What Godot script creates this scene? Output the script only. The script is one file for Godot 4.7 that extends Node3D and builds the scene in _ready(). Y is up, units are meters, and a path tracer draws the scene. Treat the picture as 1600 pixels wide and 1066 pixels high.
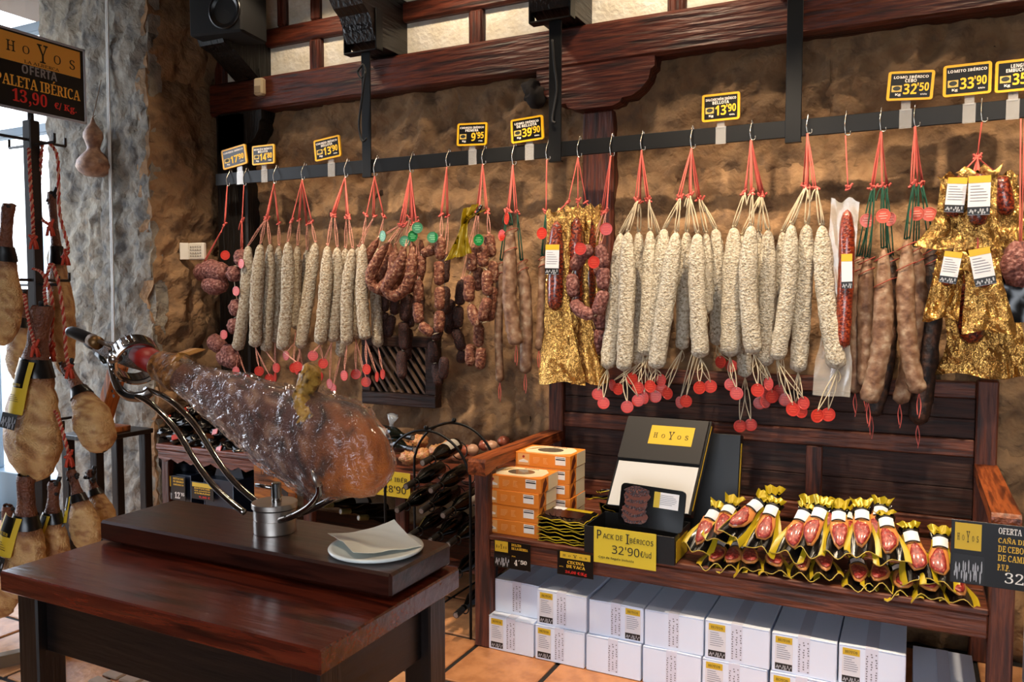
extends Node3D

var org := Vector3.ZERO
var mats := {}
var tex := {}
var taken := {}
var bump := FastNoiseLite.new()
var rng := RandomNumberGenerator.new()

# ---------- naming ----------
func numbered(called: String) -> String:
	if not taken.has(called):
		taken[called] = 0
		return called
	taken[called] += 1
	return "%s_%03d" % [called, taken[called]]

func tag(o: Node3D, label := "", category := "", group := "", kind := "") -> Node3D:
	if label: o.set_meta("label", label)
	if category: o.set_meta("category", category)
	if group: o.set_meta("group", group)
	if kind: o.set_meta("kind", kind)
	return o

# a thing: a Node3D at its base; org makes the builders subtract that base
func thing(called: String, at: Vector3, label: String, category: String, group := "") -> Node3D:
	var o := Node3D.new()
	o.name = numbered(called)
	o.position = at
	org = at
	add_child(o, true)
	tag(o, label, category, group)
	return o

func part(called: String, s: SurfaceTool, m: Material, parent: Node = null, label := "") -> MeshInstance3D:
	s.generate_normals()
	return put(called, s.commit(), m, parent, label)

func put(called: String, mesh: Mesh, m: Material, parent: Node = null, label := "") -> MeshInstance3D:
	var o := MeshInstance3D.new()
	o.name = called if parent else numbered(called)
	o.mesh = mesh
	o.material_override = m
	if label: o.set_meta("label", label)
	(parent if parent else self).add_child(o, true)
	return o

# a thing that is one mesh
func one(called: String, s: SurfaceTool, m: Material, label: String, category: String, group := "") -> MeshInstance3D:
	var o := part(called, s, m)
	o.position = org
	tag(o, label, category, group)
	return o

func struct(called: String, s: SurfaceTool, m: Material) -> MeshInstance3D:
	var o := part(called, s, m)
	o.set_meta("kind", "structure")
	o.position = org
	return o

# ---------- geometry ----------
func B() -> SurfaceTool:
	var s := SurfaceTool.new()
	s.begin(Mesh.PRIMITIVE_TRIANGLES)
	s.set_smooth_group(-1)
	return s

func tri(s: SurfaceTool, a: Vector3, b: Vector3, c: Vector3, out: Vector3):
	if (b - a).cross(c - a).dot(out) > 0.0:
		var t := b
		b = c
		c = t
	s.add_vertex(a - org)
	s.add_vertex(b - org)
	s.add_vertex(c - org)

func quad(s: SurfaceTool, a: Vector3, b: Vector3, c: Vector3, d: Vector3, out: Vector3):
	tri(s, a, b, c, out)
	tri(s, a, c, d, out)

func box(s: SurfaceTool, c: Vector3, size: Vector3, b := Basis(), ch := 0.0):
	var h := size / 2.0
	s.set_smooth_group(-1)
	if ch <= 0.0:
		for ax in 3:
			for sg in [-1.0, 1.0]:
				var n := Vector3.ZERO
				n[ax] = sg
				var u := (ax + 1) % 3
				var w := (ax + 2) % 3
				var p := []
				for k in [[-1, -1], [1, -1], [1, 1], [-1, 1]]:
					var q := n * h
					q[u] = k[0] * h[u]
					q[w] = k[1] * h[w]
					p.append(c + b * q)
				quad(s, p[0], p[1], p[2], p[3], b * n)
		return
	ch = minf(ch, minf(h.x, minf(h.y, h.z)) * 0.9)
	var V := func(sx, sy, sz, ax) -> Vector3:  # the corner's vertex that lies on the face across ax
		var q := Vector3(sx * h.x, sy * h.y, sz * h.z)
		for k in 3:
			if k != ax: q[k] -= signf(q[k]) * ch
		return c + b * q
	for ax in 3:
		var u := (ax + 1) % 3
		var w := (ax + 2) % 3
		for sg in [-1.0, 1.0]:
			var n := Vector3.ZERO
			n[ax] = sg
			var p := []
			for k in [[-1, -1], [1, -1], [1, 1], [-1, 1]]:
				var g := n
				g[u] = k[0]
				g[w] = k[1]
				p.append(V.call(g.x, g.y, g.z, ax))
			quad(s, p[0], p[1], p[2], p[3], b * n)
		# four edges running along ax
		for su in [-1.0, 1.0]:
			for sw in [-1.0, 1.0]:
				var g := Vector3.ZERO
				g[u] = su
				g[w] = sw
				var lo := g
				var hi := g
				lo[ax] = -1.0
				hi[ax] = 1.0
				quad(s, V.call(lo.x, lo.y, lo.z, u), V.call(hi.x, hi.y, hi.z, u), V.call(hi.x, hi.y, hi.z, w), V.call(lo.x, lo.y, lo.z, w), b * g)
	for sx in [-1.0, 1.0]:
		for sy in [-1.0, 1.0]:
			for sz in [-1.0, 1.0]:
				tri(s, V.call(sx, sy, sz, 0), V.call(sx, sy, sz, 1), V.call(sx, sy, sz, 2), b * Vector3(sx, sy, sz))

# box from two corners
func bx(s: SurfaceTool, lo: Vector3, hi: Vector3, ch := 0.0):
	box(s, (lo + hi) / 2.0, (hi - lo).abs(), Basis(), ch)

func bar(s: SurfaceTool, a: Vector3, b: Vector3, w: float, d: float, up := Vector3.UP, ch := 0.0):
	var x := (b - a).normalized()
	var z := x.cross(up).normalized()
	box(s, (a + b) / 2.0, Vector3(a.distance_to(b), w, d), Basis(x, z.cross(x), z), ch)

func spline(pts: Array, n: int) -> Array:
	var out := []
	var m := pts.size() - 1
	for i in n + 1:
		var t := float(i) / n * m
		var k := mini(int(t), m - 1)
		var f := t - k
		var p0: Vector3 = pts[maxi(k - 1, 0)]
		var p1: Vector3 = pts[k]
		var p2: Vector3 = pts[k + 1]
		var p3: Vector3 = pts[mini(k + 2, m)]
		out.append(p1.cubic_interpolate(p2, p0, p3, f))
	return out

# swept round section; r: one radius or one per point; squash scales the section along u and w
func tube(s: SurfaceTool, pts: Array, r, n := 8, squash := Vector2.ONE, rough := 0.0, freq := 40.0, up := Vector3.ZERO):
	var rings := []
	var u := up
	var m := pts.size()
	for i in m:
		var t: Vector3 = (pts[mini(i + 1, m - 1)] - pts[maxi(i - 1, 0)]).normalized()
		if u == Vector3.ZERO:
			u = t.cross(Vector3.RIGHT if absf(t.x) < 0.8 else Vector3.UP)
		u = (u - t * u.dot(t)).normalized()
		var w := t.cross(u)
		var rr: float = r[i] if r is Array else r
		var ring := []
		for k in n:
			var a := TAU * k / n
			var d := u * cos(a) * squash.x + w * sin(a) * squash.y
			var q: Vector3 = pts[i] + d * rr
			if rough > 0.0:
				q += d.normalized() * rr * rough * bump.get_noise_3dv(q * freq)
			ring.append(q)
		rings.append(ring)
	s.set_smooth_group(0)
	for i in m - 1:
		for k in n:
			var j := (k + 1) % n
			quad(s, rings[i][k], rings[i][j], rings[i + 1][j], rings[i + 1][k], rings[i][k] + rings[i + 1][j] - pts[i] - pts[i + 1])
	for e in [0, m - 1]:
		var rr: float = r[e] if r is Array else r
		if rr > 0.0004:
			var dir: Vector3 = (pts[0] - pts[1]) if e == 0 else (pts[m - 1] - pts[m - 2])
			for k in n:
				tri(s, pts[e], rings[e][k], rings[e][(k + 1) % n], dir)
	s.set_smooth_group(-1)

func cord(s: SurfaceTool, a: Vector3, b: Vector3, r: float, sag := 0.0, n := 5):
	var p := []
	for i in 5:
		var t := i / 4.0
		p.append(a.lerp(b, t) + Vector3(sag * sin(PI * t), 0, sag * 0.5 * sin(PI * t)))
	tube(s, p, r, n)

# two strands twisted round each other
func rope(s: SurfaceTool, pts: Array, r: float, turns: float, n := 36, strand := -1):
	var p := spline(pts, n)
	for k in 2:
		if strand >= 0 and k != strand: continue
		var q := []
		for i in n + 1:
			var a := TAU * turns * i / n + PI * k
			q.append(p[i] + Vector3(cos(a), 0, sin(a)) * r * 0.55)
		tube(s, q, r * 0.62, 5)

func lathe(s: SurfaceTool, xf: Transform3D, prof: Array, n := 24, smooth := false):
	for i in prof.size() - 1:
		s.set_smooth_group(0 if smooth else 1 + i)
		var a: Vector2 = prof[i]
		var b: Vector2 = prof[i + 1]
		var nr := Vector2(b.y - a.y, a.x - b.x)   # outward when the profile runs upwards
		for k in n:
			var c0 := TAU * k / n
			var c1 := TAU * (k + 1) / n
			var d0 := Vector3(cos(c0), 0, sin(c0))
			var d1 := Vector3(cos(c1), 0, sin(c1))
			var up := Vector3.UP
			quad(s, xf * (d0 * a.x + up * a.y), xf * (d1 * a.x + up * a.y), xf * (d1 * b.x + up * b.y), xf * (d0 * b.x + up * b.y), xf.basis * ((d0 + d1).normalized() * nr.x + up * nr.y))
	s.set_smooth_group(-1)

# polygon in the xy plane of xf, pushed out along its z by depth (centred)
func extrude(s: SurfaceTool, poly: PackedVector2Array, depth: float, xf := Transform3D(), smooth := false):
	var ids := Geometry2D.triangulate_polygon(poly)
	var zz := xf.basis.z
	s.set_smooth_group(-1)
	for sg in [-1.0, 1.0]:
		for i in range(0, ids.size(), 3):
			var p := []
			for k in 3:
				var q := poly[ids[i + k]]
				p.append(xf * Vector3(q.x, q.y, sg * depth / 2.0))
			tri(s, p[0], p[1], p[2], zz * sg)
	var ccw := not Geometry2D.is_polygon_clockwise(poly)
	if smooth: s.set_smooth_group(5)
	for i in poly.size():
		var a := poly[i]
		var b := poly[(i + 1) % poly.size()]
		var e := b - a
		var o := Vector2(e.y, -e.x) if ccw else Vector2(-e.y, e.x)
		var f := depth / 2.0
		quad(s, xf * Vector3(a.x, a.y, -f), xf * Vector3(b.x, b.y, -f), xf * Vector3(b.x, b.y, f), xf * Vector3(a.x, a.y, f), xf.basis * Vector3(o.x, o.y, 0))
	s.set_smooth_group(-1)

func rect(w: float, h: float, r := 0.0, seg := 3) -> PackedVector2Array:
	var p := PackedVector2Array()
	if r <= 0.0:
		return PackedVector2Array([Vector2(-w, -h) / 2, Vector2(w, -h) / 2, Vector2(w, h) / 2, Vector2(-w, h) / 2])
	for c in [[1, 1, 0], [-1, 1, 1], [-1, -1, 2], [1, -1, 3]]:
		for i in seg + 1:
			var a: float = PI / 2 * (c[2] + float(i) / seg)
			p.append(Vector2(c[0] * (w / 2 - r), c[1] * (h / 2 - r)) + Vector2(cos(a), sin(a)) * r)
	return p

# a sheet of points grid[j][i], given a thickness along th(j, i) directions = local normal
func sheet(s: SurfaceTool, grid: Array, th: float):
	var nj := grid.size()
	var ni: int = grid[0].size()
	var nr := []
	for j in nj:
		var row := []
		for i in ni:
			var du: Vector3 = grid[j][mini(i + 1, ni - 1)] - grid[j][maxi(i - 1, 0)]
			var dv: Vector3 = grid[mini(j + 1, nj - 1)][i] - grid[maxi(j - 1, 0)][i]
			row.append(du.cross(dv).normalized() * th * 0.5)
		nr.append(row)
	for sg in [1.0, -1.0]:
		s.set_smooth_group(1 if sg > 0 else 2)
		for j in nj - 1:
			for i in ni - 1:
				var n: Vector3 = nr[j][i] * sg
				quad(s, grid[j][i] + nr[j][i] * sg, grid[j][i + 1] + nr[j][i + 1] * sg, grid[j + 1][i + 1] + nr[j + 1][i + 1] * sg, grid[j + 1][i] + nr[j + 1][i] * sg, n)
	s.set_smooth_group(-1)
	for i in ni - 1:
		for j in [0, nj - 1]:
			var k := 1 if j == 0 else nj - 2
			quad(s, grid[j][i] + nr[j][i], grid[j][i + 1] + nr[j][i + 1], grid[j][i + 1] - nr[j][i + 1], grid[j][i] - nr[j][i], grid[j][i] - grid[k][i])
	for j in nj - 1:
		for i in [0, ni - 1]:
			var k := 1 if i == 0 else ni - 2
			quad(s, grid[j][i] + nr[j][i], grid[j + 1][i] + nr[j + 1][i], grid[j + 1][i] - nr[j + 1][i], grid[j][i] - nr[j][i], grid[j][i] - grid[j][k])

func frame(at: Vector3, yaw := 0.0, roll := 0.0, pitch := 0.0) -> Transform3D:
	return Transform3D(Basis.from_euler(Vector3(deg_to_rad(pitch), deg_to_rad(yaw), deg_to_rad(roll))), at)

# lettering, its middle at (x, y) of the frame xf (world), w wide and h high
var fonts := {}
func lettering(parent: Node, txt: String, xf: Transform3D, x: float, y: float, w: float, h: float, m: Material, font := "Droid Sans", weight := 700) -> MeshInstance3D:
	var key := font + str(weight)
	if not fonts.has(key):
		var f := SystemFont.new()
		f.font_names = PackedStringArray([font])
		f.font_weight = weight
		fonts[key] = f
	var t := TextMesh.new()
	t.font = fonts[key]
	t.text = txt
	t.font_size = 40
	t.pixel_size = 0.01
	t.curve_step = 3.0 if h < 0.03 else 1.2
	t.depth = 0.001
	var bb := t.get_aabb()
	var k := Vector3(w / maxf(bb.size.x, 0.001), h / maxf(bb.size.y, 0.001), 1.0)
	if w <= 0.0: k.x = k.y
	if h <= 0.0: k.y = k.x
	var o := put("lettering", t, m, parent)
	var c := bb.get_center()
	o.transform = Transform3D(xf.basis * Basis.from_scale(k), xf * Vector3(x - c.x * k.x, y - c.y * k.y, 0.0009) - org)
	return o

# ---------- materials ----------
func ntex(key: String, seed_: int, freq: float, stops: Array, size := 512, octaves := 4, kind := FastNoiseLite.TYPE_SIMPLEX_SMOOTH, warp := 0.0) -> NoiseTexture2D:
	if tex.has(key): return tex[key]
	var n := FastNoiseLite.new()
	n.seed = seed_
	n.noise_type = kind
	n.frequency = freq
	n.fractal_octaves = octaves
	n.fractal_gain = 0.66 if key.begins_with("mould") else 0.5
	if kind == FastNoiseLite.TYPE_CELLULAR:
		n.cellular_return_type = FastNoiseLite.RETURN_DISTANCE
	if warp > 0.0:
		n.domain_warp_enabled = true
		n.domain_warp_amplitude = warp
		n.domain_warp_frequency = freq * 1.5
	var t := NoiseTexture2D.new()
	t.width = size
	t.height = size
	t.seamless = true
	t.generate_mipmaps = false
	t.noise = n
	if stops:
		var g := Gradient.new()
		g.offsets = PackedFloat32Array(stops.map(func(x): return x[0]))
		g.colors = PackedColorArray(stops.map(func(x): return x[1]))
		t.color_ramp = g
	tex[key] = t
	return t

func mat(key: String, c := Color.WHITE, rough := 0.7, metal := 0.0) -> StandardMaterial3D:
	if mats.has(key): return mats[key]
	var m := StandardMaterial3D.new()
	m.resource_name = key
	m.albedo_color = c
	m.roughness = rough
	m.metallic = metal
	mats[key] = m
	return m

func tri_map(m: StandardMaterial3D, scale: Vector3, t: Texture2D, b: Texture2D = null, cm := 0.3, offset := Vector3.ZERO, world := true):
	m.uv1_triplanar = true
	m.uv1_world_triplanar = world
	m.uv1_scale = scale
	m.uv1_offset = offset
	m.uv1_triplanar_sharpness = 3.0
	m.albedo_texture = t
	if b:
		m.heightmap_enabled = true
		m.heightmap_texture = b
		m.heightmap_scale = cm

func wood(key: String, tint: Color, axis: int, rough := 0.55, fine := 7.0, cm := 0.25, gloss := 0.0) -> StandardMaterial3D:
	if mats.has(key): return mats[key]
	var m := mat(key, tint, rough)
	var s := Vector3.ONE * fine
	s[axis] = fine * 0.09
	var t := ntex("wood", 3, 0.012, [[0.2, Color(0.42, 0.36, 0.33)], [0.42, Color(0.78, 0.72, 0.68)], [0.55, Color(0.95, 0.92, 0.9)], [0.7, Color(0.7, 0.62, 0.56)], [0.9, Color(1, 1, 1)]], 512, 5, FastNoiseLite.TYPE_SIMPLEX_SMOOTH, 30.0)
	tri_map(m, s, t, ntex("woodh", 8, 0.02, [], 512, 5), cm)
	if gloss > 0.0:
		m.clearcoat_enabled = true
		m.clearcoat = gloss
		m.clearcoat_roughness = 0.18
	return m

func pale(key: String, stops: Array, seed_: int, scale := 6.0, rough := 0.85, cm := 0.35) -> StandardMaterial3D:
	if mats.has(key): return mats[key]
	var m := mat(key, Color.WHITE, rough)
	tri_map(m, Vector3.ONE * scale, ntex(key, seed_, 0.02, stops, 512, 5), ntex("skinh", 21, 0.03, [], 512, 5), cm, Vector3(seed_ * 0.37, seed_ * 0.13, seed_ * 0.71))
	return m

func glassy(key: String, c: Color, rough := 0.1) -> StandardMaterial3D:
	if mats.has(key): return mats[key]
	var m := mat(key, c, rough)
	m.transparency = BaseMaterial3D.TRANSPARENCY_ALPHA
	return m

# ---------- the place ----------
func stone_field(parent: Node, o: Vector3, u: Vector3, n: Vector3, w: float, h: float, rows: float, long: float, m: Array, amp := 0.035, y0 := 0.0):
	# rough stones in courses: each its own block, its face broken by the same rock noise, joints set back
	org = Vector3.ZERO
	var y := y0
	var r := 0
	while y < h - 0.02:
		var rh := minf(rows * rng.randf_range(0.8, 1.25), h - y)
		if h - y - rh < 0.1: rh = h - y
		var x := -long * rng.randf_range(0.0, 0.6)
		while x < w - 0.02:
			var rw := long * rng.randf_range(0.6, 1.35)
			var x0 := maxf(x, 0.0)
			var x1 := minf(x + rw, w)
			if w - x1 < 0.12: x1 = w
			x += rw
			if x1 == w: x = w
			if x1 - x0 < 0.05: continue
			var ni := clampi(int((x1 - x0) / 0.032), 3, 30)
			var nj := clampi(int(rh / 0.032), 3, 18)
			var s := B()
			s.set_smooth_group(0)
			var g := []
			var tilt := rng.randf_range(-0.5, 0.5)
			var jit := rng.randf()
			for j in nj + 1:
				var row := []
				for i in ni + 1:
					var fx := float(i) / ni
					var fy := float(j) / nj
					var p := o + u * lerpf(x0, x1, fx) + Vector3.UP * (y + rh * fy)
					var wob := bump.get_noise_3dv(p * 9.0 + Vector3(7, 3, 1)) * 0.02
					if i > 0 and i < ni: p += u * wob
					if j > 0 and j < nj: p += Vector3.UP * wob
					if i == 0: p -= u * (0.004 + 0.016 * jit)
					if i == ni: p += u * (0.004 + 0.016 * jit)
					if j == 0: p -= Vector3.UP * 0.018
					if j == nj: p += Vector3.UP * 0.018
					var e := minf(minf(fx, 1 - fx) * (x1 - x0), minf(fy, 1 - fy) * rh)
					var rise := 0.054 + smoothstep(0.0, 0.05, e) * 0.016 + tilt * 0.018 * (fy - 0.5)
					rise += amp * (1.3 * bump.get_noise_3dv(p * 2.6) - 1.3 * absf(bump.get_noise_3dv(p * 5.0 + Vector3(0, 0, 9))) + 0.5 * absf(bump.get_noise_3dv(p * 13.0)))
					row.append(p + n * rise)
				g.append(row)
			for j in nj:
				for i in ni:
					quad(s, g[j][i], g[j][i + 1], g[j + 1][i + 1], g[j + 1][i], n)
			s.set_smooth_group(1)
			for i in ni:
				for j in [0, nj]:
					quad(s, g[j][i], g[j][i + 1], g[j][i + 1] - n * 0.09, g[j][i] - n * 0.09, Vector3.UP * (1 if j else -1))
			for j in nj:
				for i in [0, ni]:
					quad(s, g[j][i], g[j + 1][i], g[j + 1][i] - n * 0.09, g[j][i] - n * 0.09, u * (1 if i else -1))
			part("stone", s, m[r % m.size()] if rng.randf() < 0.3 else m[rng.randi() % m.size()], parent)
			r += 1
		y += rh

func timber(parent: Node, called: String, lo: Vector3, hi: Vector3, m: Material):
	var s := B()
	bx(s, lo, hi, 0.012)
	part(called, s, m, parent)

func build_room():
	var stone_stops := [[0.05, Color(0.36, 0.30, 0.25)], [0.3, Color(0.50, 0.42, 0.34)], [0.5, Color(0.58, 0.49, 0.39)], [0.7, Color(0.55, 0.45, 0.35)], [0.95, Color(0.46, 0.40, 0.35)]]
	var rockh := ntex("rockh", 31, 0.012, [], 1024, 6, FastNoiseLite.TYPE_SIMPLEX_SMOOTH, 20.0)
	var ms := []
	for k in 3:
		var m := mat("wall_stone_%d" % k, [Color(0.92, 0.86, 0.78), Color(0.84, 0.78, 0.70), Color(0.98, 0.91, 0.82)][k], 0.95)
		tri_map(m, Vector3.ONE * 0.38, ntex("rock", 30, 0.014, stone_stops, 1024, 6, FastNoiseLite.TYPE_SIMPLEX_SMOOTH, 25.0), rockh, 2.6, Vector3(k * 0.3, k * 0.17, 0))
		ms.append(m)
	var mg := []  # pier front: grey of the daylight put into the stone colour
	for k in 2:
		var m := mat("daylit_pier_stone_%d" % k, [Color(0.98, 0.96, 0.92), Color(0.88, 0.87, 0.85)][k], 0.95)
		tri_map(m, Vector3.ONE * 0.5, ntex("rockg", 37, 0.013, [[0.1, Color(0.36, 0.36, 0.36)], [0.3, Color(0.50, 0.485, 0.465)], [0.55, Color(0.61, 0.59, 0.55)], [0.75, Color(0.56, 0.52, 0.47)], [0.95, Color(0.45, 0.45, 0.45)]], 1024, 6, FastNoiseLite.TYPE_SIMPLEX_SMOOTH, 25.0), rockh, 2.6, Vector3(k * 0.41, 0, k * 0.2))
		mg.append(m)
	var mortar := mat("mortar", Color(0.50, 0.43, 0.36), 0.95)
	tri_map(mortar, Vector3.ONE * 3.0, ntex("rock", 30, 0.014, stone_stops), rockh, 1.5)
	var s := B()
	org = Vector3.ZERO
	bx(s, Vector3(-4.2, 0, -4.3), Vector3(2.7, 3.7, -4.02))
	var wall := struct("wall_back", s, mortar)
	stone_field(wall, Vector3(-4.15, 0, -4.02), Vector3.RIGHT, Vector3.BACK, 6.8, 2.74, 0.40, 0.8, ms, 0.05)
	# the stone pier between window and corner
	s = B()
	bx(s, Vector3(-5.12, 0, -4.3), Vector3(-4.195, 3.7, -3.455))
	var pier := struct("wall_pier", s, mortar)
	stone_field(pier, Vector3(-5.12, 0, -3.46), Vector3.RIGHT, Vector3.BACK, 0.955, 3.7, 0.46, 0.5, mg, 0.03)
	stone_field(pier, Vector3(-4.205, 0, -3.42), Vector3.FORWARD, Vector3.RIGHT, 0.60, 3.7, 0.46, 0.6, ms, 0.045)
	# timber frame with plaster infill on top of the stone
	var oak := wood("dark_oak_x", Color(0.40, 0.185, 0.11), 0, 0.5, 3.2, 0.7)
	var oaky := wood("dark_oak_y", Color(0.40, 0.185, 0.11), 1, 0.5, 3.2, 0.7)
	var black := wood("shaded_black_oak", Color(0.05, 0.038, 0.034), 1, 0.5, 3.0, 0.6)  # corner's shade put into the post's near-black tone; the corbel is dark wood
	var plaster := mat("plaster", Color(0.92, 0.90, 0.85), 0.9)
	tri_map(plaster, Vector3.ONE * 1.5, ntex("plasterc", 44, 0.01, [[0.2, Color(0.95, 0.93, 0.89)], [0.5, Color(0.98, 0.97, 0.95)], [0.8, Color(1, 1, 1)]]), ntex("plasterh", 45, 0.03, []), 0.5)
	var yb := 2.7213
	var yt := 2.9257
	s = B()
	box(s, Vector3(-0.72, (yb + yt) / 2, -3.96), Vector3(6.84, yt - yb, 0.2), Basis(), 0.015)
	var beam := struct("beam_main", s, oak)
	var r0 := 3.1262
	var r1 := 3.2376
	timber(beam, "rail", Vector3(-4.14, r0, -4.03), Vector3(2.68, r1, -3.925), oak)
	timber(beam, "rail", Vector3(-4.14, r1 + 0.42, -4.03), Vector3(2.68, r1 + 0.56, -3.925), oak)
	var lowx := [-4.12, -3.3179, -2.736, -2.193, -1.6965, -1.073, -0.4637, 0.35, 1.0, 1.7, 2.66]
	var upx := [-4.12, -3.5833, -3.3175, -2.7473, -2.1926, -1.7, -1.1, -0.5, 0.1, 0.9, 1.8, 2.66]
	for row in [[lowx, yt, r0, 0.045], [upx, r1, r1 + 0.42, 0.035]]:
		var xs: Array = row[0]
		for i in xs.size():
			timber(beam, "stud", Vector3(xs[i] - row[3], row[1], -4.03), Vector3(xs[i] + row[3], row[2], -3.93), oaky)
			if i:
				s = B()
				bx(s, Vector3(xs[i - 1] + row[3], row[1], -4.03), Vector3(xs[i] - row[3], row[2], -3.968))
				part("plaster_panel", s, plaster, beam)
	# posts and their carved bracket capitals
	for post in [[-3.9437, 0.13, black, "corner"], [-1.4679, 0.085, oaky, "middle"]]:
		s = B()
		var x: float = post[0]
		bx(s, Vector3(x - post[1], 0, -4.03), Vector3(x + post[1], yb - 0.22 if post[3] == "middle" else yb + 0.0, -3.915 if post[3] == "middle" else -3.85), 0.012)
		var po := struct("post_" + post[3], s, post[2])
		var cap := PackedVector2Array()
		var half := [[0.0, 0.0], [0.315, 0.0], [0.315, -0.05], [0.295, -0.065], [0.285, -0.11], [0.245, -0.155], [0.20, -0.18], [0.15, -0.185], [0.14, -0.205], [0.10, -0.22], [0.0, -0.22]]
		for k in half.size(): cap.append(Vector2(half[k][0], half[k][1]))
		for k in range(half.size() - 2, 0, -1): cap.append(Vector2(-half[k][0], half[k][1]))
		if post[3] == "corner":
			for k in cap.size(): cap[k] = Vector2(maxf(cap[k].x, -0.12) * 0.85, cap[k].y * 1.1)
		s = B()
		extrude(s, cap, 0.17, frame(Vector3(x, yb - 0.001, -3.935)))
		part("bracket", s, post[2] if post[3] == "corner" else oak, po)
	# floor slab, terracotta tiles with dark joints
	var grout := mat("dark_grout", Color(0.13, 0.12, 0.115), 0.9)
	s = B()
	org = Vector3.ZERO
	bx(s, Vector3(-6.2, -0.2, -4.3), Vector3(2.7, -0.008, 3.3))
	var fl := struct("floor", s, grout)
	var tiles := []
	for k in 3:
		var m := mat("terracotta_%d" % k, [Color(0.84, 0.60, 0.40), Color(0.80, 0.55, 0.36), Color(0.87, 0.64, 0.45)][k], 0.42)
		tri_map(m, Vector3.ONE * 2.0, ntex("terra", 50, 0.01, [[0.2, Color(0.88, 0.85, 0.82)], [0.5, Color(0.96, 0.95, 0.93)], [0.8, Color(1, 1, 1)]]), ntex("plasterh", 45, 0.03, []), 0.1)
		tiles.append(m)
	s = B()
	box(s, Vector3.ZERO, Vector3(0.373, 0.02, 0.373), Basis(), 0.004)
	s.generate_normals()
	var tm := s.commit()
	for i in range(-10, 6):
		for j in range(0, 9):
			var t := put("tile", tm, tiles[absi(i * 7 + j * 5 + (i * j) % 3) % 3], fl)
			t.position = Vector3(-1.51 + i * 0.395, -0.01, -3.705 + j * 0.395)
	# small inset stones in the joint crossings near the ham stand
	var cob := mat("inset_stone", Color(0.62, 0.52, 0.43), 0.7)
	s = B()
	box(s, Vector3.ZERO, Vector3(0.09, 0.016, 0.05), Basis(), 0.006)
	s.generate_normals()
	var cm := s.commit()
	for k in 6:
		var t := put("inset_stone", cm, cob, fl)
		t.position = Vector3(-2.89 + (k % 3) * 0.1, 0.004, -2.14 + (k / 3) * 0.065)
		t.rotation.y = 0.1 * sin(k * 2.0)
	# ceiling, side and front walls
	s = B()
	bx(s, Vector3(-6.2, 3.7, -4.3), Vector3(2.7, 3.9, 3.3))
	struct("ceiling", s, mat("ceiling_plaster", Color(0.50, 0.40, 0.32), 0.9))
	s = B()
	bx(s, Vector3(-4.2, 3.33, -2.80), Vector3(2.5, 3.72, -2.66), 0.01)
	struct("unseen_cross_beam", s, oak)  # out of view, placed to keep the spotlights off the upper wall
	var side := mat("side_plaster", Color(0.55, 0.47, 0.40), 0.9)
	s = B()
	bx(s, Vector3(2.5, 0, -4.02), Vector3(2.7, 3.7, 3.3))
	struct("wall_right", s, side)
	# left wall and front wall: unseen openings, placed to bring daylight onto pier, ham and cartons
	for w in [["wall_left", 0], ["wall_front", 1]]:
		s = B()
		var pieces: Array
		if w[1] == 0:
			pieces = [[Vector3(-6.0, 0, -3.3), Vector3(-5.8, 0.3, 3.1)], [Vector3(-6.0, 3.6, -3.3), Vector3(-5.8, 3.7, 3.1)], [Vector3(-6.0, 0.3, -3.3), Vector3(-5.8, 3.6, -3.2)], [Vector3(-6.0, 0.3, -1.3), Vector3(-5.8, 3.6, 3.1)]]
		else:
			pieces = [[Vector3(-6.0, 0, 3.1), Vector3(-1.6, 3.7, 3.3)], [Vector3(2.2, 0, 3.1), Vector3(2.5, 3.7, 3.3)], [Vector3(-1.6, 2.7, 3.1), Vector3(2.2, 3.7, 3.3)], [Vector3(-1.6, 0, 3.1), Vector3(2.2, 0.15, 3.3)]]
		for p in pieces: bx(s, p[0], p[1])
		struct(w[0], s, side)
	# the window beside the pier
	var blue := mat("window_paint", Color(0.42, 0.50, 0.56), 0.4)
	s = B()
	for p in [[Vector3(-6.0, 0.0, -3.58), Vector3(-5.12, 0.3, -3.46)], [Vector3(-5.17, 0.3, -3.56), Vector3(-5.11, 3.7, -3.47)], [Vector3(-6.0, 0.3, -3.56), Vector3(-5.95, 3.7, -3.47)]]:
		bx(s, p[0], p[1], 0.004)
	var ty := 2.6852
	for y in [ty, 1.35, 3.36]:
		bx(s, Vector3(-5.95, y - 0.03, -3.55), Vector3(-5.17, y + 0.03, -3.48), 0.004)
	var win := struct("window_1", s, blue)
	var pane := glassy("window_glass", Color(0.9, 0.96, 1.0, 0.06), 0.03)
	for k in 4:
		var ys := [0.3, 1.35, ty, 3.36, 3.7]
		s = B()
		bx(s, Vector3(-5.95, ys[k] + 0.03, -3.52), Vector3(-5.17, ys[k + 1] - 0.03, -3.514))
		part("pane", s, pane, win)
	s = B()
	tube(s, [Vector3(-5.85, 3.2, -3.9), Vector3(-5.2, 3.28, -3.75)], 0.055, 12)
	part("reflected_tube", s, blue, win)  # tube shape standing in for a lamp tube reflected in the glass
	# street outside
	s = B()
	bx(s, Vector3(-30, -0.4, -30), Vector3(-6.2, -0.02, 14))
	bx(s, Vector3(-6.2, -0.4, -30), Vector3(10, -0.02, -4.3))
	bx(s, Vector3(-6.2, -0.4, 3.3), Vector3(10, -0.02, 14))
	struct("pavement", s, mat("pavement_stone", Color(0.62, 0.62, 0.60), 0.8))
	s = B()
	bx(s, Vector3(-16, 0, -10.6), Vector3(-8.2, 7, -10), 0.02)
	var house := one("building", s, mat("far_render", Color(0.93, 0.92, 0.90), 0.9), "pale rendered building across the street seen through the shop window", "building")
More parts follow.
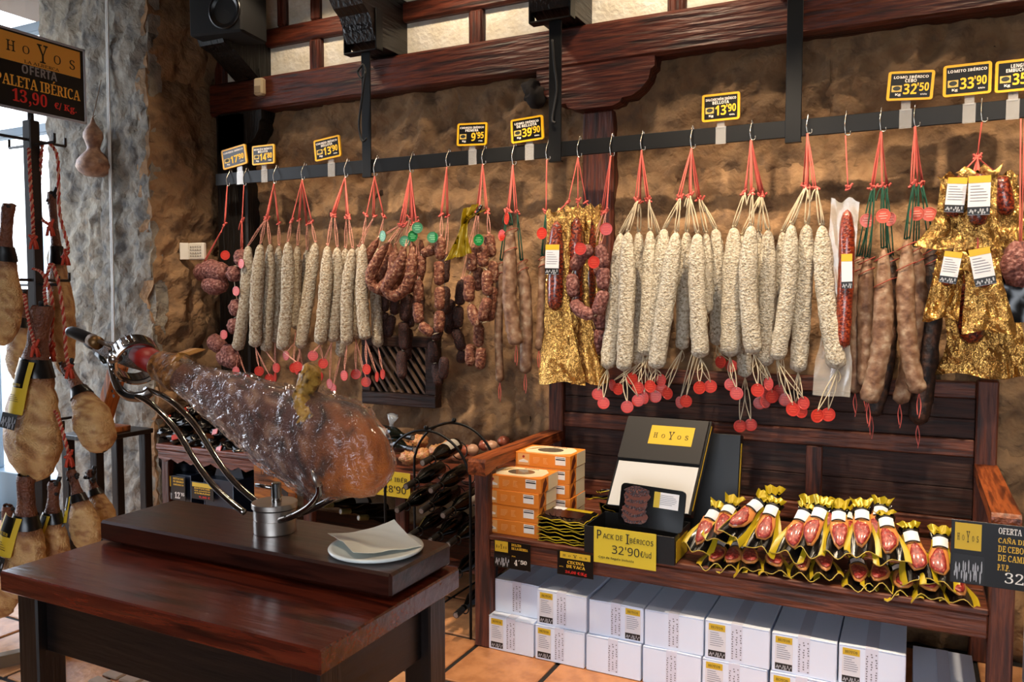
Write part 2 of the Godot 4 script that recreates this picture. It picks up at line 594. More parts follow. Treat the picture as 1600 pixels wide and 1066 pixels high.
	for k in 3:
		s = B()
		bx(s, Vector3(-15.2 + k * 2.4, 1.2, -10.02), Vector3(-14.2 + k * 2.4, 2.9, -9.93), 0.01)
		part("shutter", s, mat("far_shutter", Color(0.55, 0.62, 0.68), 0.7), house)

func lamp(called: String, at: Vector3, to: Vector3, energy: float, angle: float, blend: float, col: Color, label: String):
	var o := thing(called, at, label, "lamp", "unseen ceiling spotlights")
	var d := (to - at).normalized()
	var s := B()
	tube(s, [at - d * 0.16, at - d * 0.03], [0.035, 0.05], 14)
	part("housing", s, mat("lamp_black", Color(0.03, 0.03, 0.03), 0.4), o)
	s = B()
	tube(s, [at - d * 0.16 , Vector3(at.x, 3.7, at.z)], 0.012, 8)
	part("stem", s, mat("lamp_black"), o)
	s = B()
	tube(s, [at - d * 0.03, at - d * 0.022], 0.042, 14)
	var gl := mat("lamp_glow", Color(1, 0.9, 0.75), 0.4)
	gl.emission_enabled = true
	gl.emission = Color(1.0, 0.86, 0.66)
	gl.emission_energy_multiplier = 6.0
	part("lamp_lens", s, gl, o)
	var l := SpotLight3D.new()
	l.name = "spot_light"
	l.light_color = col
	l.light_energy = energy
	l.spot_angle = angle
	l.spot_angle_attenuation = blend
	l.spot_range = 9.0
	l.spot_attenuation = 2.0
	l.light_size = 0.04
	l.shadow_enabled = true
	o.add_child(l)
	l.transform = Transform3D(Basis.looking_at(d, Vector3.UP), d * 0.01)

# ---------- the serving table and the ham on its stand ----------
func build_table():
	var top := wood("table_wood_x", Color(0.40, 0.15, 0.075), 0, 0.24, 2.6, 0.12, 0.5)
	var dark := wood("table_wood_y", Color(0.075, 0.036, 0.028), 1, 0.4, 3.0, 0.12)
	var t := thing("serving_table", Vector3(-1.709, 0, -1.64), "dark varnished wooden table with square legs carrying the ham stand", "table")
	var s := B()
	bx(s, Vector3(-2.281, 0.722, -1.94), Vector3(-1.137, 0.78, -1.34), 0.004)
	part("tabletop", s, top, t)
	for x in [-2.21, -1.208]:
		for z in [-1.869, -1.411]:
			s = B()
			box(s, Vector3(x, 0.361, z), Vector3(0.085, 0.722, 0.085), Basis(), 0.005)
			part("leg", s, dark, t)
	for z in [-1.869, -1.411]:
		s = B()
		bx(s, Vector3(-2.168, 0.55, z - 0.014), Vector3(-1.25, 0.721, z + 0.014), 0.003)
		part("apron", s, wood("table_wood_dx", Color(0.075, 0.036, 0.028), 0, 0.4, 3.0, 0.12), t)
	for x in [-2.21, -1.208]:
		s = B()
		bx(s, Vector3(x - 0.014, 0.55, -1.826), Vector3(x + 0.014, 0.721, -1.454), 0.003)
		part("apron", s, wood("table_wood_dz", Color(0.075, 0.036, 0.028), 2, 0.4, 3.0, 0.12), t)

func arch(c: Vector3, u: Vector3, v: Vector3, r: float, a0: float, a1: float, n := 14) -> Array:
	var p := []
	for i in n + 1:
		var a := deg_to_rad(lerpf(a0, a1, float(i) / n))
		p.append(c + (u * cos(a) + v * sin(a)) * r)
	return p

func build_ham_stand():
	var chrome := mat("chrome", Color(0.62, 0.61, 0.60), 0.14, 1.0)
	var brushed := mat("brushed_steel", Color(0.72, 0.69, 0.66), 0.32, 1.0)
	var boardm := wood("board_wood", Color(0.22, 0.09, 0.055), 0, 0.3, 2.4, 0.1, 0.35)
	var t := thing("ham_stand", Vector3(-1.71, 0.78, -1.79), "chrome ham stand with ring clamp on a thick dark wooden board", "ham stand")
	var s := B()
	bx(s, Vector3(-2.268, 0.787, -1.936), Vector3(-1.163, 0.85, -1.642), 0.007)
	part("base_board", s, boardm, t)
	for k in 4:
		s = B()
		lathe(s, frame(Vector3([-2.2, -1.23][k % 2], 0.78, [-1.89, -1.69][k / 2])), [Vector2(0, 0), Vector2(0.018, 0), Vector2(0.018, 0.0075), Vector2(0, 0.0075)], 12)
		part("rubber_foot", s, mat("rubber", Color(0.02, 0.02, 0.02), 0.8), t)
	var c := Vector3(-1.692, 0.85, -1.80)
	s = B()
	lathe(s, frame(c), [Vector2(0, 0), Vector2(0.061, 0), Vector2(0.062, 0.002), Vector2(0.062, 0.040), Vector2(0.0605, 0.0405), Vector2(0.0605, 0.042), Vector2(0.062, 0.0425), Vector2(0.062, 0.070), Vector2(0.0, 0.070)], 48)
	part("pivot_base", s, brushed, t)
	s = B()
	lathe(s, frame(c + Vector3(0, 0.074, 0)), [Vector2(0, 0), Vector2(0.066, 0), Vector2(0.067, 0.001), Vector2(0.067, 0.014), Vector2(0.066, 0.016), Vector2(0, 0.016)], 48)
	part("pivot_lid", s, brushed, t)
	s = B()
	lathe(s, frame(c + Vector3(0.008, 0.090, 0.0)), [Vector2(0, 0), Vector2(0.0145, 0), Vector2(0.0145, 0.008), Vector2(0.013, 0.009), Vector2(0.013, 0.012), Vector2(0.0145, 0.013), Vector2(0.0145, 0.056), Vector2(0.013, 0.058), Vector2(0, 0.058)], 24)
	var knob := part("lock_knob", s, chrome, t)
	s = B()
	tube(s, [c + Vector3(-0.005, 0.132, 0.004), c + Vector3(-0.062, 0.136, 0.012)], 0.0062, 12)
	part("lever", s, chrome, knob)
	# two bent rods rise to the clamp
	for k in 2:
		var dz := 0.026 if k == 0 else -0.052
		var z := -1.79
		var pts := [Vector3(-1.7777, 0.9044, -1.79), Vector3(-1.8397, 0.9346, -1.79), Vector3(-1.9133, 0.9803, -1.79), Vector3(-1.9854, 1.0498, -1.79), Vector3(-2.0478, 1.1218, -1.79), Vector3(-2.1205, 1.1801, -1.79), Vector3(-2.2016, 1.2207, -1.79), Vector3(-2.2918, 1.241, -1.79)]
		for i in pts.size(): pts[i] += Vector3(0.0, 0.0, dz)
		s = B()
		tube(s, spline(pts, 30), 0.0095, 14)
		part("support_rod", s, chrome, t)
	# the fork that cradles the thick end
	for k in 2:
		var pts := [Vector3(-1.6568, 0.8921, -1.79), Vector3(-1.588, 0.9178, -1.79), Vector3(-1.5115, 0.9588, -1.79), Vector3(-1.46, 1.0053, -1.79), Vector3(-1.448, 1.0432, -1.79)]
		for i in pts.size(): pts[i] += Vector3(0, 0, (1.0 if k == 0 else -1.0) * (0.018 + 0.016 * i))
		s = B()
		tube(s, spline(pts, 24), 0.0095, 14)
		var arm := part("fork_arm", s, chrome, t)
		var tip: Vector3 = pts[pts.size() - 1]
		s = B()
		tube(s, [tip + Vector3(0.004, -0.012, 0), tip + Vector3(-0.004, 0.012, 0.001), tip + Vector3(-0.016, 0.036, -0.001)], [0.012, 0.015, 0.011], 12, Vector2(1.0, 0.55))
		part("fork_pad", s, brushed, arm)
	# ring clamp round the shank
	var rc := Vector3(-2.2664, 1.3452, -1.79)
	var ax := (Vector3(-2.1571, 1.3079, -1.79) - Vector3(-2.3675, 1.3779, -1.79)).normalized()
	var b := Basis(Vector3.BACK.cross(ax).normalized(), ax, Vector3.BACK)
	b.x = ax.cross(Vector3.BACK).normalized()
	var tilt := Basis(Vector3.UP, deg_to_rad(-28.0)) * b
	s = B()
	lathe(s, Transform3D(tilt, rc), [Vector2(0.062, -0.034), Vector2(0.070, -0.037), Vector2(0.076, -0.033), Vector2(0.076, 0.033), Vector2(0.070, 0.037), Vector2(0.062, 0.034), Vector2(0.060, 0.028), Vector2(0.060, -0.028), Vector2(0.062, -0.034)], 44)
	var ring := part("clamp_ring", s, chrome, t)
	s = B()
	for k in 11:
		var a := deg_to_rad(40 + k * 13.0)
		tube(s, [rc + tilt * Vector3(cos(a) * 0.077, -0.033, sin(a) * 0.077), rc + tilt * Vector3(cos(a) * 0.077, 0.033, sin(a) * 0.077)], 0.0035, 6)
	part("grip_rib", s, chrome, ring)
	s = B()
	var yoke := spline([Vector3(-2.3273, 1.3507, -1.74), Vector3(-2.3113, 1.2889, -1.74), Vector3(-2.2882, 1.2526, -1.74), Vector3(-2.2594, 1.2303, -1.75), Vector3(-2.2185, 1.2283, -1.77), Vector3(-2.2008, 1.2437, -1.79)], 20)
	tube(s, yoke, 0.014, 10, Vector2(0.35, 1.3))
	part("yoke", s, chrome, t)
	s = B()
	tube(s, [Vector3(-2.2679, 1.3514, -1.7), Vector3(-2.2777, 1.3528, -1.735)], 0.013, 14)
	part("clamp_bolt", s, brushed, t)
	s = B()
	tube(s, [Vector3(-2.4005, 1.409, -1.745), Vector3(-2.2598, 1.3671, -1.745)], 0.0065, 10)
	var sc := part("clamp_screw", s, brushed, t)
	s = B()
	tube(s, spline([Vector3(-2.5359, 1.4273, -1.745), Vector3(-2.5191, 1.4319, -1.745), Vector3(-2.477, 1.4221, -1.745), Vector3(-2.4228, 1.4085, -1.745)], 10), [0.005, 0.014, 0.019, 0.019, 0.0195, 0.02, 0.0205, 0.0205, 0.0205, 0.02, 0.02], 16)
	part("screw_handle", s, mat("black_handle", Color(0.05, 0.035, 0.035), 0.3), sc)
	s = B()
	tube(s, [Vector3(-2.426, 1.4084, -1.745), Vector3(-2.3883, 1.3967, -1.745)], 0.0215, 16)
	part("ferrule", s, mat("brass", Color(0.42, 0.30, 0.16), 0.4, 0.6), sc)

func build_ham():
	var at := Vector3(-1.511, 0.9886, -1.79)
	var o := thing("cured_ham", at, "carved whole cured ham wrapped in clear film, clamped in the chrome stand", "ham")
	var z := -1.79
	var s := B()
	s.set_smooth_group(0)
	# stations along the leg: pixel-derived centre, half height, half depth
	var c := [Vector3(-2.4632, 1.3859, -1.79), Vector3(-2.3805, 1.369, -1.79), Vector3(-2.2906, 1.3528, -1.79), Vector3(-2.1856, 1.3356, -1.79), Vector3(-2.1043, 1.3182, -1.79), Vector3(-2.0008, 1.2784, -1.79), Vector3(-1.8926, 1.2442, -1.79), Vector3(-1.7756, 1.2083, -1.79), Vector3(-1.6633, 1.1719, -1.79), Vector3(-1.5553, 1.1444, -1.79), Vector3(-1.4627, 1.1224, -1.79), Vector3(-1.3934, 1.0886, -1.79), Vector3(-1.3477, 1.0462, -1.79), Vector3(-1.3264, 1.0126, -1.79)]
	var hh := [0.018, 0.030, 0.034, 0.036, 0.041, 0.056, 0.078, 0.103, 0.126, 0.143, 0.146, 0.130, 0.095, 0.040]
	var cs := spline(c, 64)
	var ham_at := func(i: float, a: float, grow: float) -> Vector3:
		var f := clampf(i, 0.0, 64.0)
		var k := mini(int(f), 63)
		var p: Vector3 = cs[k].lerp(cs[k + 1], f - k)
		var t: Vector3 = (cs[mini(k + 2, 64)] - cs[maxi(k - 1, 0)]).normalized()
		var u := Vector3.BACK.cross(t).normalized()
		u = t.cross(Vector3.BACK).normalized() * (1.0 if t.cross(Vector3.BACK).y > 0 else -1.0)
		var q := f / 64.0 * 13.0
		var k2 := mini(int(q), 12)
		var h: float = lerpf(hh[k2], hh[k2 + 1], smoothstep(0.0, 1.0, q - k2) * 0.5 + (q - k2) * 0.5)
		var d := h * (0.95 if h < 0.05 else lerpf(0.92, 0.66, clampf((h - 0.05) / 0.08, 0, 1)))
		var dir := u * cos(a) * h + Vector3.BACK * sin(a) * d
		var r := 1.0 + 0.07 * bump.get_noise_3dv((p + dir) * 11.0) + 0.03 * bump.get_noise_3dv((p + dir) * 40.0)
		# sliced flat on the upper side of the middle
		if cos(a) > 0.2 and f > 30 and f < 52: r -= 0.10 * (cos(a) - 0.2) * sin((f - 30) / 22.0 * PI)
		return p + dir * (r + grow)
	var rings := []
	for i in 65:
		var row := []
		for k in 40: row.append(ham_at.call(float(i), TAU * k / 40.0, 0.0))
		rings.append(row)
	var flesh := func(p: Vector3, i: int) -> Color:
		var n: float = bump.get_noise_3dv(p * 16.0) + 0.5 * bump.get_noise_3dv(p * 47.0)
		var base := Color(0.25, 0.11, 0.065).lerp(Color(0.42, 0.235, 0.145), clampf(n * 1.1 + 0.5, 0, 1))
		if i < 22: base = Color(0.34, 0.21, 0.11).lerp(Color(0.16, 0.11, 0.08), clampf(n + 0.4, 0, 1))
		if n > 0.34 and i > 24: base = base.lerp(Color(0.62, 0.47, 0.36), 0.7)
		if n < -0.32 and i > 24: base = base.lerp(Color(0.12, 0.045, 0.025), 0.75)
		if i > 46: base = base.lerp(Color(0.78, 0.42, 0.09).lerp(Color(0.50, 0.24, 0.07), clampf(n + 0.3, 0, 1)), smoothstep(46.0, 57.0, float(i) + n * 6.0))
		return base
	var col := func(s2: SurfaceTool, p: Vector3, i: int):
		s2.set_color((flesh.call(p, i) as Color).srgb_to_linear())
		s2.add_vertex(p - org)
	for i in 64:
		for k in 40:
			var j := (k + 1) % 40
			for q in [[i, k], [i + 1, j], [i, j], [i, k], [i + 1, k], [i + 1, j]]:
				col.call(s, rings[q[0]][q[1]], q[0])
	for k in 40:
		for q in [[64, k], [64, -1], [64, (k + 1) % 40]]:
			col.call(s, cs[64] + (cs[64] - cs[63]) * 2.2 if q[1] < 0 else rings[q[0]][q[1]], q[0])
		for q in [[0, (k + 1) % 40], [0, -1], [0, k]]:
			col.call(s, cs[0] if q[1] < 0 else rings[q[0]][q[1]], q[0])
	var m := mat("ham_flesh", Color.WHITE, 0.45)
	m.vertex_color_use_as_albedo = true
	m.heightmap_enabled = true
	m.uv1_triplanar = true
	m.uv1_scale = Vector3.ONE * 9.0
	m.heightmap_texture = ntex("skinh", 21, 0.03, [], 512, 5)
	m.heightmap_scale = 0.5
	part("ham_flesh", s, m, o)
	# hoof
	s = B()
	tube(s, spline([Vector3(-2.4568, 1.3839, -1.79), Vector3(-2.4958, 1.3894, -1.79), Vector3(-2.5283, 1.4016, -1.79)], 8), [0.018, 0.020, 0.020, 0.018, 0.016, 0.014, 0.011, 0.007, 0.003], 12, Vector2(1, 0.8))
	part("hoof", s, mat("hoof", Color(0.06, 0.045, 0.04), 0.5), o)
	# hip bone with a rim of yellow fat standing up out of the cut
	s = B()
	tube(s, spline([Vector3(-1.4963, 1.1828, -1.76), Vector3(-1.5228, 1.2313, -1.765), Vector3(-1.5451, 1.2659, -1.77), Vector3(-1.5347, 1.3062, -1.775), Vector3(-1.5292, 1.3352, -1.78), Vector3(-1.5498, 1.3563, -1.78)], 22), [0.060, 0.064, 0.066, 0.064, 0.061, 0.058, 0.054, 0.048, 0.046, 0.044, 0.042, 0.042, 0.042, 0.043, 0.044, 0.044, 0.042, 0.040, 0.038, 0.034, 0.028, 0.020, 0.008], 16, Vector2(0.85, 0.62), 0.35, 28.0)
	var fat := mat("bone_fat", Color.WHITE, 0.42)
	tri_map(fat, Vector3.ONE * 2.2, ntex("fat", 61, 0.02, [[0.1, Color(0.10, 0.07, 0.03)], [0.22, Color(0.30, 0.20, 0.06)], [0.36, Color(0.58, 0.42, 0.14)], [0.7, Color(0.70, 0.54, 0.24)], [0.9, Color(0.45, 0.28, 0.08)]]), tex["skinh"], 0.4)
	part("hip_bone", s, fat, o, "yellowed hip bone standing up from the ham")
	# fold of skin at the top of the wrap, and the red band
	s = B()
	tube(s, [Vector3(-2.2566, 1.3644, -1.79), Vector3(-2.2119, 1.3492, -1.79), Vector3(-2.1738, 1.3361, -1.79)], [0.036, 0.041, 0.039], 20, Vector2(1, 0.95))
	part("red_band", s, mat("red_band", Color(0.50, 0.06, 0.035), 0.5), o, "red fabric band round the shank")
	s = B()
	tube(s, spline([Vector3(-2.168, 1.3322, -1.79), Vector3(-2.1331, 1.3253, -1.79), Vector3(-2.0929, 1.3146, -1.79), Vector3(-2.0593, 1.2958, -1.79)], 12), [0.040, 0.046, 0.049, 0.050, 0.051, 0.053, 0.055, 0.057, 0.059, 0.060, 0.060, 0.059, 0.058], 24, Vector2(1, 0.95), 0.12, 20.0)
	var skin := mat("ham_skin", Color.WHITE, 0.38)
	tri_map(skin, Vector3.ONE * 4.0, ntex("hamskin", 63, 0.015, [[0.2, Color(0.22, 0.13, 0.07)], [0.5, Color(0.42, 0.26, 0.12)], [0.8, Color(0.55, 0.37, 0.18)]]), tex["skinh"], 0.3)
	part("skin_collar", s, skin, o)
	s = B()
	var g := []
	for j in 4:
		var row := []
		for i in 8:
			var f := i / 7.0
			var p: Vector3 = Vector3(-2.0741, 1.3136, -1.74).lerp(Vector3(-2.0233, 1.3658, -1.79), f) + Vector3(0, 0.028 * sin(f * PI), 0.0)
			row.append(p + Vector3(0.018, 0.012, -0.03) * (j / 3.0) * (0.4 + f))
		g.append(row)
	sheet(s, g, 0.012)
	part("skin_flap", s, mat("skin_fat", Color(0.62, 0.42, 0.18), 0.45), o, "lifted flap of yellow skin")
	# the clear film: a creased shell just off the meat
	s = B()
	s.set_smooth_group(0)
	var shell := []
	for i in 90:
		var row := []
		for k in 84:
			var a := TAU * k / 84.0
			var f := 20.5 + i * 44.5 / 89.0
			var fold := absf(bump.get_noise_3dv(Vector3(f * 0.07 + cos(a), cos(a) * 2.6 + 5.0, sin(a) * 2.6))) + 0.6 * absf(bump.get_noise_3dv(Vector3(f * 0.20 - sin(a) * 2.0, cos(a) * 3.0, sin(a) * 3.0 + 9.0)))
			row.append(ham_at.call(f, a, 0.02 + 0.17 * fold))
		shell.append(row)
	for i in 89:
		for k in 84:
			var j := (k + 1) % 84
			quad(s, shell[i][k], shell[i][j], shell[i + 1][j], shell[i + 1][k], shell[i][k] + shell[i + 1][j] - cs[clampi(21 + i / 2, 0, 64)] * 2.0)
	var tip: Vector3 = cs[64] + (cs[64] - cs[63]) * 2.8
	for k in 84: tri(s, tip, shell[89][k], shell[89][(k + 1) % 84], cs[64] - cs[63])
	var film := glassy("clear_film", Color(0.95, 0.96, 1.0, 0.01), 0.04)
	film.heightmap_enabled = true
	film.heightmap_texture = ntex("creaseh", 71, 0.018, [], 512, 4, FastNoiseLite.TYPE_SIMPLEX_SMOOTH, 40.0)
	film.uv1_triplanar = true
	film.uv1_scale = Vector3(1.6, 2.6, 1.6)
	film.heightmap_scale = 1.2
	film.metallic_specular = 0.6
	part("clear_wrap", s, film, o, "creased clear film round the ham")

func build_plate():
	org = Vector3(-1.312, 0.85, -1.785)
	var s := B()
	lathe(s, frame(org), [Vector2(0.0, 0.001), Vector2(0.085, 0.001), Vector2(0.095, 0.0), Vector2(0.128, 0.006), Vector2(0.131, 0.011), Vector2(0.128, 0.0155), Vector2(0.118, 0.014), Vector2(0.10, 0.011), Vector2(0.0, 0.010)], 64, true)
	one("plate", s, mat("white_porcelain", Color(0.86, 0.88, 0.86), 0.18), "round white porcelain plate on the ham stand's board", "plate")
	org += Vector3(0, 0.017, 0)
	s = B()
	var g := []
	var a := Vector3(-1.4715, 0.868, -1.7735)
	var b := Vector3(-1.3609, 0.872, -1.9415)
	var c := Vector3(-1.1879, 0.868, -1.8237)
	var d := Vector3(-1.2949, 0.868, -1.6617)
	for j in 9:
		var row := []
		for i in 11:
			var u := i / 10.0
			var v := j / 8.0
			var p: Vector3 = a.lerp(b, u).lerp(d.lerp(c, u), v)
			p.y = 0.868 + 0.007 * sin(u * 4.0 + v * 2.0) * sin(v * 3.0) + 0.022 * pow(u, 3.0) * (1 - v) + 0.008 * absf(bump.get_noise_2d(u * 3.0, v * 3.0)) + 0.012 * pow(1 - u, 4.0)
			row.append(p)
		g.append(row)
	sheet(s, g, 0.0007)
	var pm := mat("napkin_paper", Color(0.87, 0.88, 0.84), 0.9)
	one("paper_napkin", s, pm, "crumpled sheet of white paper lying on the plate", "napkin")

# ---------- the settle against the wall and what lies on it ----------
func build_bench():
	var wx := wood("bench_wood_x", Color(0.44, 0.225, 0.12), 0, 0.6, 3.4, 0.4)
	var wy := wood("bench_wood_y", Color(0.42, 0.21, 0.115), 1, 0.6, 3.4, 0.4)
	var wz := wood("bench_wood_z", Color(0.62, 0.33, 0.15), 2, 0.42, 3.4, 0.3)
	var dk := wood("bench_dark_x", Color(0.25, 0.13, 0.08), 0, 0.75, 3.0, 0.4)
	var t := thing("settle_bench", Vector3(-0.68, 0, -3.45), "old dark wooden settle with flat armrests, panelled back and cartons under its seat", "bench")
	var xl := -1.675
	var xr := 0.285
	var s := B()
	for x in [xl, xr]:
		s = B()
		bx(s, Vector3(x - 0.036, 0, -3.125), Vector3(x + 0.036, 0.80, -3.05), 0.006)
		part("front_post", s, wy, t)
		s = B()
		bx(s, Vector3(x - 0.04, 0, -3.93), Vector3(x + 0.04, 1.20, -3.86), 0.006)
		part("back_post", s, wy, t)
		s = B()
		extrude(s, PackedVector2Array([Vector2(3.015, 0.775), Vector2(3.005, 0.79), Vector2(3.005, 0.835), Vector2(3.015, 0.848), Vector2(3.87, 0.848), Vector2(3.87, 0.80), Vector2(3.12, 0.80)]), 0.085, Transform3D(Basis(Vector3(0, 0, -1), Vector3.UP, Vector3.RIGHT), Vector3(x, 0, 0)))
		part("armrest", s, wz, t)
		s = B()
		bx(s, Vector3(x - 0.012, 0.41, -3.86), Vector3(x + 0.012, 0.50, -3.125), 0.003)
		part("side_rail", s, dk, t)
	s = B()
	bx(s, Vector3(xl + 0.037, 0.405, -3.10), Vector3(xr - 0.037, 0.487, -3.055), 0.006)
	part("front_rail", s, wx, t)
	for k in 4:
		s = B()
		bx(s, Vector3(xl + 0.037, 0.488, -3.05 - k * 0.202), Vector3(xr - 0.037, 0.51, -3.05 - k * 0.202 - 0.199), 0.004)
		part("seat_plank", s, wx, t)
	for r in [[0.52, 0.60], [0.87, 0.945], [1.12, 1.19]]:
		s = B()
		bx(s, Vector3(xl + 0.041, r[0], -3.925), Vector3(xr - 0.041, r[1], -3.875), 0.005)
		part("back_rail", s, wx, t)
	for r in [[0.602, 0.73], [0.732, 0.868], [0.947, 1.03], [1.032, 1.118]]:
		s = B()
		bx(s, Vector3(xl + 0.041, r[0], -3.92), Vector3(xr - 0.041, r[1], -3.895), 0.003)
		part("back_plank", s, dk, t)
	for x in [-1.05, -0.3919]:
		s = B()
		bx(s, Vector3(x - 0.035, 0.602, -3.894), Vector3(x + 0.035, 0.868, -3.873), 0.004)
		part("back_stile", s, wy, t)

# brand plate: yellow with spaced serif letters, the middle one large
func hoyos(parent: Node, xf: Transform3D, x: float, y: float, w: float, h: float, ink := "print_dark"):
	var m := mat(ink, Color(0.16, 0.13, 0.05), 0.7)
	var s := B()
	extrude(s, rect(w, h), 0.0008, Transform3D(xf.basis, xf * Vector3(x, y, 0.0004)))
	part("yellow_plate", s, mat("yellow_print", Color(0.80, 0.66, 0.13), 0.55), parent)
	var f := Transform3D(xf.basis, xf * Vector3(0, 0, 0.0006))
	lettering(parent, "H", f, x - w * 0.36, y - h * 0.02, w * 0.09, h * 0.26, m, "Droid Serif", 400)
	lettering(parent, "O", f, x - w * 0.18, y - h * 0.05, w * 0.08, h * 0.20, m, "Droid Serif", 400)
	lettering(parent, "Y", f, x + w * 0.0, y + h * 0.0, w * 0.13, h * 0.42, m, "Droid Serif", 400)
	lettering(parent, "O", f, x + w * 0.19, y - h * 0.06, w * 0.08, h * 0.20, m, "Droid Serif", 400)
	lettering(parent, "S", f, x + w * 0.36, y - h * 0.06, w * 0.07, h * 0.24, m, "Droid Serif", 400)

# black strip with a bleached photograph of hanging hams
func photo_strip(parent: Node, xf: Transform3D, x: float, y: float, w: float, h: float, n := 9):
	var s := B()
	extrude(s, rect(w, h), 0.0008, Transform3D(xf.basis, xf * Vector3(x, y, 0.0003)))
	part("photo_print", s, mat("print_black", Color(0.02, 0.02, 0.022), 0.45), parent)
	s = B()
	for i in n * 2:
		var row := i % 2
		var cx := x - w * 0.45 + w * 0.9 * (i + 0.5 + 0.5 * sin(i * 5.3)) / (n * 2)
		var hh := h * (0.28 + 0.30 * absf(sin(i * 2.3)))
		var p := PackedVector2Array()
		for k in 9:
			var a := TAU * k / 9.0
			p.append(Vector2(cos(a) * w / n * 0.26, sin(a) * hh / 2) * (0.55 + 0.45 * absf(sin(k * 2.7 + i * 1.3))))
		extrude(s, p, 0.0006, Transform3D(xf.basis, xf * Vector3(clampf(cx, x - w * 0.42, x + w * 0.42), y - h * 0.22 + h * 0.26 * row + h * 0.06 * sin(i * 3.1), 0.0009)))
	part("photo_figures", s, mat("print_grey", Color(0.62, 0.63, 0.65), 0.6), parent).set_meta("kind", "stuff")

func text_rows(parent: Node, xf: Transform3D, x: float, y: float, w: float, dy: float, n: int, th: float, m: Material):
	var s := B()
	for i in n:
		var ww := w * (0.55 + 0.45 * absf(sin(i * 2.7 + x * 40.0)))
		extrude(s, rect(ww, th), 0.0005, Transform3D(xf.basis, xf * Vector3(x - (w - ww) / 2, y - i * dy, 0.0008)))
	part("fine_print", s, m, parent).set_meta("kind", "stuff")

func carton(x0: float, x1: float, y0: float, z: float, h: float, look: int, label: String, depth := 0.4, turn := 0.0):
	var w := x1 - x0
	var at := Vector3((x0 + x1) / 2, y0, z)
	var o := thing("carton", at, label, "box", "white cartons under and beside the bench")
	var xf := frame(at, turn)
	var white := mat("carton_white", Color(0.85, 0.885, 0.95), 0.6)
	var s := B()
	box(s, xf * Vector3(0, h / 2 - 0.002, -depth / 2), Vector3(w, h - 0.004, depth), xf.basis, 0.003)
	part("carton_body", s, white, o)
	for k in [-1, 1]:
		s = B()
		box(s, xf * Vector3(k * w * 0.2515, h - 0.0015, -depth / 2), Vector3(w * 0.494, 0.003, depth + 0.002), xf.basis * Basis(Vector3.BACK, -k * 0.012), 0.0012)
		part("top_flap", s, white, o)
	var tape := mat("tape", Color(0.82, 0.83, 0.89), 0.25)
	s = B()
	box(s, xf * Vector3(0, h * 0.55, 0.0006), Vector3(0.042, h * 0.9, 0.0012), xf.basis)
	box(s, xf * Vector3(0, h + 0.0012, -depth / 2), Vector3(0.042, 0.0012, depth), xf.basis)
	part("packing_tape", s, tape, o)
	s = B()
	for c in [-1, 0, 1]:
		for i in 13:
			var dy := h * (0.12 + 0.062 * i)
			if absf(sin(i * 1.9 + c)) < 0.25: continue
			extrude(s, rect(0.0035 + 0.002 * absf(sin(i + c)), 0.0045), 0.0004, Transform3D(xf.basis, xf * Vector3(c * 0.0155 + 0.001 * sin(i * 3.0), dy, 0.0014)))
	part("tape_print", s, mat("tape_ink", Color(0.42, 0.42, 0.45), 0.6), o).set_meta("kind", "stuff")
	if look == 0: return
	var lx := (-w * 0.31 if look == 1 else w * 0.31)
	var f := Transform3D(xf.basis, xf * Vector3(0, 0, 0.0002))
	s = B()
	extrude(s, rect(w * 0.28, h * 0.86), 0.0008, Transform3D(xf.basis, xf * Vector3(lx, h * 0.49, 0.0004)))
	var lab := part("paper_label", s, mat("label_white", Color(0.84, 0.84, 0.86), 0.6), o)
	s = B()
	extrude(s, rect(w * 0.26, h * 0.17), 0.0008, Transform3D(xf.basis, xf * Vector3(lx, h * 0.84, 0.0010)))
	part("yellow_plate", s, mat("yellow_print", Color(0.80, 0.66, 0.13), 0.55), lab)
	lettering(lab, "HOYOS", Transform3D(xf.basis, xf * Vector3(0, 0, 0.0008)), lx, h * 0.84, w * 0.19, h * 0.06, mat("print_dark", Color(0.16, 0.13, 0.05), 0.7), "Droid Serif", 400)
	text_rows(lab, Transform3D(xf.basis, xf * Vector3(0, 0, 0.0004)), lx, h * 0.70, w * 0.22, h * 0.055, 7, h * 0.012, mat("print_grey2", Color(0.45, 0.46, 0.50), 0.7))
	photo_strip(lab, Transform3D(xf.basis, xf * Vector3(0, 0, 0.0004)), lx, h * 0.15, w * 0.27, h * 0.17, 6)

func build_cartons():
	var e := [[-1.635, -1.418], [-1.41, -1.185], [-1.175, -0.942], [-0.935, -0.70], [-0.692, -0.452], [-0.444, -0.218], [-0.212, 0.006]]
	var ord := ["first", "second", "third", "fourth", "fifth", "sixth", "seventh"]
	var up := [0, 1, 2, 0, 1, 1, 1]
	var low := [1, 1, 0, 0, 1, 1, 0]
	var zu := [-3.10, -3.06, -3.065, -3.06, -3.055, -3.06, -3.065]
	for k in 7:
		carton(e[k][0], e[k][1], 0.153, zu[k], 0.148 + 0.003 * sin(k * 2.0), up[k], "white carton, %s from left in the upper row under the bench" % ord[k], 0.42)
		carton(e[k][0] - 0.006 + 0.004 * sin(k * 3.0), e[k][1] - 0.006, 0.002, -3.052, 0.150, low[k], "white carton, %s from left in the bottom row under the bench" % ord[k], 0.42)
	carton(0.03, 0.236, 0.002, -3.14, 0.15, 0, "greyish carton standing alone at the right end under the bench", 0.4)
	for k in 3:
		carton(0.385, 0.62, 0.002 + k * 0.155, -2.98, 0.153, 1, "white carton, %s of the stack right of the bench" % ["lowest", "middle one", "topmost"][k], 0.4)

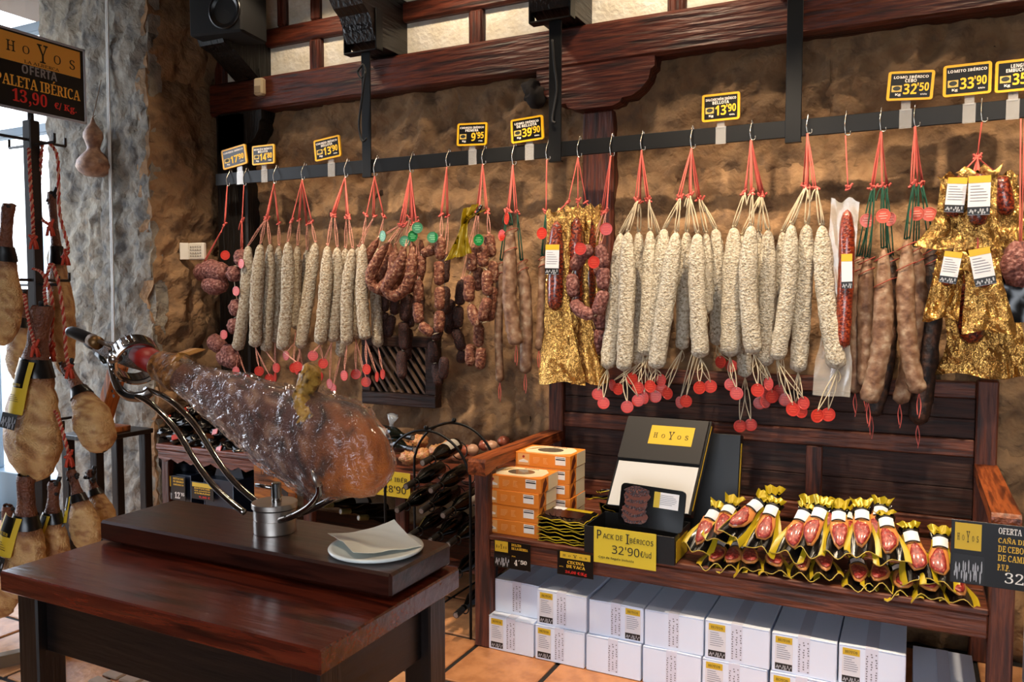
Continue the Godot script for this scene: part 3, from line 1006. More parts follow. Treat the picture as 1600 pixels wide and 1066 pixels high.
func orange_box(at: Vector3, label: String, turn := 0.0):
	var w := 0.272
	var h := 0.0645
	var d := 0.19
	var o := thing("biscuit_box", at, label, "box", "orange boxes stacked on the bench")
	var xf := frame(at, turn)
	var orange := mat("orange_card", Color(0.84, 0.49, 0.15), 0.45)
	var cream := mat("cream_card", Color(0.83, 0.77, 0.64), 0.5)
	var s := B()
	box(s, xf * Vector3(0, h / 2, -d / 2), Vector3(w, h, d), xf.basis, 0.0015)
	part("box_body", s, orange, o)
	s = B()
	var hex := PackedVector2Array([Vector2(-0.12, -0.03), Vector2(-0.085, -0.082), Vector2(0.075, -0.082), Vector2(0.12, -0.045), Vector2(0.12, 0.03), Vector2(0.085, 0.082), Vector2(-0.075, 0.082), Vector2(-0.12, 0.045)])
	var up := Transform3D(xf.basis * Basis(Vector3.RIGHT, -PI / 2), xf * Vector3(0, h + 0.0004, -d / 2))
	extrude(s, hex, 0.0008, up)
	var top := part("top_print", s, cream, o)
	s = B()
	var ov := PackedVector2Array()
	for k in 28: ov.append(Vector2(cos(TAU * k / 28) * 0.062, sin(TAU * k / 28) * 0.05))
	extrude(s, ov, 0.0008, Transform3D(up.basis, up * Vector3(0, 0, 0.0006)))
	part("window", s, mat("box_window", Color(0.36, 0.33, 0.28), 0.12), top)
	s = B()
	for k in 7: bar(s, up * Vector3(-0.115 + k * 0.006, -0.03 + k * 0.012, 0.0008), up * Vector3(-0.075 + k * 0.004, 0.0 + k * 0.010, 0.0008), 0.0006, 0.0018, xf.basis.y)
	part("rays_print", s, mat("gold_ink", Color(0.66, 0.50, 0.22), 0.5), top)
	lettering(top, "Artesano", up, 0.02, 0.068, 0.07, 0.012, mat("brown_ink", Color(0.35, 0.2, 0.1), 0.6), "Droid Serif", 400)
	# front: emblem, lines of print, barcode panel
	s = B()
	extrude(s, rect(0.058, 0.052), 0.0006, Transform3D(xf.basis, xf * Vector3(-0.095, h / 2, 0.0003)))
	var em := part("emblem_panel", s, mat("pale_orange", Color(0.84, 0.62, 0.38), 0.5), o)
	s = B()
	for k in 5: extrude(s, rect(0.016 - absf(k - 2) * 0.003, 0.014 - absf(k - 2) * 0.002, 0.005), 0.0005, Transform3D(xf.basis, xf * Vector3(-0.095 + (k - 2) * 0.009, h / 2 - 0.007 - 0.0015 * absf(k - 2), 0.0008)))
	part("cloud_print", s, mat("white_ink", Color(0.90, 0.88, 0.85), 0.6), em)
	s = B()
	extrude(s, rect(0.012, 0.012, 0.006, 5), 0.0005, Transform3D(xf.basis, xf * Vector3(-0.095, h / 2 + 0.012, 0.0008)))
	part("red_dot", s, mat("red_ink", Color(0.55, 0.10, 0.05), 0.6), em)
	for c in 2: text_rows(o, xf, -0.03 + c * 0.046, h * 0.68, 0.034 - 0.01 * c, 0.006, 5, 0.0015, mat("pale_ink", Color(0.93, 0.70, 0.45), 0.6))
	s = B()
	extrude(s, rect(0.05, 0.038), 0.0006, Transform3D(xf.basis, xf * Vector3(0.088, h / 2 + 0.006, 0.0003)))
	var bc := part("barcode_panel", s, mat("white_ink"), o)
	s = B()
	extrude(s, rect(0.046, 0.005), 0.0005, Transform3D(xf.basis, xf * Vector3(0.088, h / 2 + 0.012, 0.0008)))
	extrude(s, rect(0.042, 0.0022), 0.0005, Transform3D(xf.basis, xf * Vector3(0.088, h / 2 + 0.020, 0.0008)))
	part("barcode_print", s, mat("print_black", Color(0.02, 0.02, 0.022), 0.45), bc)
	# right end: cream panel with a brown flourish
	var side := Transform3D(xf.basis * Basis(Vector3.UP, PI / 2), xf * Vector3(w / 2, h / 2, -d / 2))
	s = B()
	extrude(s, rect(d * 0.56, h * 0.96), 0.0006, Transform3D(side.basis, side * Vector3(d * 0.2, 0, 0.0003)))
	part("end_panel", s, cream, o)
	s = B()
	extrude(s, PackedVector2Array([Vector2(-0.085, -0.03), Vector2(-0.06, -0.03), Vector2(-0.03, 0.0), Vector2(-0.045, 0.03), Vector2(-0.07, 0.01)]), 0.0006, Transform3D(side.basis, side * Vector3(0, 0, 0.0006)))
	part("flourish_print", s, mat("brown_ink2", Color(0.36, 0.13, 0.05), 0.5), o)

func build_orange_boxes():
	var names := ["bottom", "second", "third", "top"]
	for k in 4:
		orange_box(Vector3(-1.548 + [0.0, -0.003, -0.002, 0.006][k], 0.511 + k * 0.0652, -3.083 - [0.0, 0.002, 0.0, 0.004][k]), "orange biscuit box, %s one of the front stack of four on the bench" % names[k], [0.0, 0.4, -0.3, 0.8][k])
	for k in 5:
		orange_box(Vector3(-1.497 + 0.002 * sin(k * 2.0), 0.511 + k * 0.0652, -3.30), "orange biscuit box, %s of the rear stack on the bench" % ["lowest", "second from below", "third from below", "fourth from below", "topmost, with an oval window,"][k], 0.5)

# flat vacuum pack of sliced beef
func flat_pack(at: Vector3, turn: float, tilt: Vector3, label: String, k: int, slices := true):
	var o := thing("vacuum_pack", at, label, "meat pack", "flat vacuum packs on the bench")
	var b := Basis(Vector3.UP, deg_to_rad(turn)) * Basis.from_euler(tilt)
	var xf := Transform3D(b, at)
	var s := B()
	var g := []
	for j in 9:
		var row := []
		for i in 11:
			var u := i / 10.0 - 0.5
			var v := j / 8.0 - 0.5
			var e := minf(0.5 - absf(u), 0.5 - absf(v))
			row.append(xf * Vector3(u * 0.215, 0.004 + 0.004 * smoothstep(0.0, 0.15, e) + 0.004 * sin(u * 17.0 + k) * (1 - smoothstep(0.0, 0.2, e)) + 0.003 * sin(v * 14.0 + k * 2.0) * (1 - smoothstep(0.0, 0.2, e)), v * 0.16))
		g.append(row)
	sheet(s, g, 0.003)
	part("film", s, mat("black_film", Color(0.03, 0.03, 0.032), 0.22), o)
	s = B()
	var rim := []
	for i in 11: rim.append(g[8][i])
	for j in range(7, -1, -1): rim.append(g[j][10])
	tube(s, rim, 0.0022, 5)
	rim = []
	for j in range(8, -1, -1): rim.append(g[j][0])
	tube(s, rim, 0.0022, 5)
	part("yellow_rim", s, mat("pack_yellow", Color(0.70, 0.60, 0.10), 0.35), o)
	if not slices: return
	s = B()
	for i in 6:
		var p := PackedVector2Array()
		for q in 12: p.append(Vector2(cos(TAU * q / 12) * 0.026, sin(TAU * q / 12) * 0.05) * (1.0 + 0.1 * sin(q * 2.0 + i)))
		extrude(s, p, 0.002, xf * Transform3D(Basis(Vector3.RIGHT, -PI / 2) * Basis(Vector3.UP, 0.12), Vector3(-0.07 + i * 0.024, 0.0115 + 0.0006 * (i % 2), 0.012)))
	part("meat_slices", s, mat("cured_beef", Color(0.16, 0.035, 0.03), 0.25), o).set_meta("kind", "stuff")
	s = B()
	box(s, xf * Vector3(0.03, 0.0118, -0.058), Vector3(0.12, 0.0012, 0.03), b)
	part("yellow_label", s, mat("pack_yellow"), o)
	s = B()
	box(s, xf * Vector3(-0.06, 0.0118, -0.055), Vector3(0.055, 0.0012, 0.036), b)
	part("white_label", s, mat("label_white"), o)

func build_packs():
	var names := ["bottom", "second", "third", "fourth", "fifth", "sixth", "seventh", "eighth", "topmost"]
	for k in 9:
		flat_pack(Vector3(-1.30 + 0.006 * sin(k * 2.1), 0.511 + k * 0.0125, -3.145), -4.0 + 3.0 * sin(k * 1.7), Vector3(0.02 * sin(k), 0, 0.02 * cos(k * 1.3)), "flat black vacuum pack with yellow edge, %s one of the pile beside the orange boxes" % names[k], k, k == 8)
	# loose clear packs behind the pile
	for k in 5:
		var at := Vector3(-1.19 + 0.045 * (k % 3), 0.53 + 0.036 * k, -3.40 - 0.03 * (k % 2))
		flat_pack(at, 30.0 * sin(k * 2.0), Vector3(0.25 * sin(k * 1.3), 0, 0.2 * cos(k * 2.0)), "glossy vacuum pack, %s of the loose heap behind the flat pile" % ["lowest", "second lowest", "middle one", "second highest", "highest"][k], k + 3, k > 2)

func ham_pack(lo: Vector3, hi: Vector3, label: String, k: int, group: String, face := Vector3(0, 0.55, 0.83)):
	var o := thing("ham_pack", lo, label, "meat pack", group)
	var y := (hi - lo).normalized()
	var z := (face - y * face.dot(y)).normalized()
	var b := Basis(y.cross(z), y, z)
	var L := lo.distance_to(hi) + 0.03
	var xf := Transform3D(b, lo)
	var s := B()
	var g := []
	for j in 9:
		var row := []
		for i in 13:
			var u := i / 6.0 - 1.0
			var v := j / 8.0
			var w := lerpf(0.062, 0.026, smoothstep(0.15, 0.85, v)) * (1.0 + 0.35 * smoothstep(0.85, 1.0, v))
			var wave := 0.014 * sin(u * 5.5 + k * 1.9) * pow(1 - v, 2.0) + 0.008 * sin(u * 9.0 + k) * smoothstep(0.8, 1.0, v)
			row.append(xf * Vector3(u * w, v * L - 0.012 * cos(u * 4.0 + k) * (1 - v), -0.016 * u * u - 0.004 + wave))
		g.append(row)
	sheet(s, g, 0.0016)
	part("film", s, mat("black_film"), o)
	s = B()
	var inner := []
	for j in 9:
		var row := []
		for i in 13:
			var q: Vector3 = g[j][i]
			row.append(q + z * 0.0022)
		inner.append(row)
	var strips := []
	for side in [[0, 2], [10, 12]]:
		var gg := []
		for j in 8: gg.append(inner[j].slice(side[0], side[1] + 1))
		s = B()
		sheet(s, gg, 0.0014)
		part("yellow_film", s, mat("pack_yellow"), o)
	s = B()
	tube(s, g[0], 0.002, 5)
	part("foil_edge", s, mat("edge_yellow", Color(0.72, 0.62, 0.28), 0.3), o)
	# the cut ham: rind of fat with the red face set into it
	var body := func(cx: float, cy: float, cz: float, rx: float, ry: float, rz: float, col: Material, called: String):
		var st := B()
		st.set_smooth_group(0)
		for a in 12:
			for c in 8:
				var q := []
				for e in [[a, c], [a + 1, c], [a + 1, c + 1], [a, c + 1]]:
					var th: float = TAU * e[0] / 12.0
					var ph: float = PI * e[1] / 8.0
					var dd := Vector3(cos(th) * sin(ph), sin(th) * sin(ph) , cos(ph))
					var wob := 1.0 + 0.13 * sin(th * 3.0 + k) * sin(ph)
					q.append(xf * Vector3(cx + dd.x * rx * wob, cy + dd.y * ry * wob, cz + dd.z * rz))
				quad(st, q[0], q[1], q[2], q[3], (q[0] + q[2]) / 2.0 - xf * Vector3(cx, cy, cz))
		part(called, st, col, o)
	var skew := 0.006 * sin(k * 2.3)
	var fat := mat("ham_fat", Color(0.78, 0.50, 0.26), 0.2)
	fat.clearcoat_enabled = true
	fat.clearcoat = 0.35
	fat.clearcoat_roughness = 0.08
	var red := mat("ham_red", Color.WHITE, 0.4)
	tri_map(red, Vector3.ONE * 9.0, ntex("marble", 81, 0.015, [[0.25, Color(0.42, 0.07, 0.06)], [0.5, Color(0.56, 0.13, 0.11)], [0.66, Color(0.62, 0.20, 0.16)], [0.85, Color(0.80, 0.50, 0.42)]], 512, 4, FastNoiseLite.TYPE_SIMPLEX_SMOOTH, 25.0), tex["creaseh"], 0.12)
	red.clearcoat_enabled = true
	red.clearcoat = 0.4
	red.clearcoat_roughness = 0.12
	body.call(skew * 0.5, L * 0.47, 0.006, 0.033, L * 0.36, 0.016, fat, "fat_rind")
	body.call(skew, L * 0.38, 0.0165, 0.026, L * 0.25, 0.0085, red, "meat_face")
	s = B()
	var lb := []
	for j in 4:
		var row := []
		for i in 7:
			var u := i / 3.0 - 1.0
			row.append(xf * Vector3(u * 0.024, L * (0.64 + 0.065 * j), 0.027 - 0.012 * u * u - 0.002 * j))
		lb.append(row)
	sheet(s, lb, 0.0012)
	part("white_label", s, mat("label_white"), o)
	s = B()
	var q: Array = lb[3].map(func(p): return p + y * 0.006 - z * 0.002)
	tube(s, q, 0.006, 6, Vector2(1, 0.5))
	part("print_band", s, mat("print_black", Color(0.02, 0.02, 0.022), 0.45), o)
	s = B()
	q = lb[0].map(func(p): return p - y * 0.004 + z * 0.001)
	tube(s, q, 0.003, 6, Vector2(1, 0.5))
	part("print_band", s, mat("print_black", Color(0.02, 0.02, 0.022), 0.45), o)
	# crumpled yellow end of the bag
	s = B()
	var fg := []
	for j in 5:
		var row := []
		for i in 8:
			var u := i / 3.5 - 1.0
			var v := j / 4.0
			row.append(xf * Vector3(u * (0.026 + 0.016 * v), L * 0.93 + v * 0.034 * (1.0 + 0.4 * sin(k * 1.3)), 0.006 + 0.010 * sin(u * 7.0 + k + v * 2.0) + 0.012 * sin(k * 3.1) * v))
		fg.append(row)
	sheet(s, fg, 0.0014)
	part("foil_end", s, mat("foil_yellow", Color(0.62, 0.54, 0.06), 0.28, 0.25), o)

# a flat card standing in a vertical plane; corners give its place
func card(called: String, a: Vector3, b: Vector3, label: String, cat: String, m: Material, th := 0.003) -> Array:
	# a: upper left corner, b: lower right corner
	var c := (a + b) / 2.0
	var w := b.x - a.x
	var h := a.y - b.y
	var o := thing(called, c, label, cat)
	var s := B()
	box(s, c, Vector3(w, h, th), Basis(), 0.0008)
	part("board", s, m, o)
	return [o, frame(c + Vector3(0, 0, th / 2)), w, h]

func build_bench_signs():
	var black := mat("sign_black", Color(0.018, 0.017, 0.018), 0.3)
	var white := mat("white_ink", Color(0.90, 0.88, 0.85), 0.6)
	var gold := mat("gold_print", Color(0.86, 0.68, 0.16), 0.55)
	var red := mat("red_print", Color(0.80, 0.12, 0.08), 0.55)
	var c: Array = card("price_sign", Vector3(-1.5861, 0.5107, -3.0), Vector3(-1.413, 0.3952, -3.0), "black card priced 4'50 hanging from the bench front below the orange boxes", "sign", black)
	var w: float = c[2]
	var h: float = c[3]
	var f: Transform3D = c[1]
	hoyos(c[0], f, -w * 0.29, h * 0.28, w * 0.36, h * 0.40)
	lettering(c[0], "DULCES", f, w * 0.12, h * 0.40, w * 0.26, h * 0.085, gold, "Droid Serif")
	lettering(c[0], "DE LA SIERRA", f, w * 0.21, h * 0.27, w * 0.44, h * 0.085, gold, "Droid Serif")
	photo_strip(c[0], f, -w * 0.27, -h * 0.25, w * 0.42, h * 0.44, 6)
	lettering(c[0], "4´", f, w * 0.14, -h * 0.24, w * 0.15, h * 0.22, white, "Droid Serif")
	lettering(c[0], "50", f, w * 0.32, -h * 0.20, w * 0.17, h * 0.14, white, "Droid Serif")
	lettering(c[0], "P.V.P.", f, w * 0.05, -h * 0.02, w * 0.10, h * 0.04, gold, "Droid Serif")
	c = card("price_sign", Vector3(-1.2906, 0.5083, -3.0), Vector3(-1.1326, 0.4073, -3.0), "black card lettered CECINA DE VACA hanging from the bench front", "sign", black)
	w = c[2]
	h = c[3]
	f = c[1]
	hoyos(c[0], f, 0.0, h * 0.33, w * 0.84, h * 0.26)
	lettering(c[0], "CECINA", f, w * 0.02, h * 0.06, w * 0.46, h * 0.11, gold, "Droid Serif")
	lettering(c[0], "DE VACA", f, w * 0.02, -h * 0.11, w * 0.52, h * 0.11, gold, "Droid Serif")
	lettering(c[0], "26,00 €/Kg", f, w * 0.03, -h * 0.36, w * 0.60, h * 0.15, red, "Droid Serif")
	lettering(c[0], "P.V.P.", f, -w * 0.38, -h * 0.16, w * 0.12, h * 0.04, gold, "Droid Serif")
	var yel := mat("yellow_paper", Color(0.80, 0.70, 0.15), 0.7)
	var ink := mat("marker_ink", Color(0.03, 0.03, 0.05), 0.6)
	c = card("handwritten_sign", Vector3(-1.1282, 0.6305, -2.992), Vector3(-0.8707, 0.4847, -2.992), "yellow paper handwritten PACK DE IBÉRICOS 32'90 on the gift box front", "sign", yel, 0.0012)
	w = c[2]
	h = c[3]
	f = c[1]
	lettering(c[0], "P", f, -w * 0.41, h * 0.29, w * 0.07, h * 0.25, ink, "Droid Sans", 400)
	lettering(c[0], "ACK DE", f, -w * 0.19, h * 0.265, w * 0.32, h * 0.14, ink, "Droid Sans", 400)
	lettering(c[0], "I", f, w * 0.05, h * 0.26, w * 0.06, h * 0.27, ink, "Droid Serif", 400)
	lettering(c[0], "BÉRICOS", f, w * 0.27, h * 0.25, w * 0.37, h * 0.17, ink, "Droid Sans", 400)
	lettering(c[0], "32'90", f, w * 0.02, -h * 0.08, w * 0.44, h * 0.23, ink, "Droid Sans", 400)
	lettering(c[0], "€/ud", f, w * 0.34, -h * 0.09, w * 0.17, h * 0.17, ink, "Droid Sans", 400)
	lettering(c[0], "·Caja de Regalo Incluida", f, -w * 0.14, -h * 0.34, w * 0.58, h * 0.08, ink, "Droid Sans", 400)
	c = card("price_sign", Vector3(0.128, 0.822, -2.97), Vector3(0.43, 0.6133, -2.97), "large black OFERTA sign in front of the bench's right post", "sign", black)
	w = c[2]
	h = c[3]
	f = c[1]
	hoyos(c[0], f, -w * 0.34, h * 0.25, w * 0.25, h * 0.42)
	photo_strip(c[0], f, -w * 0.33, -h * 0.26, w * 0.30, h * 0.44, 9)
	var t := [["OFERTA", 0.40, 0.21, white], ["CAÑA DE LOMO", 0.26, 0.44, gold], ["DE CEBO", 0.12, 0.23, gold], ["DE CAMPO", -0.02, 0.30, gold], ["P.V.P.", -0.17, 0.11, gold]]
	for k in t: lettering(c[0], k[0], f, -w * 0.06 + w * k[2] / 2, h * k[1], w * k[2], h * 0.095, k[3], "Droid Serif")
	lettering(c[0], "32,50", f, w * 0.22, -h * 0.34, w * 0.42, h * 0.20, white, "Droid Serif", 400)

func build_gift_box():
	var black := mat("box_black", Color(0.035, 0.033, 0.033), 0.4)
	var yel := mat("box_yellow", Color(0.72, 0.60, 0.08), 0.45)
	var o := thing("gift_box", Vector3(-0.99, 0.511, -3.13), "open black gift box with yellow brand label on its raised lid", "gift box")
	var x0 := -1.177
	var x1 := -0.803
	var s := B()
	for p in [[Vector3(x0, 0.511, -3.014), Vector3(x1, 0.622, -3.010)], [Vector3(x0, 0.511, -3.25), Vector3(x0 + 0.004, 0.622, -3.014)], [Vector3(x1 - 0.004, 0.511, -3.25), Vector3(x1, 0.622, -3.014)], [Vector3(x0, 0.511, -3.254), Vector3(x1, 0.622, -3.25)], [Vector3(x0, 0.511, -3.25), Vector3(x1, 0.515, -3.014)]]:
		bx(s, p[0], p[1], 0.001)
	part("tray", s, black, o)
	s = B()
	bx(s, Vector3(x1, 0.515, -3.2), Vector3(x1 + 0.0015, 0.60, -3.03), 0.0004)
	part("side_print", s, yel, o)
	var lo := Vector3(-1.1548, 0.6524, -3.24)
	var hi := Vector3(-1.1163, 1.0021, -3.42)
	var up := (hi - lo).normalized()
	var z := Vector3.RIGHT.cross(up).normalized()
	var b := Basis(Vector3.RIGHT, up, z)
	var L := 0.415
	var c := Vector3(-0.985, lo.y, lo.z)
	var lid := Transform3D(b, c)
	s = B()
	box(s, lid * Vector3(0, L / 2, -0.03), Vector3(0.372, L, 0.055), b, 0.002)
	var lp := part("lid", s, black, o)
	s = B()
	box(s, lid * Vector3(0, L * 0.25, 0.0), Vector3(0.350, L * 0.48, 0.008), b, 0.001)
	part("white_liner", s, mat("liner_white", Color(0.78, 0.77, 0.75), 0.55), lp)
	s = B()
	box(s, lid * Vector3(-0.004, L * 0.755, 0.004), Vector3(0.360, L * 0.47, 0.010), b, 0.0015)
	var flap := part("outer_flap", s, mat("lid_grey", Color(0.21, 0.20, 0.19), 0.35), lp)
	hoyos(lp, Transform3D(b, lid * Vector3(0, 0, 0.0095)), 0.03, L * 0.80, 0.19, 0.085)
	s = B()
	box(s, lid * Vector3(0.1865, L * 0.5, -0.012), Vector3(0.002, L * 0.9, 0.012), b, 0.0003)
	part("yellow_edge", s, yel, lp)
	# tray of slices leaning in the box
	var at := Vector3(-0.9244, 0.6237, -3.08)
	o = thing("sliced_meat_tray", at, "black tray of dark sliced ham under film, propped up in the open gift box", "meat pack")
	var tb := Basis.from_euler(Vector3(-0.18, 0.02, -0.045))
	var tx := Transform3D(tb, at + Vector3(0, 0.0, 0.0))
	s = B()
	extrude(s, rect(0.265, 0.165, 0.018, 4), 0.014, Transform3D(tb, tx * Vector3(0, 0.083, 0)))
	part("tray", s, mat("tray_black", Color(0.02, 0.02, 0.02), 0.15), o)
	var sl := mat("dark_slices", Color.WHITE, 0.3)
	tri_map(sl, Vector3.ONE * 8.0, ntex("marble2", 82, 0.02, [[0.25, Color(0.09, 0.03, 0.025)], [0.55, Color(0.20, 0.07, 0.05)], [0.8, Color(0.42, 0.24, 0.17)]]), tex["skinh"], 0.1)
	var sl2 := mat("pale_slices", Color(0.34, 0.17, 0.12), 0.3)
	for i in 9:
		s = B()
		var p := PackedVector2Array()
		for q in 14: p.append(Vector2(cos(TAU * q / 14) * 0.05, sin(TAU * q / 14) * 0.022) * (1.0 + 0.12 * sin(q * 2.0 + i)))
		extrude(s, p, 0.0022, Transform3D(tb * Basis(Vector3.RIGHT, -0.12), tx * Vector3(-0.064 + 0.004 * sin(i * 2.0), 0.138 - i * 0.0135, 0.0085 + i * 0.0011)))
		part("meat_slice", s, sl if i % 2 == 0 else sl2, o)
	s = B()
	extrude(s, rect(0.10, 0.062), 0.001, Transform3D(tb, tx * Vector3(0.058, 0.118, 0.0085)))
	var pl := part("white_label", s, mat("label_white"), o)
	text_rows(pl, Transform3D(tb, tx * Vector3(0, 0, 0.0086)), 0.066, 0.138, 0.07, 0.007, 6, 0.0016, mat("print_grey2", Color(0.45, 0.46, 0.50), 0.7))
	s = B()
	extrude(s, rect(0.024, 0.062), 0.001, Transform3D(tb, tx * Vector3(0.020, 0.118, 0.0095)))
	part("yellow_strip", s, mat("pack_yellow"), pl)
	# a second, shut box standing behind
	o = thing("gift_box", Vector3(-0.80, 0.511, -3.55), "shut black gift box with yellow edge standing behind the open one", "gift box")
	var b2 := Basis.from_euler(Vector3(-0.2, 0, 0))
	s = B()
	box(s, Vector3(-0.845, 0.731, -3.54), Vector3(0.37, 0.43, 0.06), b2, 0.003)
	part("box_body", s, black, o)
	s = B()
	box(s, Vector3(-0.6588, 0.731, -3.53), Vector3(0.002, 0.36, 0.02), b2, 0.0003)
	part("yellow_edge", s, yel, o)
	s = B()
	box(s, Vector3(-0.845, 0.60, -3.488), Vector3(0.33, 0.14, 0.004), b2, 0.0005)
	part("grey_panel", s, mat("lid_grey"), o)

# ---------- the iron rail and everything that hangs from it ----------
const RAIL_Z := -3.68
const RAIL_LOW := 2.238
const RAIL_HIGH := 2.312

func build_rail():
	var iron := mat("black_iron", Color(0.03, 0.034, 0.042), 0.42, 0.3)
	var t := thing("hanging_rail", Vector3(-1.6, RAIL_LOW, RAIL_Z), "long black flat iron rail on three iron hangers along the wall", "rail")
	var s := B()
	bx(s, Vector3(-3.90, RAIL_LOW, RAIL_Z - 0.012), Vector3(1.2, RAIL_HIGH, RAIL_Z), 0.002)
	part("rail_bar", s, iron, t)
	var hx := [-2.7395, -1.6003, -0.4839]
	for k in 3:
		s = B()
		var x: float = hx[k]
		var wd: float = [0.030, 0.033, 0.033][k]
		bx(s, Vector3(x - wd, RAIL_LOW - 0.02, RAIL_Z + 0.001), Vector3(x + wd, 2.90, RAIL_Z + 0.010), 0.002)
		var h := part("hanger_strap", s, iron, t)
		s = B()
		bx(s, Vector3(x - wd, RAIL_LOW - 0.024, RAIL_Z - 0.02), Vector3(x + wd, RAIL_LOW - 0.016, RAIL_Z + 0.010), 0.001)
		part("strap_foot", s, iron, h)
		s = B()
		for e in [[Vector3(x - 0.13, 2.895, RAIL_Z - 0.03), Vector3(x + 0.09, 2.903, RAIL_Z + 0.03)], [Vector3(x - 0.134, 2.895, RAIL_Z - 0.03), Vector3(x - 0.126, 3.12, RAIL_Z + 0.03)], [Vector3(x + 0.082, 2.895, RAIL_Z - 0.03), Vector3(x + 0.09, 3.12, RAIL_Z + 0.03)]]:
			bx(s, e[0], e[1], 0.001)
		part("stirrup", s, iron, h)
	# joist ends that carry the stirrups
	var jm := wood("joist_black", Color(0.075, 0.045, 0.034), 2, 0.32, 3.0, 0.4)
	for k in 3:
		var x: float = hx[k] - 0.022
		s = B()
		var p := PackedVector2Array([Vector2(4.02, 2.93), Vector2(3.72, 2.93), Vector2(3.66, 2.95), Vector2(3.63, 3.0), Vector2(3.625, 3.04), Vector2(3.60, 3.08), Vector2(3.55, 3.11), Vector2(3.515, 3.15), Vector2(3.50, 3.19), Vector2(3.505, 3.23), Vector2(3.54, 3.25), Vector2(4.02, 3.25)])
		org = Vector3(x, 2.95, -3.95)
		extrude(s, p, 0.20, Transform3D(Basis(Vector3(0, 0, -1), Vector3.UP, Vector3.RIGHT), Vector3(x, 0, 0)))
		var j := struct("joist_end", s, jm)

# a steel S-hook over the rail whose lower bend ends at p
func s_hook(p: Vector3, label: String):
	var o := p
	org = p
	var s := B()
	var r := 0.010
	var pts := []
	for i in 7: pts.append(Vector3(p.x, RAIL_HIGH + 0.004, RAIL_Z - 0.006) + Vector3(0, sin(PI * i / 6.0) * 0.014, -cos(PI * i / 6.0) * 0.0105))
	pts[0] = Vector3(p.x, RAIL_HIGH - 0.02, RAIL_Z - 0.0165)
	pts.append(Vector3(p.x - 0.003, lerpf(RAIL_HIGH, p.y + r, 0.5), p.z + 0.001))
	for i in 7:
		var a := PI + PI * 1.15 * i / 6.0
		pts.append(p + Vector3(r + cos(a) * r, 0.012 + sin(a) * r * 1.2, 0.0))
	tube(s, spline(pts, 40), 0.0024, 8)
	one("hook", s, mat("hook_steel", Color(0.72, 0.70, 0.66), 0.25, 1.0), label, "hook", "S-hooks on the iron rail")

func seal(parent: Node, c: Vector3, col: String, yaw: float, roll := 0.0, r := 0.029):
	var m := mat("seal_" + col, {"red": Color(0.74, 0.21, 0.17), "green": Color(0.10, 0.46, 0.24), "pink": Color(0.74, 0.35, 0.30)}[col], 0.3)
	var s := B()
	var xf := frame(c, yaw, roll, 90.0 - 0.0)
	lathe(s, xf, [Vector2(0, -0.0016), Vector2(r * 0.97, -0.0016), Vector2(r, 0), Vector2(r, 0.0022), Vector2(r * 0.88, 0.0024), Vector2(r * 0.84, 0.0010), Vector2(0, 0.0010)], 22)
	var o := part("seal_tag", s, m, parent)
	s = B()
	var bb := xf.basis
	for k in 3: box(s, xf * Vector3((k - 1) * 0.001, 0.0014, (k - 1) * r * 0.34), Vector3(r * [0.8, 1.2, 0.8][k], 0.0008, r * 0.13), bb)
	part("raised_print", s, mat("seal_pale_" + col, {"red": Color(0.82, 0.30, 0.22), "green": Color(0.45, 0.75, 0.52), "pink": Color(0.85, 0.6, 0.55)}[col], 0.4), o).set_meta("kind", "stuff")

func cord_mats(kind: String) -> Array:
	var red := mat("red_cord", Color(0.80, 0.36, 0.32), 0.75)
	var white := mat("white_string", Color(0.80, 0.74, 0.62), 0.85)
	var pinkw := mat("pink_string", Color(0.84, 0.60, 0.53), 0.85)
	var green := mat("green_string", Color(0.03, 0.27, 0.20), 0.8)
	return {"white": [red, white], "pink": [red, pinkw], "green": [red, green], "red": [red, red]}[kind]

func knot(s: SurfaceTool, c: Vector3, r: float, k: int):
	for i in 3:
		var a := i * 2.1 + k
		var d := Vector3(cos(a), sin(a * 1.3) * 0.8, 0.5 * sin(a)) * r
		tube(s, spline([c - d, c + Vector3(d.y, -d.x, 0) * 0.4, c + d, c + d * 1.6 + Vector3(0, r * 0.4, 0)], 8), r * 0.42, 6)

# cords of a hanging thing: from its hook to a knot, from the knot to the top of the piece
func hang_cords(o: Node, hook: Vector3, kn: Vector3, top: Vector3, kind: String, k: int, spread := 0.012):
	var cm := cord_mats(kind)
	var s := B()
	cord(s, hook, kn, 0.0032, 0.002)
	cord(s, hook + Vector3(0.003, 0, 0.003), kn + Vector3(0.009 * sin(k * 2.0), 0, 0.005), 0.0030, -0.003)
	knot(s, kn, 0.0115, k)
	part("red_cord", s, cm[0], o)
	s = B()
	var sd := Vector3(spread, 0, spread * 0.4)
	if kind == "pink":
		rope(s, [kn, kn.lerp(top + sd, 0.6) + Vector3(0.004, 0, 0), top + sd * 0.6], 0.0022, 7.0, 20)
		rope(s, [kn, kn.lerp(top - sd, 0.6), top - sd * 0.6], 0.0022, 7.0, 20)
		rope(s, [kn + Vector3(0.004, 0, 0.004), kn.lerp(top, 0.5) + Vector3(0, 0, 0.012), top + Vector3(0, 0, 0.006)], 0.0022, 7.0, 20)
	else:
		cord(s, kn, top + sd * 0.8, 0.0028, 0.004)
		cord(s, kn, top - sd * 0.8, 0.0028, -0.003)
		cord(s, kn + Vector3(0.004, 0, 0.004), top + Vector3(0, 0, 0.008), 0.0028, 0.008 * sin(k))
		tube(s, spline([kn, kn + Vector3(0.012 * cos(k), -0.02, 0.01), kn + Vector3(0.02 * cos(k), -0.055, 0.014)], 6), 0.0026, 5)
	knot(s, top + Vector3(0, 0.004, 0), 0.006, k + 3)
	part("string", s, cm[1], o)

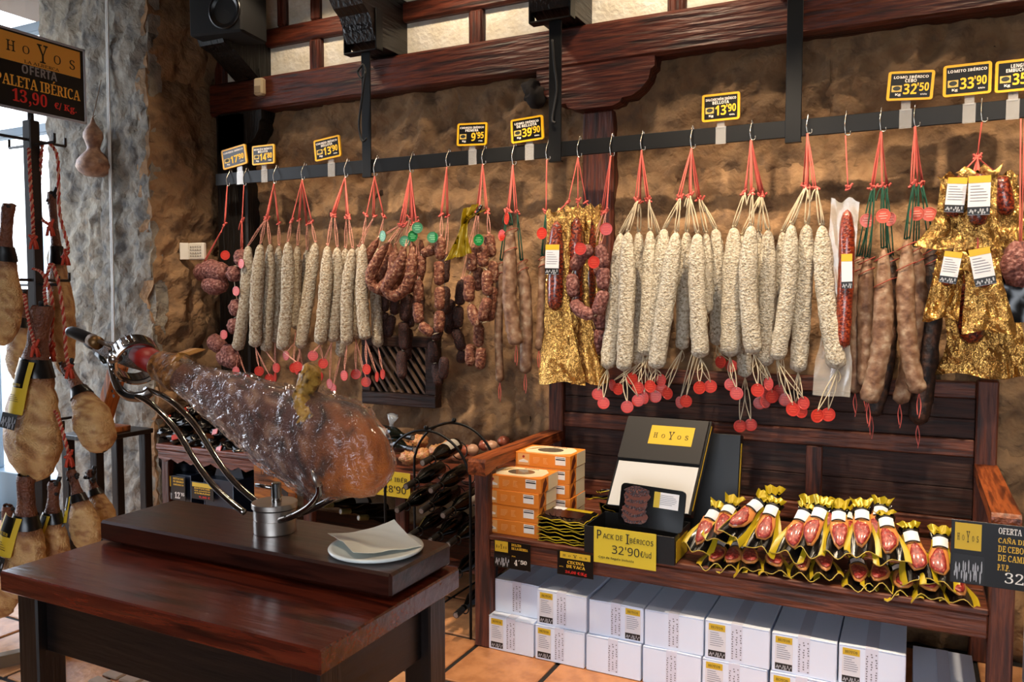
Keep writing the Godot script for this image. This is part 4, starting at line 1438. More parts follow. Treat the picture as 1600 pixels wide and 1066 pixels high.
func skin(kind: String, k: int) -> StandardMaterial3D:
	match kind:
		"white":
			return pale("mould_white_%d" % (k % 3), [[0.12, Color(0.47, 0.41, 0.32)], [0.30, Color(0.64, 0.59, 0.50)], [0.48, Color(0.74, 0.70, 0.62)], [0.7, Color(0.81, 0.78, 0.71)], [0.92, Color(0.88, 0.86, 0.80)]], 101 + k % 3, 5.0, 0.92, 0.6)
		"grey":
			return pale("mould_grey_%d" % (k % 3), [[0.12, Color(0.44, 0.33, 0.24)], [0.28, Color(0.55, 0.48, 0.39)], [0.48, Color(0.66, 0.61, 0.53)], [0.7, Color(0.74, 0.71, 0.64)], [0.92, Color(0.84, 0.82, 0.77)]], 111 + k % 3, 5.0, 0.92, 0.6)
		"brown":
			return pale("lomo_brown_%d" % (k % 2), [[0.1, Color(0.32, 0.20, 0.13)], [0.35, Color(0.43, 0.30, 0.21)], [0.6, Color(0.52, 0.40, 0.31)], [0.9, Color(0.64, 0.56, 0.47)]], 121 + k % 2, 1.6, 0.62, 0.3)
		"dark":
			return pale("lomo_dark", [[0.2, Color(0.09, 0.055, 0.04)], [0.5, Color(0.20, 0.12, 0.08)], [0.8, Color(0.34, 0.22, 0.16)]], 131, 2.4, 0.6, 0.3)
		"chorizo":
			return pale("chorizo_%d" % (k % 2), [[0.12, Color(0.24, 0.10, 0.06)], [0.34, Color(0.38, 0.18, 0.11)], [0.55, Color(0.47, 0.27, 0.18)], [0.75, Color(0.60, 0.44, 0.34)], [0.92, Color(0.74, 0.63, 0.53)]], 141 + k % 2, 4.0, 0.7, 0.5)
		"pinkish":
			return pale("chorizo_pink", [[0.15, Color(0.26, 0.12, 0.11)], [0.45, Color(0.44, 0.24, 0.21)], [0.7, Color(0.58, 0.40, 0.37)], [0.9, Color(0.70, 0.56, 0.52)]], 151, 4.5, 0.75, 0.4)
	return pale("morcilla", [[0.2, Color(0.10, 0.035, 0.025)], [0.5, Color(0.20, 0.07, 0.05)], [0.8, Color(0.33, 0.17, 0.13)]], 161, 8.0, 0.6, 0.4)

func casing(s: SurfaceTool, pts: Array, r: float, n: int, rough := 0.16, blunt := 0.6, sides := 12):
	var p := spline(pts, n)
	var L := 0.0
	for i in n: L += (p[i] as Vector3).distance_to(p[i + 1])
	var rr := []
	for i in n + 1:
		var d := minf(i, n - i) * L / n
		var e := clampf(d / (r * 1.5), 0.0, 1.0)
		var up := pow(clampf(i * L / n / (r * 4.2), 0.0, 1.0), 0.75) if L > r * 9.0 else 1.0
		rr.append(r * lerpf(0.34, 1.0, up) * lerpf(0.22, 1.0, sqrt(1.0 - pow(1.0 - e, 2.0))) * (1.0 + 0.05 * bump.get_noise_3dv(p[i] * 14.0)))
	tube(s, p, rr, sides, Vector2.ONE, rough, 38.0)

# one long cured sausage on its own string
func stick(label: String, group: String, hook: Vector3, kn: Vector3, pts: Array, r: float, kind: String, cords: String, k: int, tags := [], col := "red"):
	var top: Vector3 = pts[0]
	var o := thing("cured_sausage", top, label, "sausage", group)
	var s := B()
	casing(s, pts, r * (1.0 + 0.07 * sin(k * 2.3)), 26, 0.2)
	part("casing", s, skin(kind, k), o)
	hang_cords(o, hook, kn, top, cords, k)
	var low: Vector3 = pts[pts.size() - 1]
	for i in tags.size():
		var c: Vector3 = tags[i]
		s = B()
		var dz := Vector3(0, 0.019, 0)
		if cords == "pink":
			rope(s, [low, low.lerp(c + dz, 0.5) + Vector3(0.008, 0, 0.006), c + dz], 0.0022, 6.0, 20)
			rope(s, [low, low.lerp(c + dz, 0.6) - Vector3(0.009, 0, 0.003), c + dz + Vector3(0.003, 0, 0)], 0.0022, 6.0, 20)
		else:
			tube(s, spline([low, low.lerp(c + dz, 0.5) + Vector3(0.010, 0, 0.006), c + dz], 10), 0.0022, 5)
			tube(s, spline([low, low.lerp(c + dz, 0.5) - Vector3(0.012, 0.004, 0.0), c + dz], 10), 0.0022, 5)
			tube(s, spline([low, low + Vector3(0.012, -0.03, 0.01), low + Vector3(0.008 * sin(k), -0.055, 0.012)], 8), 0.002, 5)
		part("tail_string", s, cord_mats(cords)[1], o)
		seal(o, c, col, 26.0 * sin(k * 1.7 + i), 12.0 * sin(k * 2.9 + i * 2))
	if tags.is_empty() and cords in ["green", "red"]:
		s = B()
		tube(s, spline([low, low + Vector3(0.008, -0.05, 0.004), low + Vector3(0.002, -0.10, 0.002)], 10), 0.0018, 5)
		tube(s, spline([low, low + Vector3(-0.006, -0.04, 0.002), low + Vector3(0.004 * sin(k), -0.085, 0.006)], 10), 0.0018, 5)
		part("tail_string", s, cord_mats("red")[0], o)
	if cords == "green":
		if k % 3 != 1: seal(o, kn.lerp(top, 0.45) + Vector3(0.012 * sin(k * 2.0), -0.01, 0.045), "pink" if hook.x > -0.6 else "red", 25.0 * sin(k), 15.0)
		# the binding twine round the upper end
		for e in [0.05, 0.16]:
			s = B()
			var sp := spline(pts, 40)
			var c: Vector3 = sp[int(e * 40)]
			var t: Vector3 = (sp[int(e * 40) + 1] - c).normalized()
			var u := t.cross(Vector3.BACK).normalized()
			tube(s, arch(c, (u + t * 0.5).normalized(), t.cross(u).normalized(), r * 1.03, 0, 360, 20), 0.002, 5)
			part("binding_twine", s, mat("pink_twine", Color(0.55, 0.22, 0.17), 0.8), o)

# a string of links: each link is [a, b, r] or a list of points with a radius
func links(called: String, label: String, cat: String, group: String, hook: Vector3, kn: Vector3, arr: Array, kind: String, cords: String, k: int, seals := [], col := "green"):
	var top: Vector3 = arr[0][0][0]
	var o := thing(called, top, label, cat, group)
	for i in arr.size():
		var s := B()
		casing(s, arr[i][0], arr[i][1], 12, 0.2, 0.8)
		part("sausage_link", s, skin(kind, k + i), o)
	hang_cords(o, hook, kn, top, cords, k)
	var s := B()
	for i in arr.size() - 1:
		var a: Vector3 = arr[i][0][arr[i][0].size() - 1]
		var b: Vector3 = arr[i + 1][0][0]
		if a.distance_to(b) < 0.12: cord(s, a, b, 0.003)
	cord(s, top, arr[0][0][0] + Vector3(0, 0.01, 0), 0.003)
	part("link_string", s, cord_mats("white")[1], o)
	for i in seals.size(): seal(o, seals[i], col, 20.0 * sin(i * 2.0 + k), 20.0 * cos(i + k))

# gold foil sachet: clear front with the meat inside, flared foil foot
func gold_pack(label: String, group: String, hook: Vector3, kn: Vector3, top: Vector3, mid: Vector3, foot: Vector3, w: float, flare: float, k: int, lab := true, meat_w := 0.62):
	var o := thing("gold_pack", top, label, "foil pack", group)
	var gold := mat("gold_foil", Color(0.80, 0.62, 0.34), 0.2, 0.92)
	gold.heightmap_enabled = true
	gold.heightmap_texture = ntex("creaseh", 71, 0.018, [], 512, 4, FastNoiseLite.TYPE_SIMPLEX_SMOOTH, 40.0)
	gold.heightmap_scale = 1.1
	gold.uv1_triplanar = true
	gold.uv1_world_triplanar = true
	gold.uv1_scale = Vector3(3, 2, 3)
	var s := B()
	var g := []
	var pts := spline([top, mid, foot], 18)
	var mi := 9
	for j in 19:
		var v := j / 18.0
		var row := []
		var ww: float = w
		if j < 3: ww = w * lerpf(1.25, 0.85, j / 3.0)
		if j > 8: ww = lerpf(w, flare, smoothstep(8.0, 18.0, float(j)))
		for i in 11:
			var u := i / 5.0 - 1.0
			var fold := 0.012 * sin(u * 6.0 + k * 1.7 + v * 3.0) * smoothstep(0.35, 1.0, v) + 0.024 * bump.get_noise_3dv(Vector3(u * 2.0, v * 7.0, k * 3.0)) + 0.016 * absf(bump.get_noise_3dv(Vector3(u * 3.0, v * 5.0, k * 5.0 + 20.0)))
			row.append(pts[j] + Vector3(u * ww, 0.010 * sin(u * 3.0 + k) * smoothstep(0.8, 1.0, v) + (0.014 * sin(u * 8.0 + k) if j == 0 else 0.0), -0.012 + fold - 0.012 * u * u))
		g.append(row)
	sheet(s, g, 0.0016)
	part("foil_bag", s, gold, o)
	s = B()
	var red := mat("packed_sausage", Color.WHITE, 0.25)
	tri_map(red, Vector3.ONE * 6.0, ntex("packed", 91, 0.02, [[0.2, Color(0.20, 0.05, 0.03)], [0.5, Color(0.42, 0.13, 0.06)], [0.8, Color(0.58, 0.24, 0.10)]]), tex["creaseh"], 0.3)
	red.clearcoat_enabled = true
	red.clearcoat = 0.9
	red.clearcoat_roughness = 0.1
	casing(s, [top.lerp(mid, 0.12) + Vector3(0, 0, 0.012), top.lerp(mid, 0.5) + Vector3(0, 0, 0.014), mid.lerp(foot, 0.12) + Vector3(0, 0, 0.010)], w * meat_w, 18, 0.12)
	part("meat", s, red, o)
	if lab:
		var y := (top - mid).normalized()
		var x := y.cross(Vector3.BACK).normalized()
		var xf := Transform3D(Basis(x, y, x.cross(y)), top.lerp(mid, 0.55) + Vector3(0, 0, 0.016 + w * meat_w))
		var lw := w * 1.15
		var lh := lw * 2.0
		s = B()
		box(s, xf * Vector3(0, 0, 0), Vector3(lw, lh, 0.0015), xf.basis)
		var pl := part("white_label", s, mat("label_white"), o)
		s = B()
		box(s, xf * Vector3(0, lh * 0.41, 0.0008), Vector3(lw, lh * 0.18, 0.0015), xf.basis)
		part("yellow_plate", s, mat("yellow_print", Color(0.80, 0.66, 0.13), 0.55), pl)
		text_rows(pl, Transform3D(xf.basis, xf * Vector3(0, 0, 0.0008)), 0, lh * 0.24, lw * 0.8, lh * 0.075, 6, lh * 0.014, mat("print_grey2", Color(0.45, 0.46, 0.50), 0.7))
		photo_strip(pl, Transform3D(xf.basis, xf * Vector3(0, 0, 0.0008)), 0, -lh * 0.39, lw, lh * 0.2, 5)
	s = B()
	cord(s, hook, kn, 0.0028)
	knot(s, kn, 0.010, k)
	cord(s, kn, top + Vector3(0, -0.01, 0.002), 0.003)
	part("red_cord", s, cord_mats("red")[0], o)

# yellow-framed price card in a clear clip on the rail
func price_card(c: Vector3, w: float, h: float, roll: float, lines: Array, big: String, small: String, clip_x: float, label: String):
	var o := thing("price_card", Vector3(c.x, RAIL_LOW, RAIL_Z), label, "price sign", "price cards on the rail")
	var f := frame(c, 0.0, roll)
	var s := B()
	var outer := rect(w, h, h * 0.09, 4)
	extrude(s, outer, 0.010, f)
	part("card_frame", s, mat("card_yellow", Color(0.87, 0.65, 0.09), 0.35), o)
	s = B()
	extrude(s, rect(w * 0.87, h * 0.84, h * 0.02, 2), 0.0012, Transform3D(f.basis, f * Vector3(0, 0, 0.0052)))
	part("black_panel", s, mat("sign_black", Color(0.018, 0.017, 0.018), 0.3), o)
	var white := mat("white_ink", Color(0.90, 0.88, 0.85), 0.6)
	var yel := mat("price_yellow", Color(0.95, 0.72, 0.05), 0.5)
	var tf := Transform3D(f.basis, f * Vector3(0, 0, 0.0056))
	for i in lines.size():
		lettering(o, lines[i], tf, 0, h * (0.30 - 0.135 * i), w * minf(0.80, 0.062 * (lines[i] as String).length()), h * 0.11, white, "Droid Sans")
	lettering(o, big, tf, w * (0.0 if big.length() > 1 else 0.06), -h * 0.12, w * 0.29 * big.length() / 2.0, h * 0.36, yel, "Droid Sans")
	lettering(o, small, tf, w * 0.275, -h * 0.06, w * 0.25, h * 0.28, yel, "Droid Sans")
	lettering(o, "€/kilo", tf, w * 0.30, -h * 0.31, w * 0.14, h * 0.05, white, "Droid Sans")
	lettering(o, "Kg", tf, -w * 0.25, -h * 0.31, w * 0.12, h * 0.10, white, "Droid Sans")
	s = B()
	extrude(s, rect(w * 0.22, h * 0.22), 0.0008, Transform3D(f.basis, tf * Vector3(-w * 0.29, -h * 0.10, 0.0005)))
	var lg := part("logo_panel", s, mat("logo_yellow", Color(0.78, 0.66, 0.30), 0.5), o)
	s = B()
	var ov := PackedVector2Array()
	for k in 20: ov.append(Vector2(cos(TAU * k / 20) * w * 0.085, sin(TAU * k / 20) * h * 0.075))
	extrude(s, ov, 0.0008, Transform3D(f.basis, tf * Vector3(-w * 0.29, -h * 0.09, 0.0010)))
	part("logo_oval", s, mat("logo_dark", Color(0.03, 0.07, 0.04), 0.5), lg)
	s = B()
	var bot := f * Vector3(0, -h / 2, 0)
	box(s, Vector3(clip_x, RAIL_LOW + 0.035, RAIL_Z + 0.003), Vector3(w * 0.27, 0.078, 0.003))
	box(s, Vector3(clip_x, (RAIL_HIGH + bot.y) / 2, RAIL_Z + 0.004), Vector3(w * 0.2, maxf(bot.y - RAIL_HIGH + 0.012, 0.012), 0.006))
	var cl := mat("clip_plastic", Color(0.85, 0.85, 0.85, 0.25), 0.12)
	cl.transparency = BaseMaterial3D.TRANSPARENCY_ALPHA
	part("clip", s, cl, o, "clear plastic clip")

func yellow_wrapper(a: Vector3, b: Vector3, c: Vector3, d: Vector3):
	var o := thing("yellow_wrapper", b, "crumpled yellow foil ribbon tied over the chorizo strings", "wrapper")
	var m := mat("wrapper_yellow", Color(0.56, 0.47, 0.03), 0.3, 0.3)
	for k in 2:
		var s := B()
		var pts := spline([a, b, c] if k == 0 else [d, b + Vector3(0.03, 0.03, 0.02), c + Vector3(0.075, 0.015, 0)], 14)
		var g := []
		for j in 15:
			var row := []
			var v := j / 14.0
			for i in 7:
				var u := i / 3.0 - 1.0
				var w := 0.018 + 0.030 * absf(v - 0.45) * 1.6
				row.append(pts[j] + Vector3(u * w, u * w * 0.3, 0.014 * sin(u * 5.0 + v * 4.0 + k) + 0.01 * bump.get_noise_3dv(pts[j] * 30.0 + Vector3(i, 0, 0))))
			g.append(row)
		sheet(s, g, 0.0016)
		part("foil_ribbon", s, m, o)
	var s := B()
	tube(s, [d + Vector3(0.0, 0.03, 0.0), d + Vector3(-0.02, -0.02, 0.01)], [0.008, 0.011], 10)
	part("black_end", s, mat("black_film", Color(0.03, 0.03, 0.032), 0.22), o)

func clear_pack(hook: Vector3, kn: Vector3, top: Vector3, low: Vector3, r: float):
	var o := thing("clear_pack", top, "clear vacuum pack holding one long red chorizo with a yellow and white label", "vacuum pack")
	var s := B()
	casing(s, [top + Vector3(0, -0.04, 0), top.lerp(low, 0.5) + Vector3(0.006, 0, 0), low], r, 22, 0.12)
	var red := pale("packed_red", [[0.2, Color(0.26, 0.05, 0.02)], [0.5, Color(0.50, 0.15, 0.06)], [0.8, Color(0.62, 0.27, 0.12)]], 171, 6.0, 0.3, 0.3)
	red.clearcoat_enabled = true
	red.clearcoat = 0.8
	red.clearcoat_roughness = 0.1
	part("meat", s, red, o)
	s = B()
	var g := []
	var bot := low + Vector3(-0.03, -0.20, 0)
	for j in 17:
		var row := []
		var v := j / 16.0
		for i in 9:
			var u := i / 4.0 - 1.0
			var w := r * 1.7 + 0.02 * smoothstep(0.7, 0.85, v)
			row.append(top.lerp(bot, v) + Vector3(u * w - 0.008, (0.012 * sin(u * 5.0) if j == 0 else 0.0), -0.008 + 0.014 * sin(u * 4.0 + v * 9.0) * smoothstep(0.65, 0.8, v) + 0.008 * bump.get_noise_3dv(Vector3(u * 2.0, v * 9.0, 4.0))))
		g.append(row)
	sheet(s, g, 0.0012)
	var film := mat("pouch_film", Color(0.9, 0.88, 0.84, 0.22), 0.18)
	film.transparency = BaseMaterial3D.TRANSPARENCY_ALPHA
	part("pouch", s, film, o, "translucent plastic pouch")
	var f := Transform3D(Basis(Vector3.BACK, 0.03), top.lerp(low, 0.48) + Vector3(0.012, 0, r + 0.012))
	s = B()
	box(s, f * Vector3.ZERO, Vector3(r * 1.3, 0.14, 0.0015), f.basis)
	var pl := part("white_label", s, mat("label_white"), o)
	s = B()
	box(s, f * Vector3(0, 0.055, 0.0008), Vector3(r * 1.3, 0.03, 0.0015), f.basis)
	part("yellow_plate", s, mat("yellow_print", Color(0.80, 0.66, 0.13), 0.55), pl)
	photo_strip(pl, Transform3D(f.basis, f * Vector3(0, 0, 0.0008)), 0, -0.056, r * 1.3, 0.028, 4)
	s = B()
	cord(s, hook, kn, 0.0028)
	knot(s, kn, 0.011, 2)
	part("red_cord", s, cord_mats("red")[0], o)

# ---------- hams on the stand at the left ----------
func hanging_ham(top: Vector3, low: Vector3, w: float, flat: float, label: String, k: int, band := true, plate := 0.0, turn := 0.0):
	var o := thing("hanging_ham", top, label, "ham", "hams hung on the iron stand")
	var n := 30
	var t := (low - top).normalized()
	var u := t.cross(Vector3.BACK.rotated(Vector3.UP, turn)).normalized()
	var d := u.cross(t).normalized()
	var prof := func(v: float) -> float:
		var sh := lerpf(0.34, 0.28, clampf(v / 0.1, 0, 1)) if v < 0.1 else 0.28
		var r := sh + (1.0 - sh) * smoothstep(0.18, 0.70, v)
		if v > 0.74: r = sqrt(maxf(0.0, 1.0 - pow((v - 0.74) / 0.262, 2.0)))
		if v < 0.03: r *= 0.75
		return maxf(r, 0.03)
	var s := B()
	s.set_smooth_group(0)
	var L := top.distance_to(low)
	var ring := func(i: int) -> Array:
		var v := i / float(n)
		var row := []
		var bend := u * w * 0.18 * sin(v * PI) * (1.0 if k % 2 else -1.0)
		for a in 22:
			var th := TAU * a / 22.0
			var rr: float = prof.call(v) * w
			var dir := u * cos(th) + d * sin(th) * lerpf(0.95, flat, smoothstep(0.2, 0.6, v))
			var q := top + t * L * v + bend + dir * rr
			row.append(q + dir * rr * (0.15 * bump.get_noise_3dv(q * 9.0 + Vector3(k, 0, 0)) + 0.08 * bump.get_noise_3dv(q * 24.0)))
		return row
	var rows := []
	for i in n + 1: rows.append(ring.call(i))
	var paint := func(i: int, q: Vector3):
		var v := i / float(n)
		var ns: float = bump.get_noise_3dv(q * 13.0 + Vector3(0, k, 0)) + 0.5 * bump.get_noise_3dv(q * 40.0)
		var c := Color(0.70, 0.52, 0.31).lerp(Color(0.82, 0.68, 0.47), clampf(ns + 0.5, 0, 1))
		if ns > 0.25: c = c.lerp(Color(0.50, 0.29, 0.13), 0.7)
		c = Color(0.33, 0.17, 0.10).lerp(Color(0.44, 0.25, 0.15), clampf(ns + 0.5, 0, 1)).lerp(c, smoothstep(0.34, 0.5, v + ns * 0.05))
		s.set_color(c.srgb_to_linear())
		s.add_vertex(q - org)
	for i in n:
		for a in 22:
			var b := (a + 1) % 22
			for e in [[i, a], [i + 1, b], [i, b], [i, a], [i + 1, a], [i + 1, b]]: paint.call(e[0], rows[e[0]][e[1]])
	var m := mat("hung_ham_skin", Color.WHITE, 0.5)
	m.vertex_color_use_as_albedo = true
	m.heightmap_enabled = true
	m.heightmap_texture = ntex("skinh", 21, 0.03, [], 512, 5)
	m.heightmap_scale = 0.7
	m.uv1_triplanar = true
	m.uv1_world_triplanar = true
	m.uv1_scale = Vector3.ONE * 5.0
	part("ham_body", s, m, o)
	s = B()
	knot(s, top + t * 0.02, 0.022, k)
	knot(s, top + t * 0.035, 0.018, k + 2)
	part("black_tie", s, mat("black_cord", Color(0.03, 0.03, 0.035), 0.6), o)
	if not band: return
	s = B()
	s.set_smooth_group(0)
	var i0 := 9
	for i in 3:
		for a in 22:
			var b := (a + 1) % 22
			var c0 := top + t * L * ((i0 + i) / float(n))
			var q := []
			for e in [[i, a], [i, b], [i + 1, b], [i + 1, a]]:
				var p: Vector3 = rows[i0 + e[0]][e[1]]
				q.append(p + (p - top - t * (p - top).dot(t)).normalized() * 0.005)
			quad(s, q[0], q[1], q[2], q[3], q[0] - c0)
	part("label_band", s, mat("sign_black", Color(0.018, 0.017, 0.018), 0.3), o)
	if plate <= 0.0: return
	# printed label hanging down the front
	var f := Transform3D(Basis(-u if u.x < 0 else u, -t, (-u if u.x < 0 else u).cross(-t)), top)
	var g := []
	for j in 9:
		var row := []
		var v := (0.31 + 0.036 * j)
		for i in 5:
			var x := (i / 2.0 - 1.0) * plate
			row.append(f * Vector3(x, -L * v, (prof.call(v) as float) * w * lerpf(0.95, flat, smoothstep(0.2, 0.6, v)) * 1.06 + 0.012 - 0.3 * x * x / plate + 0.012 * (j / 8.0)))
		g.append(row)
	s = B()
	sheet(s, g, 0.0012)
	var pl := part("label", s, mat("yellow_print", Color(0.80, 0.66, 0.13), 0.55), o)
	s = B()
	var up := []
	for j in 5: up.append([g[j][1].lerp(g[j][0], 0.2) + f.basis.z * 0.0014, g[j][2] + f.basis.z * 0.0014, g[j][3].lerp(g[j][4], 0.2) + f.basis.z * 0.0014])
	sheet(s, up, 0.001)
	part("black_field", s, mat("sign_black"), pl)
	var at: Vector3 = g[4][2]
	var tilt: Vector3 = (g[2][2] - g[5][2]).normalized()
	var tf := Transform3D(Basis(f.basis.x, tilt, f.basis.x.cross(tilt)), at + f.basis.z * 0.003)
	lettering(pl, "HOYOS", tf, 0, 0.012, plate * 1.0, plate * 0.22, mat("yellow_ink", Color(0.75, 0.62, 0.15), 0.6), "Droid Serif", 400)
	var lf := Transform3D(tf.basis, (g[8][2] as Vector3) + f.basis.z * 0.003)
	text_rows(pl, Transform3D(tf.basis, (g[5][2] as Vector3) + f.basis.z * 0.0012), 0, -0.004, plate * 1.3, plate * 0.16, 4, plate * 0.035, mat("print_dark", Color(0.16, 0.13, 0.05), 0.7))
	photo_strip(pl, Transform3D(tf.basis, lf * Vector3(0, -plate * 0.6, 0.002)), 0, 0, plate * 2.0, plate * 1.3, 6)

func build_ham_rack():
	var iron := mat("stand_iron", Color(0.16, 0.14, 0.135), 0.45, 0.5)
	var px := -3.3
	var pz := -2.13
	var o := thing("ham_rack", Vector3(px, 0, pz), "tall iron stand with crossbars from which the hams hang", "rack")
	var s := B()
	box(s, Vector3(px, 1.14, pz), Vector3(0.05, 2.28, 0.045), Basis(), 0.004)
	part("post", s, iron, o)
	for y in [2.20, 1.62, 1.02]:
		s = B()
		tube(s, [Vector3(px, y, pz - 0.15), Vector3(px, y, pz + 0.15)], 0.006, 8)
		part("crossbar", s, iron, o)
		s = B()
		tube(s, [Vector3(px - 0.15, y - 0.02, pz), Vector3(px + 0.15, y - 0.02, pz)], 0.006, 8)
		part("crossbar", s, iron, o)
		for e in [Vector3(0, 0, 0.15), Vector3(0, 0, -0.15), Vector3(0.15, -0.02, 0), Vector3(-0.15, -0.02, 0)]:
			s = B()
			tube(s, [Vector3(px, y, pz) + e, Vector3(px, y + 0.035, pz) + e], 0.0055, 8)
			part("bar_peg", s, iron, o)
	for a in 4:
		var d := Vector3(cos(a * PI / 2 + 0.5), 0, sin(a * PI / 2 + 0.5))
		s = B()
		bar(s, Vector3(px, 0.03, pz), Vector3(px, 0.03, pz) + d * 0.34, 0.05, 0.05, Vector3.UP, 0.003)
		part("foot", s, mat("foot_steel", Color(0.45, 0.38, 0.30), 0.4, 0.6), o)
	hanging_ham(Vector3(-3.0645, 1.5144, -2.0), Vector3(-3.1259, 0.8152, -1.98), 0.142, 0.55, "big hung ham with black and yellow label, frontmost on the iron stand", 1, true, 0.046)
	hanging_ham(Vector3(-3.115, 1.2765, -2.12), Vector3(-2.8854, 0.9303, -2.12), 0.075, 0.95, "slender hung ham seen edge-on beside the tan wooden holder", 2, true)
	hanging_ham(Vector3(-3.2544, 1.9235, -2.0), Vector3(-3.3291, 1.351, -2.0), 0.088, 0.7, "upper hung ham cut by the frame at the left edge", 3, true)
	hanging_ham(Vector3(-3.4656, 2.0185, -2.32), Vector3(-3.4157, 1.2013, -2.32), 0.062, 0.9, "upper hung ham behind the red ropes and the iron post", 4, true)
	hanging_ham(Vector3(-3.7295, 1.5854, -2.35), Vector3(-3.7437, 1.139, -2.35), 0.08, 0.9, "half hidden hung ham behind the big labelled one", 5, true)
	hanging_ham(Vector3(-3.1098, 0.8506, -1.94), Vector3(-3.1863, 0.342, -1.94), 0.110, 0.6, "lower hung ham with a wide yellow label near the left edge", 6, true, 0.052)
	hanging_ham(Vector3(-3.1104, 0.8002, -2.06), Vector3(-3.148, 0.3694, -2.06), 0.082, 0.75, "lower hung ham with label, second from left behind the table corner", 7, true, 0.026)
	hanging_ham(Vector3(-3.1577, 0.8208, -2.16), Vector3(-3.0497, 0.4888, -2.16), 0.066, 0.85, "lower hung ham, third from left behind the table edge", 8, true, 0.012)
	hanging_ham(Vector3(-3.2313, 0.7864, -2.3), Vector3(-3.1159, 0.5241, -2.3), 0.056, 0.9, "small lower hung ham nearest the stone pier", 9, true)
	hanging_ham(Vector3(-3.6655, 0.6017, -2.2), Vector3(-3.7537, 0.0654, -2.2), 0.085, 0.8, "lowest hung ham near the floor under the wide label", 10, false)
	# red and white ropes
	var red := mat("rope_red", Color(0.62, 0.16, 0.10), 0.85)
	var pale_ := mat("rope_pale", Color(0.74, 0.52, 0.42), 0.85)
	var R := [
		[[Vector3(-3.2098, 2.1477, -2.06), Vector3(-3.2074, 2.0376, -2.06), Vector3(-3.1997, 1.8703, -2.06), Vector3(-3.1999, 1.7879, -2.06)], "on the front of the iron post"],
		[[Vector3(-3.2929, 2.2041, -2.2), Vector3(-3.2374, 2.1302, -2.2), Vector3(-3.2354, 1.911, -2.2), Vector3(-3.1882, 1.7618, -2.2), Vector3(-3.2065, 1.7274, -2.2)], "hanging free against the pier"],
		[[Vector3(-3.2601, 2.1849, -2.15), Vector3(-3.2913, 1.9888, -2.15), Vector3(-3.288, 1.8874, -2.15), Vector3(-3.2268, 1.8476, -2.15)], "beside the iron post"],
		[[Vector3(-3.1594, 1.6852, -2.1), Vector3(-3.1974, 1.5863, -2.1), Vector3(-3.1931, 1.5075, -2.1), Vector3(-3.172, 1.3498, -2.1)], "ending in the tassel right of the post"],
		[[Vector3(-3.2375, 1.665, -2.08), Vector3(-3.1725, 1.638, -2.08), Vector3(-3.1212, 1.5211, -2.08), Vector3(-3.1428, 1.3308, -2.08)], "crossing slantwise over the post"],
		[[Vector3(-3.0832, 1.6824, -2.06), Vector3(-3.0475, 1.5979, -2.06), Vector3(-3.0226, 1.4581, -2.06), Vector3(-3.0168, 1.3307, -2.06), Vector3(-2.9999, 1.2699, -2.06)], "longest of the ropes, beside the slender ham"],
		[[Vector3(-3.1116, 1.5596, -1.96), Vector3(-3.0889, 1.4598, -1.96), Vector3(-3.0583, 1.3605, -1.96)], "at the shank of the big ham"],
		[[Vector3(-3.0694, 1.104, -2.0), Vector3(-3.01, 1.1027, -2.0), Vector3(-2.9736, 1.0471, -2.0), Vector3(-2.9288, 0.9323, -2.0)], "between the big ham and the slender ham"]]
	for k in R.size():
		var pts: Array = R[k][0]
		var t := thing("rope", pts[0], "red and white twisted rope " + R[k][1], "rope", "ropes on the ham stand")
		for e in 2:
			s = B()
			rope(s, pts, 0.0075, 14.0, 48, e)
			part("strand", s, red if e == 0 else pale_, t)
		s = B()
		var c: Vector3 = pts[pts.size() - 1]
		knot(s, c, 0.014, k)
		for e in 5: tube(s, [c, c + Vector3(0.010 * cos(e * 1.3), -0.02, 0.010 * sin(e * 1.3)), c + Vector3(0.016 * cos(e * 1.3), -0.045, 0.016 * sin(e * 1.3))], [0.006, 0.005, 0.004], 5)
		part("tassel", s, mat("rope_tassel", Color(0.70, 0.24, 0.15), 0.85), t)
	# the sign on the post
	var c := Vector3(px + 0.03, 2.4665, -2.163)
	o = thing("offer_sign", c, "black and gold OFERTA sign on top of the ham stand", "sign")
	var f := frame(c, 90.0)
	var w := 0.385
	var h := 0.312
	s = B()
	box(s, c, Vector3(w, h, 0.006), f.basis, 0.001)
	part("board", s, mat("sign_black"), o)
	s = B()
	for e in [[Vector3(0, h / 2, 0), Vector3(w + 0.012, 0.010, 0.012)], [Vector3(0, -h / 2, 0), Vector3(w + 0.012, 0.010, 0.012)], [Vector3(w / 2, 0, 0), Vector3(0.010, h + 0.01, 0.012)], [Vector3(-w / 2, 0, 0), Vector3(0.010, h + 0.01, 0.012)]]:
		box(s, f * e[0], e[1], f.basis, 0.002)
	part("edge_frame", s, mat("sign_edge", Color(0.62, 0.63, 0.66), 0.4), o)
	f = Transform3D(f.basis, f * Vector3(0, 0, 0.003))
	s = B()
	extrude(s, rect(w * 0.94, h * 0.36), 0.001, Transform3D(f.basis, f * Vector3(-0.008, h * 0.28, 0.0005)))
	var pl := part("gold_plate", s, mat("gold_plate", Color(0.88, 0.62, 0.24), 0.5), o)
	var ink := mat("print_dark", Color(0.16, 0.13, 0.05), 0.7)
	var tf := Transform3D(f.basis, f * Vector3(0, 0, 0.001))
	var L := [["H", -0.128, 0.29, 0.036, 0.042], ["O", -0.066, 0.285, 0.028, 0.032], ["Y", 0.004, 0.29, 0.046, 0.075], ["O", 0.068, 0.265, 0.030, 0.036], ["S", 0.135, 0.255, 0.024, 0.040]]
	for e in L: lettering(pl, e[0], tf, e[1], e[2] * h, e[3], e[4], ink, "Droid Serif", 400)
	lettering(pl, "LA ALBERCA", tf, 0.0, h * 0.135, 0.15, 0.012, ink, "Droid Serif", 400)
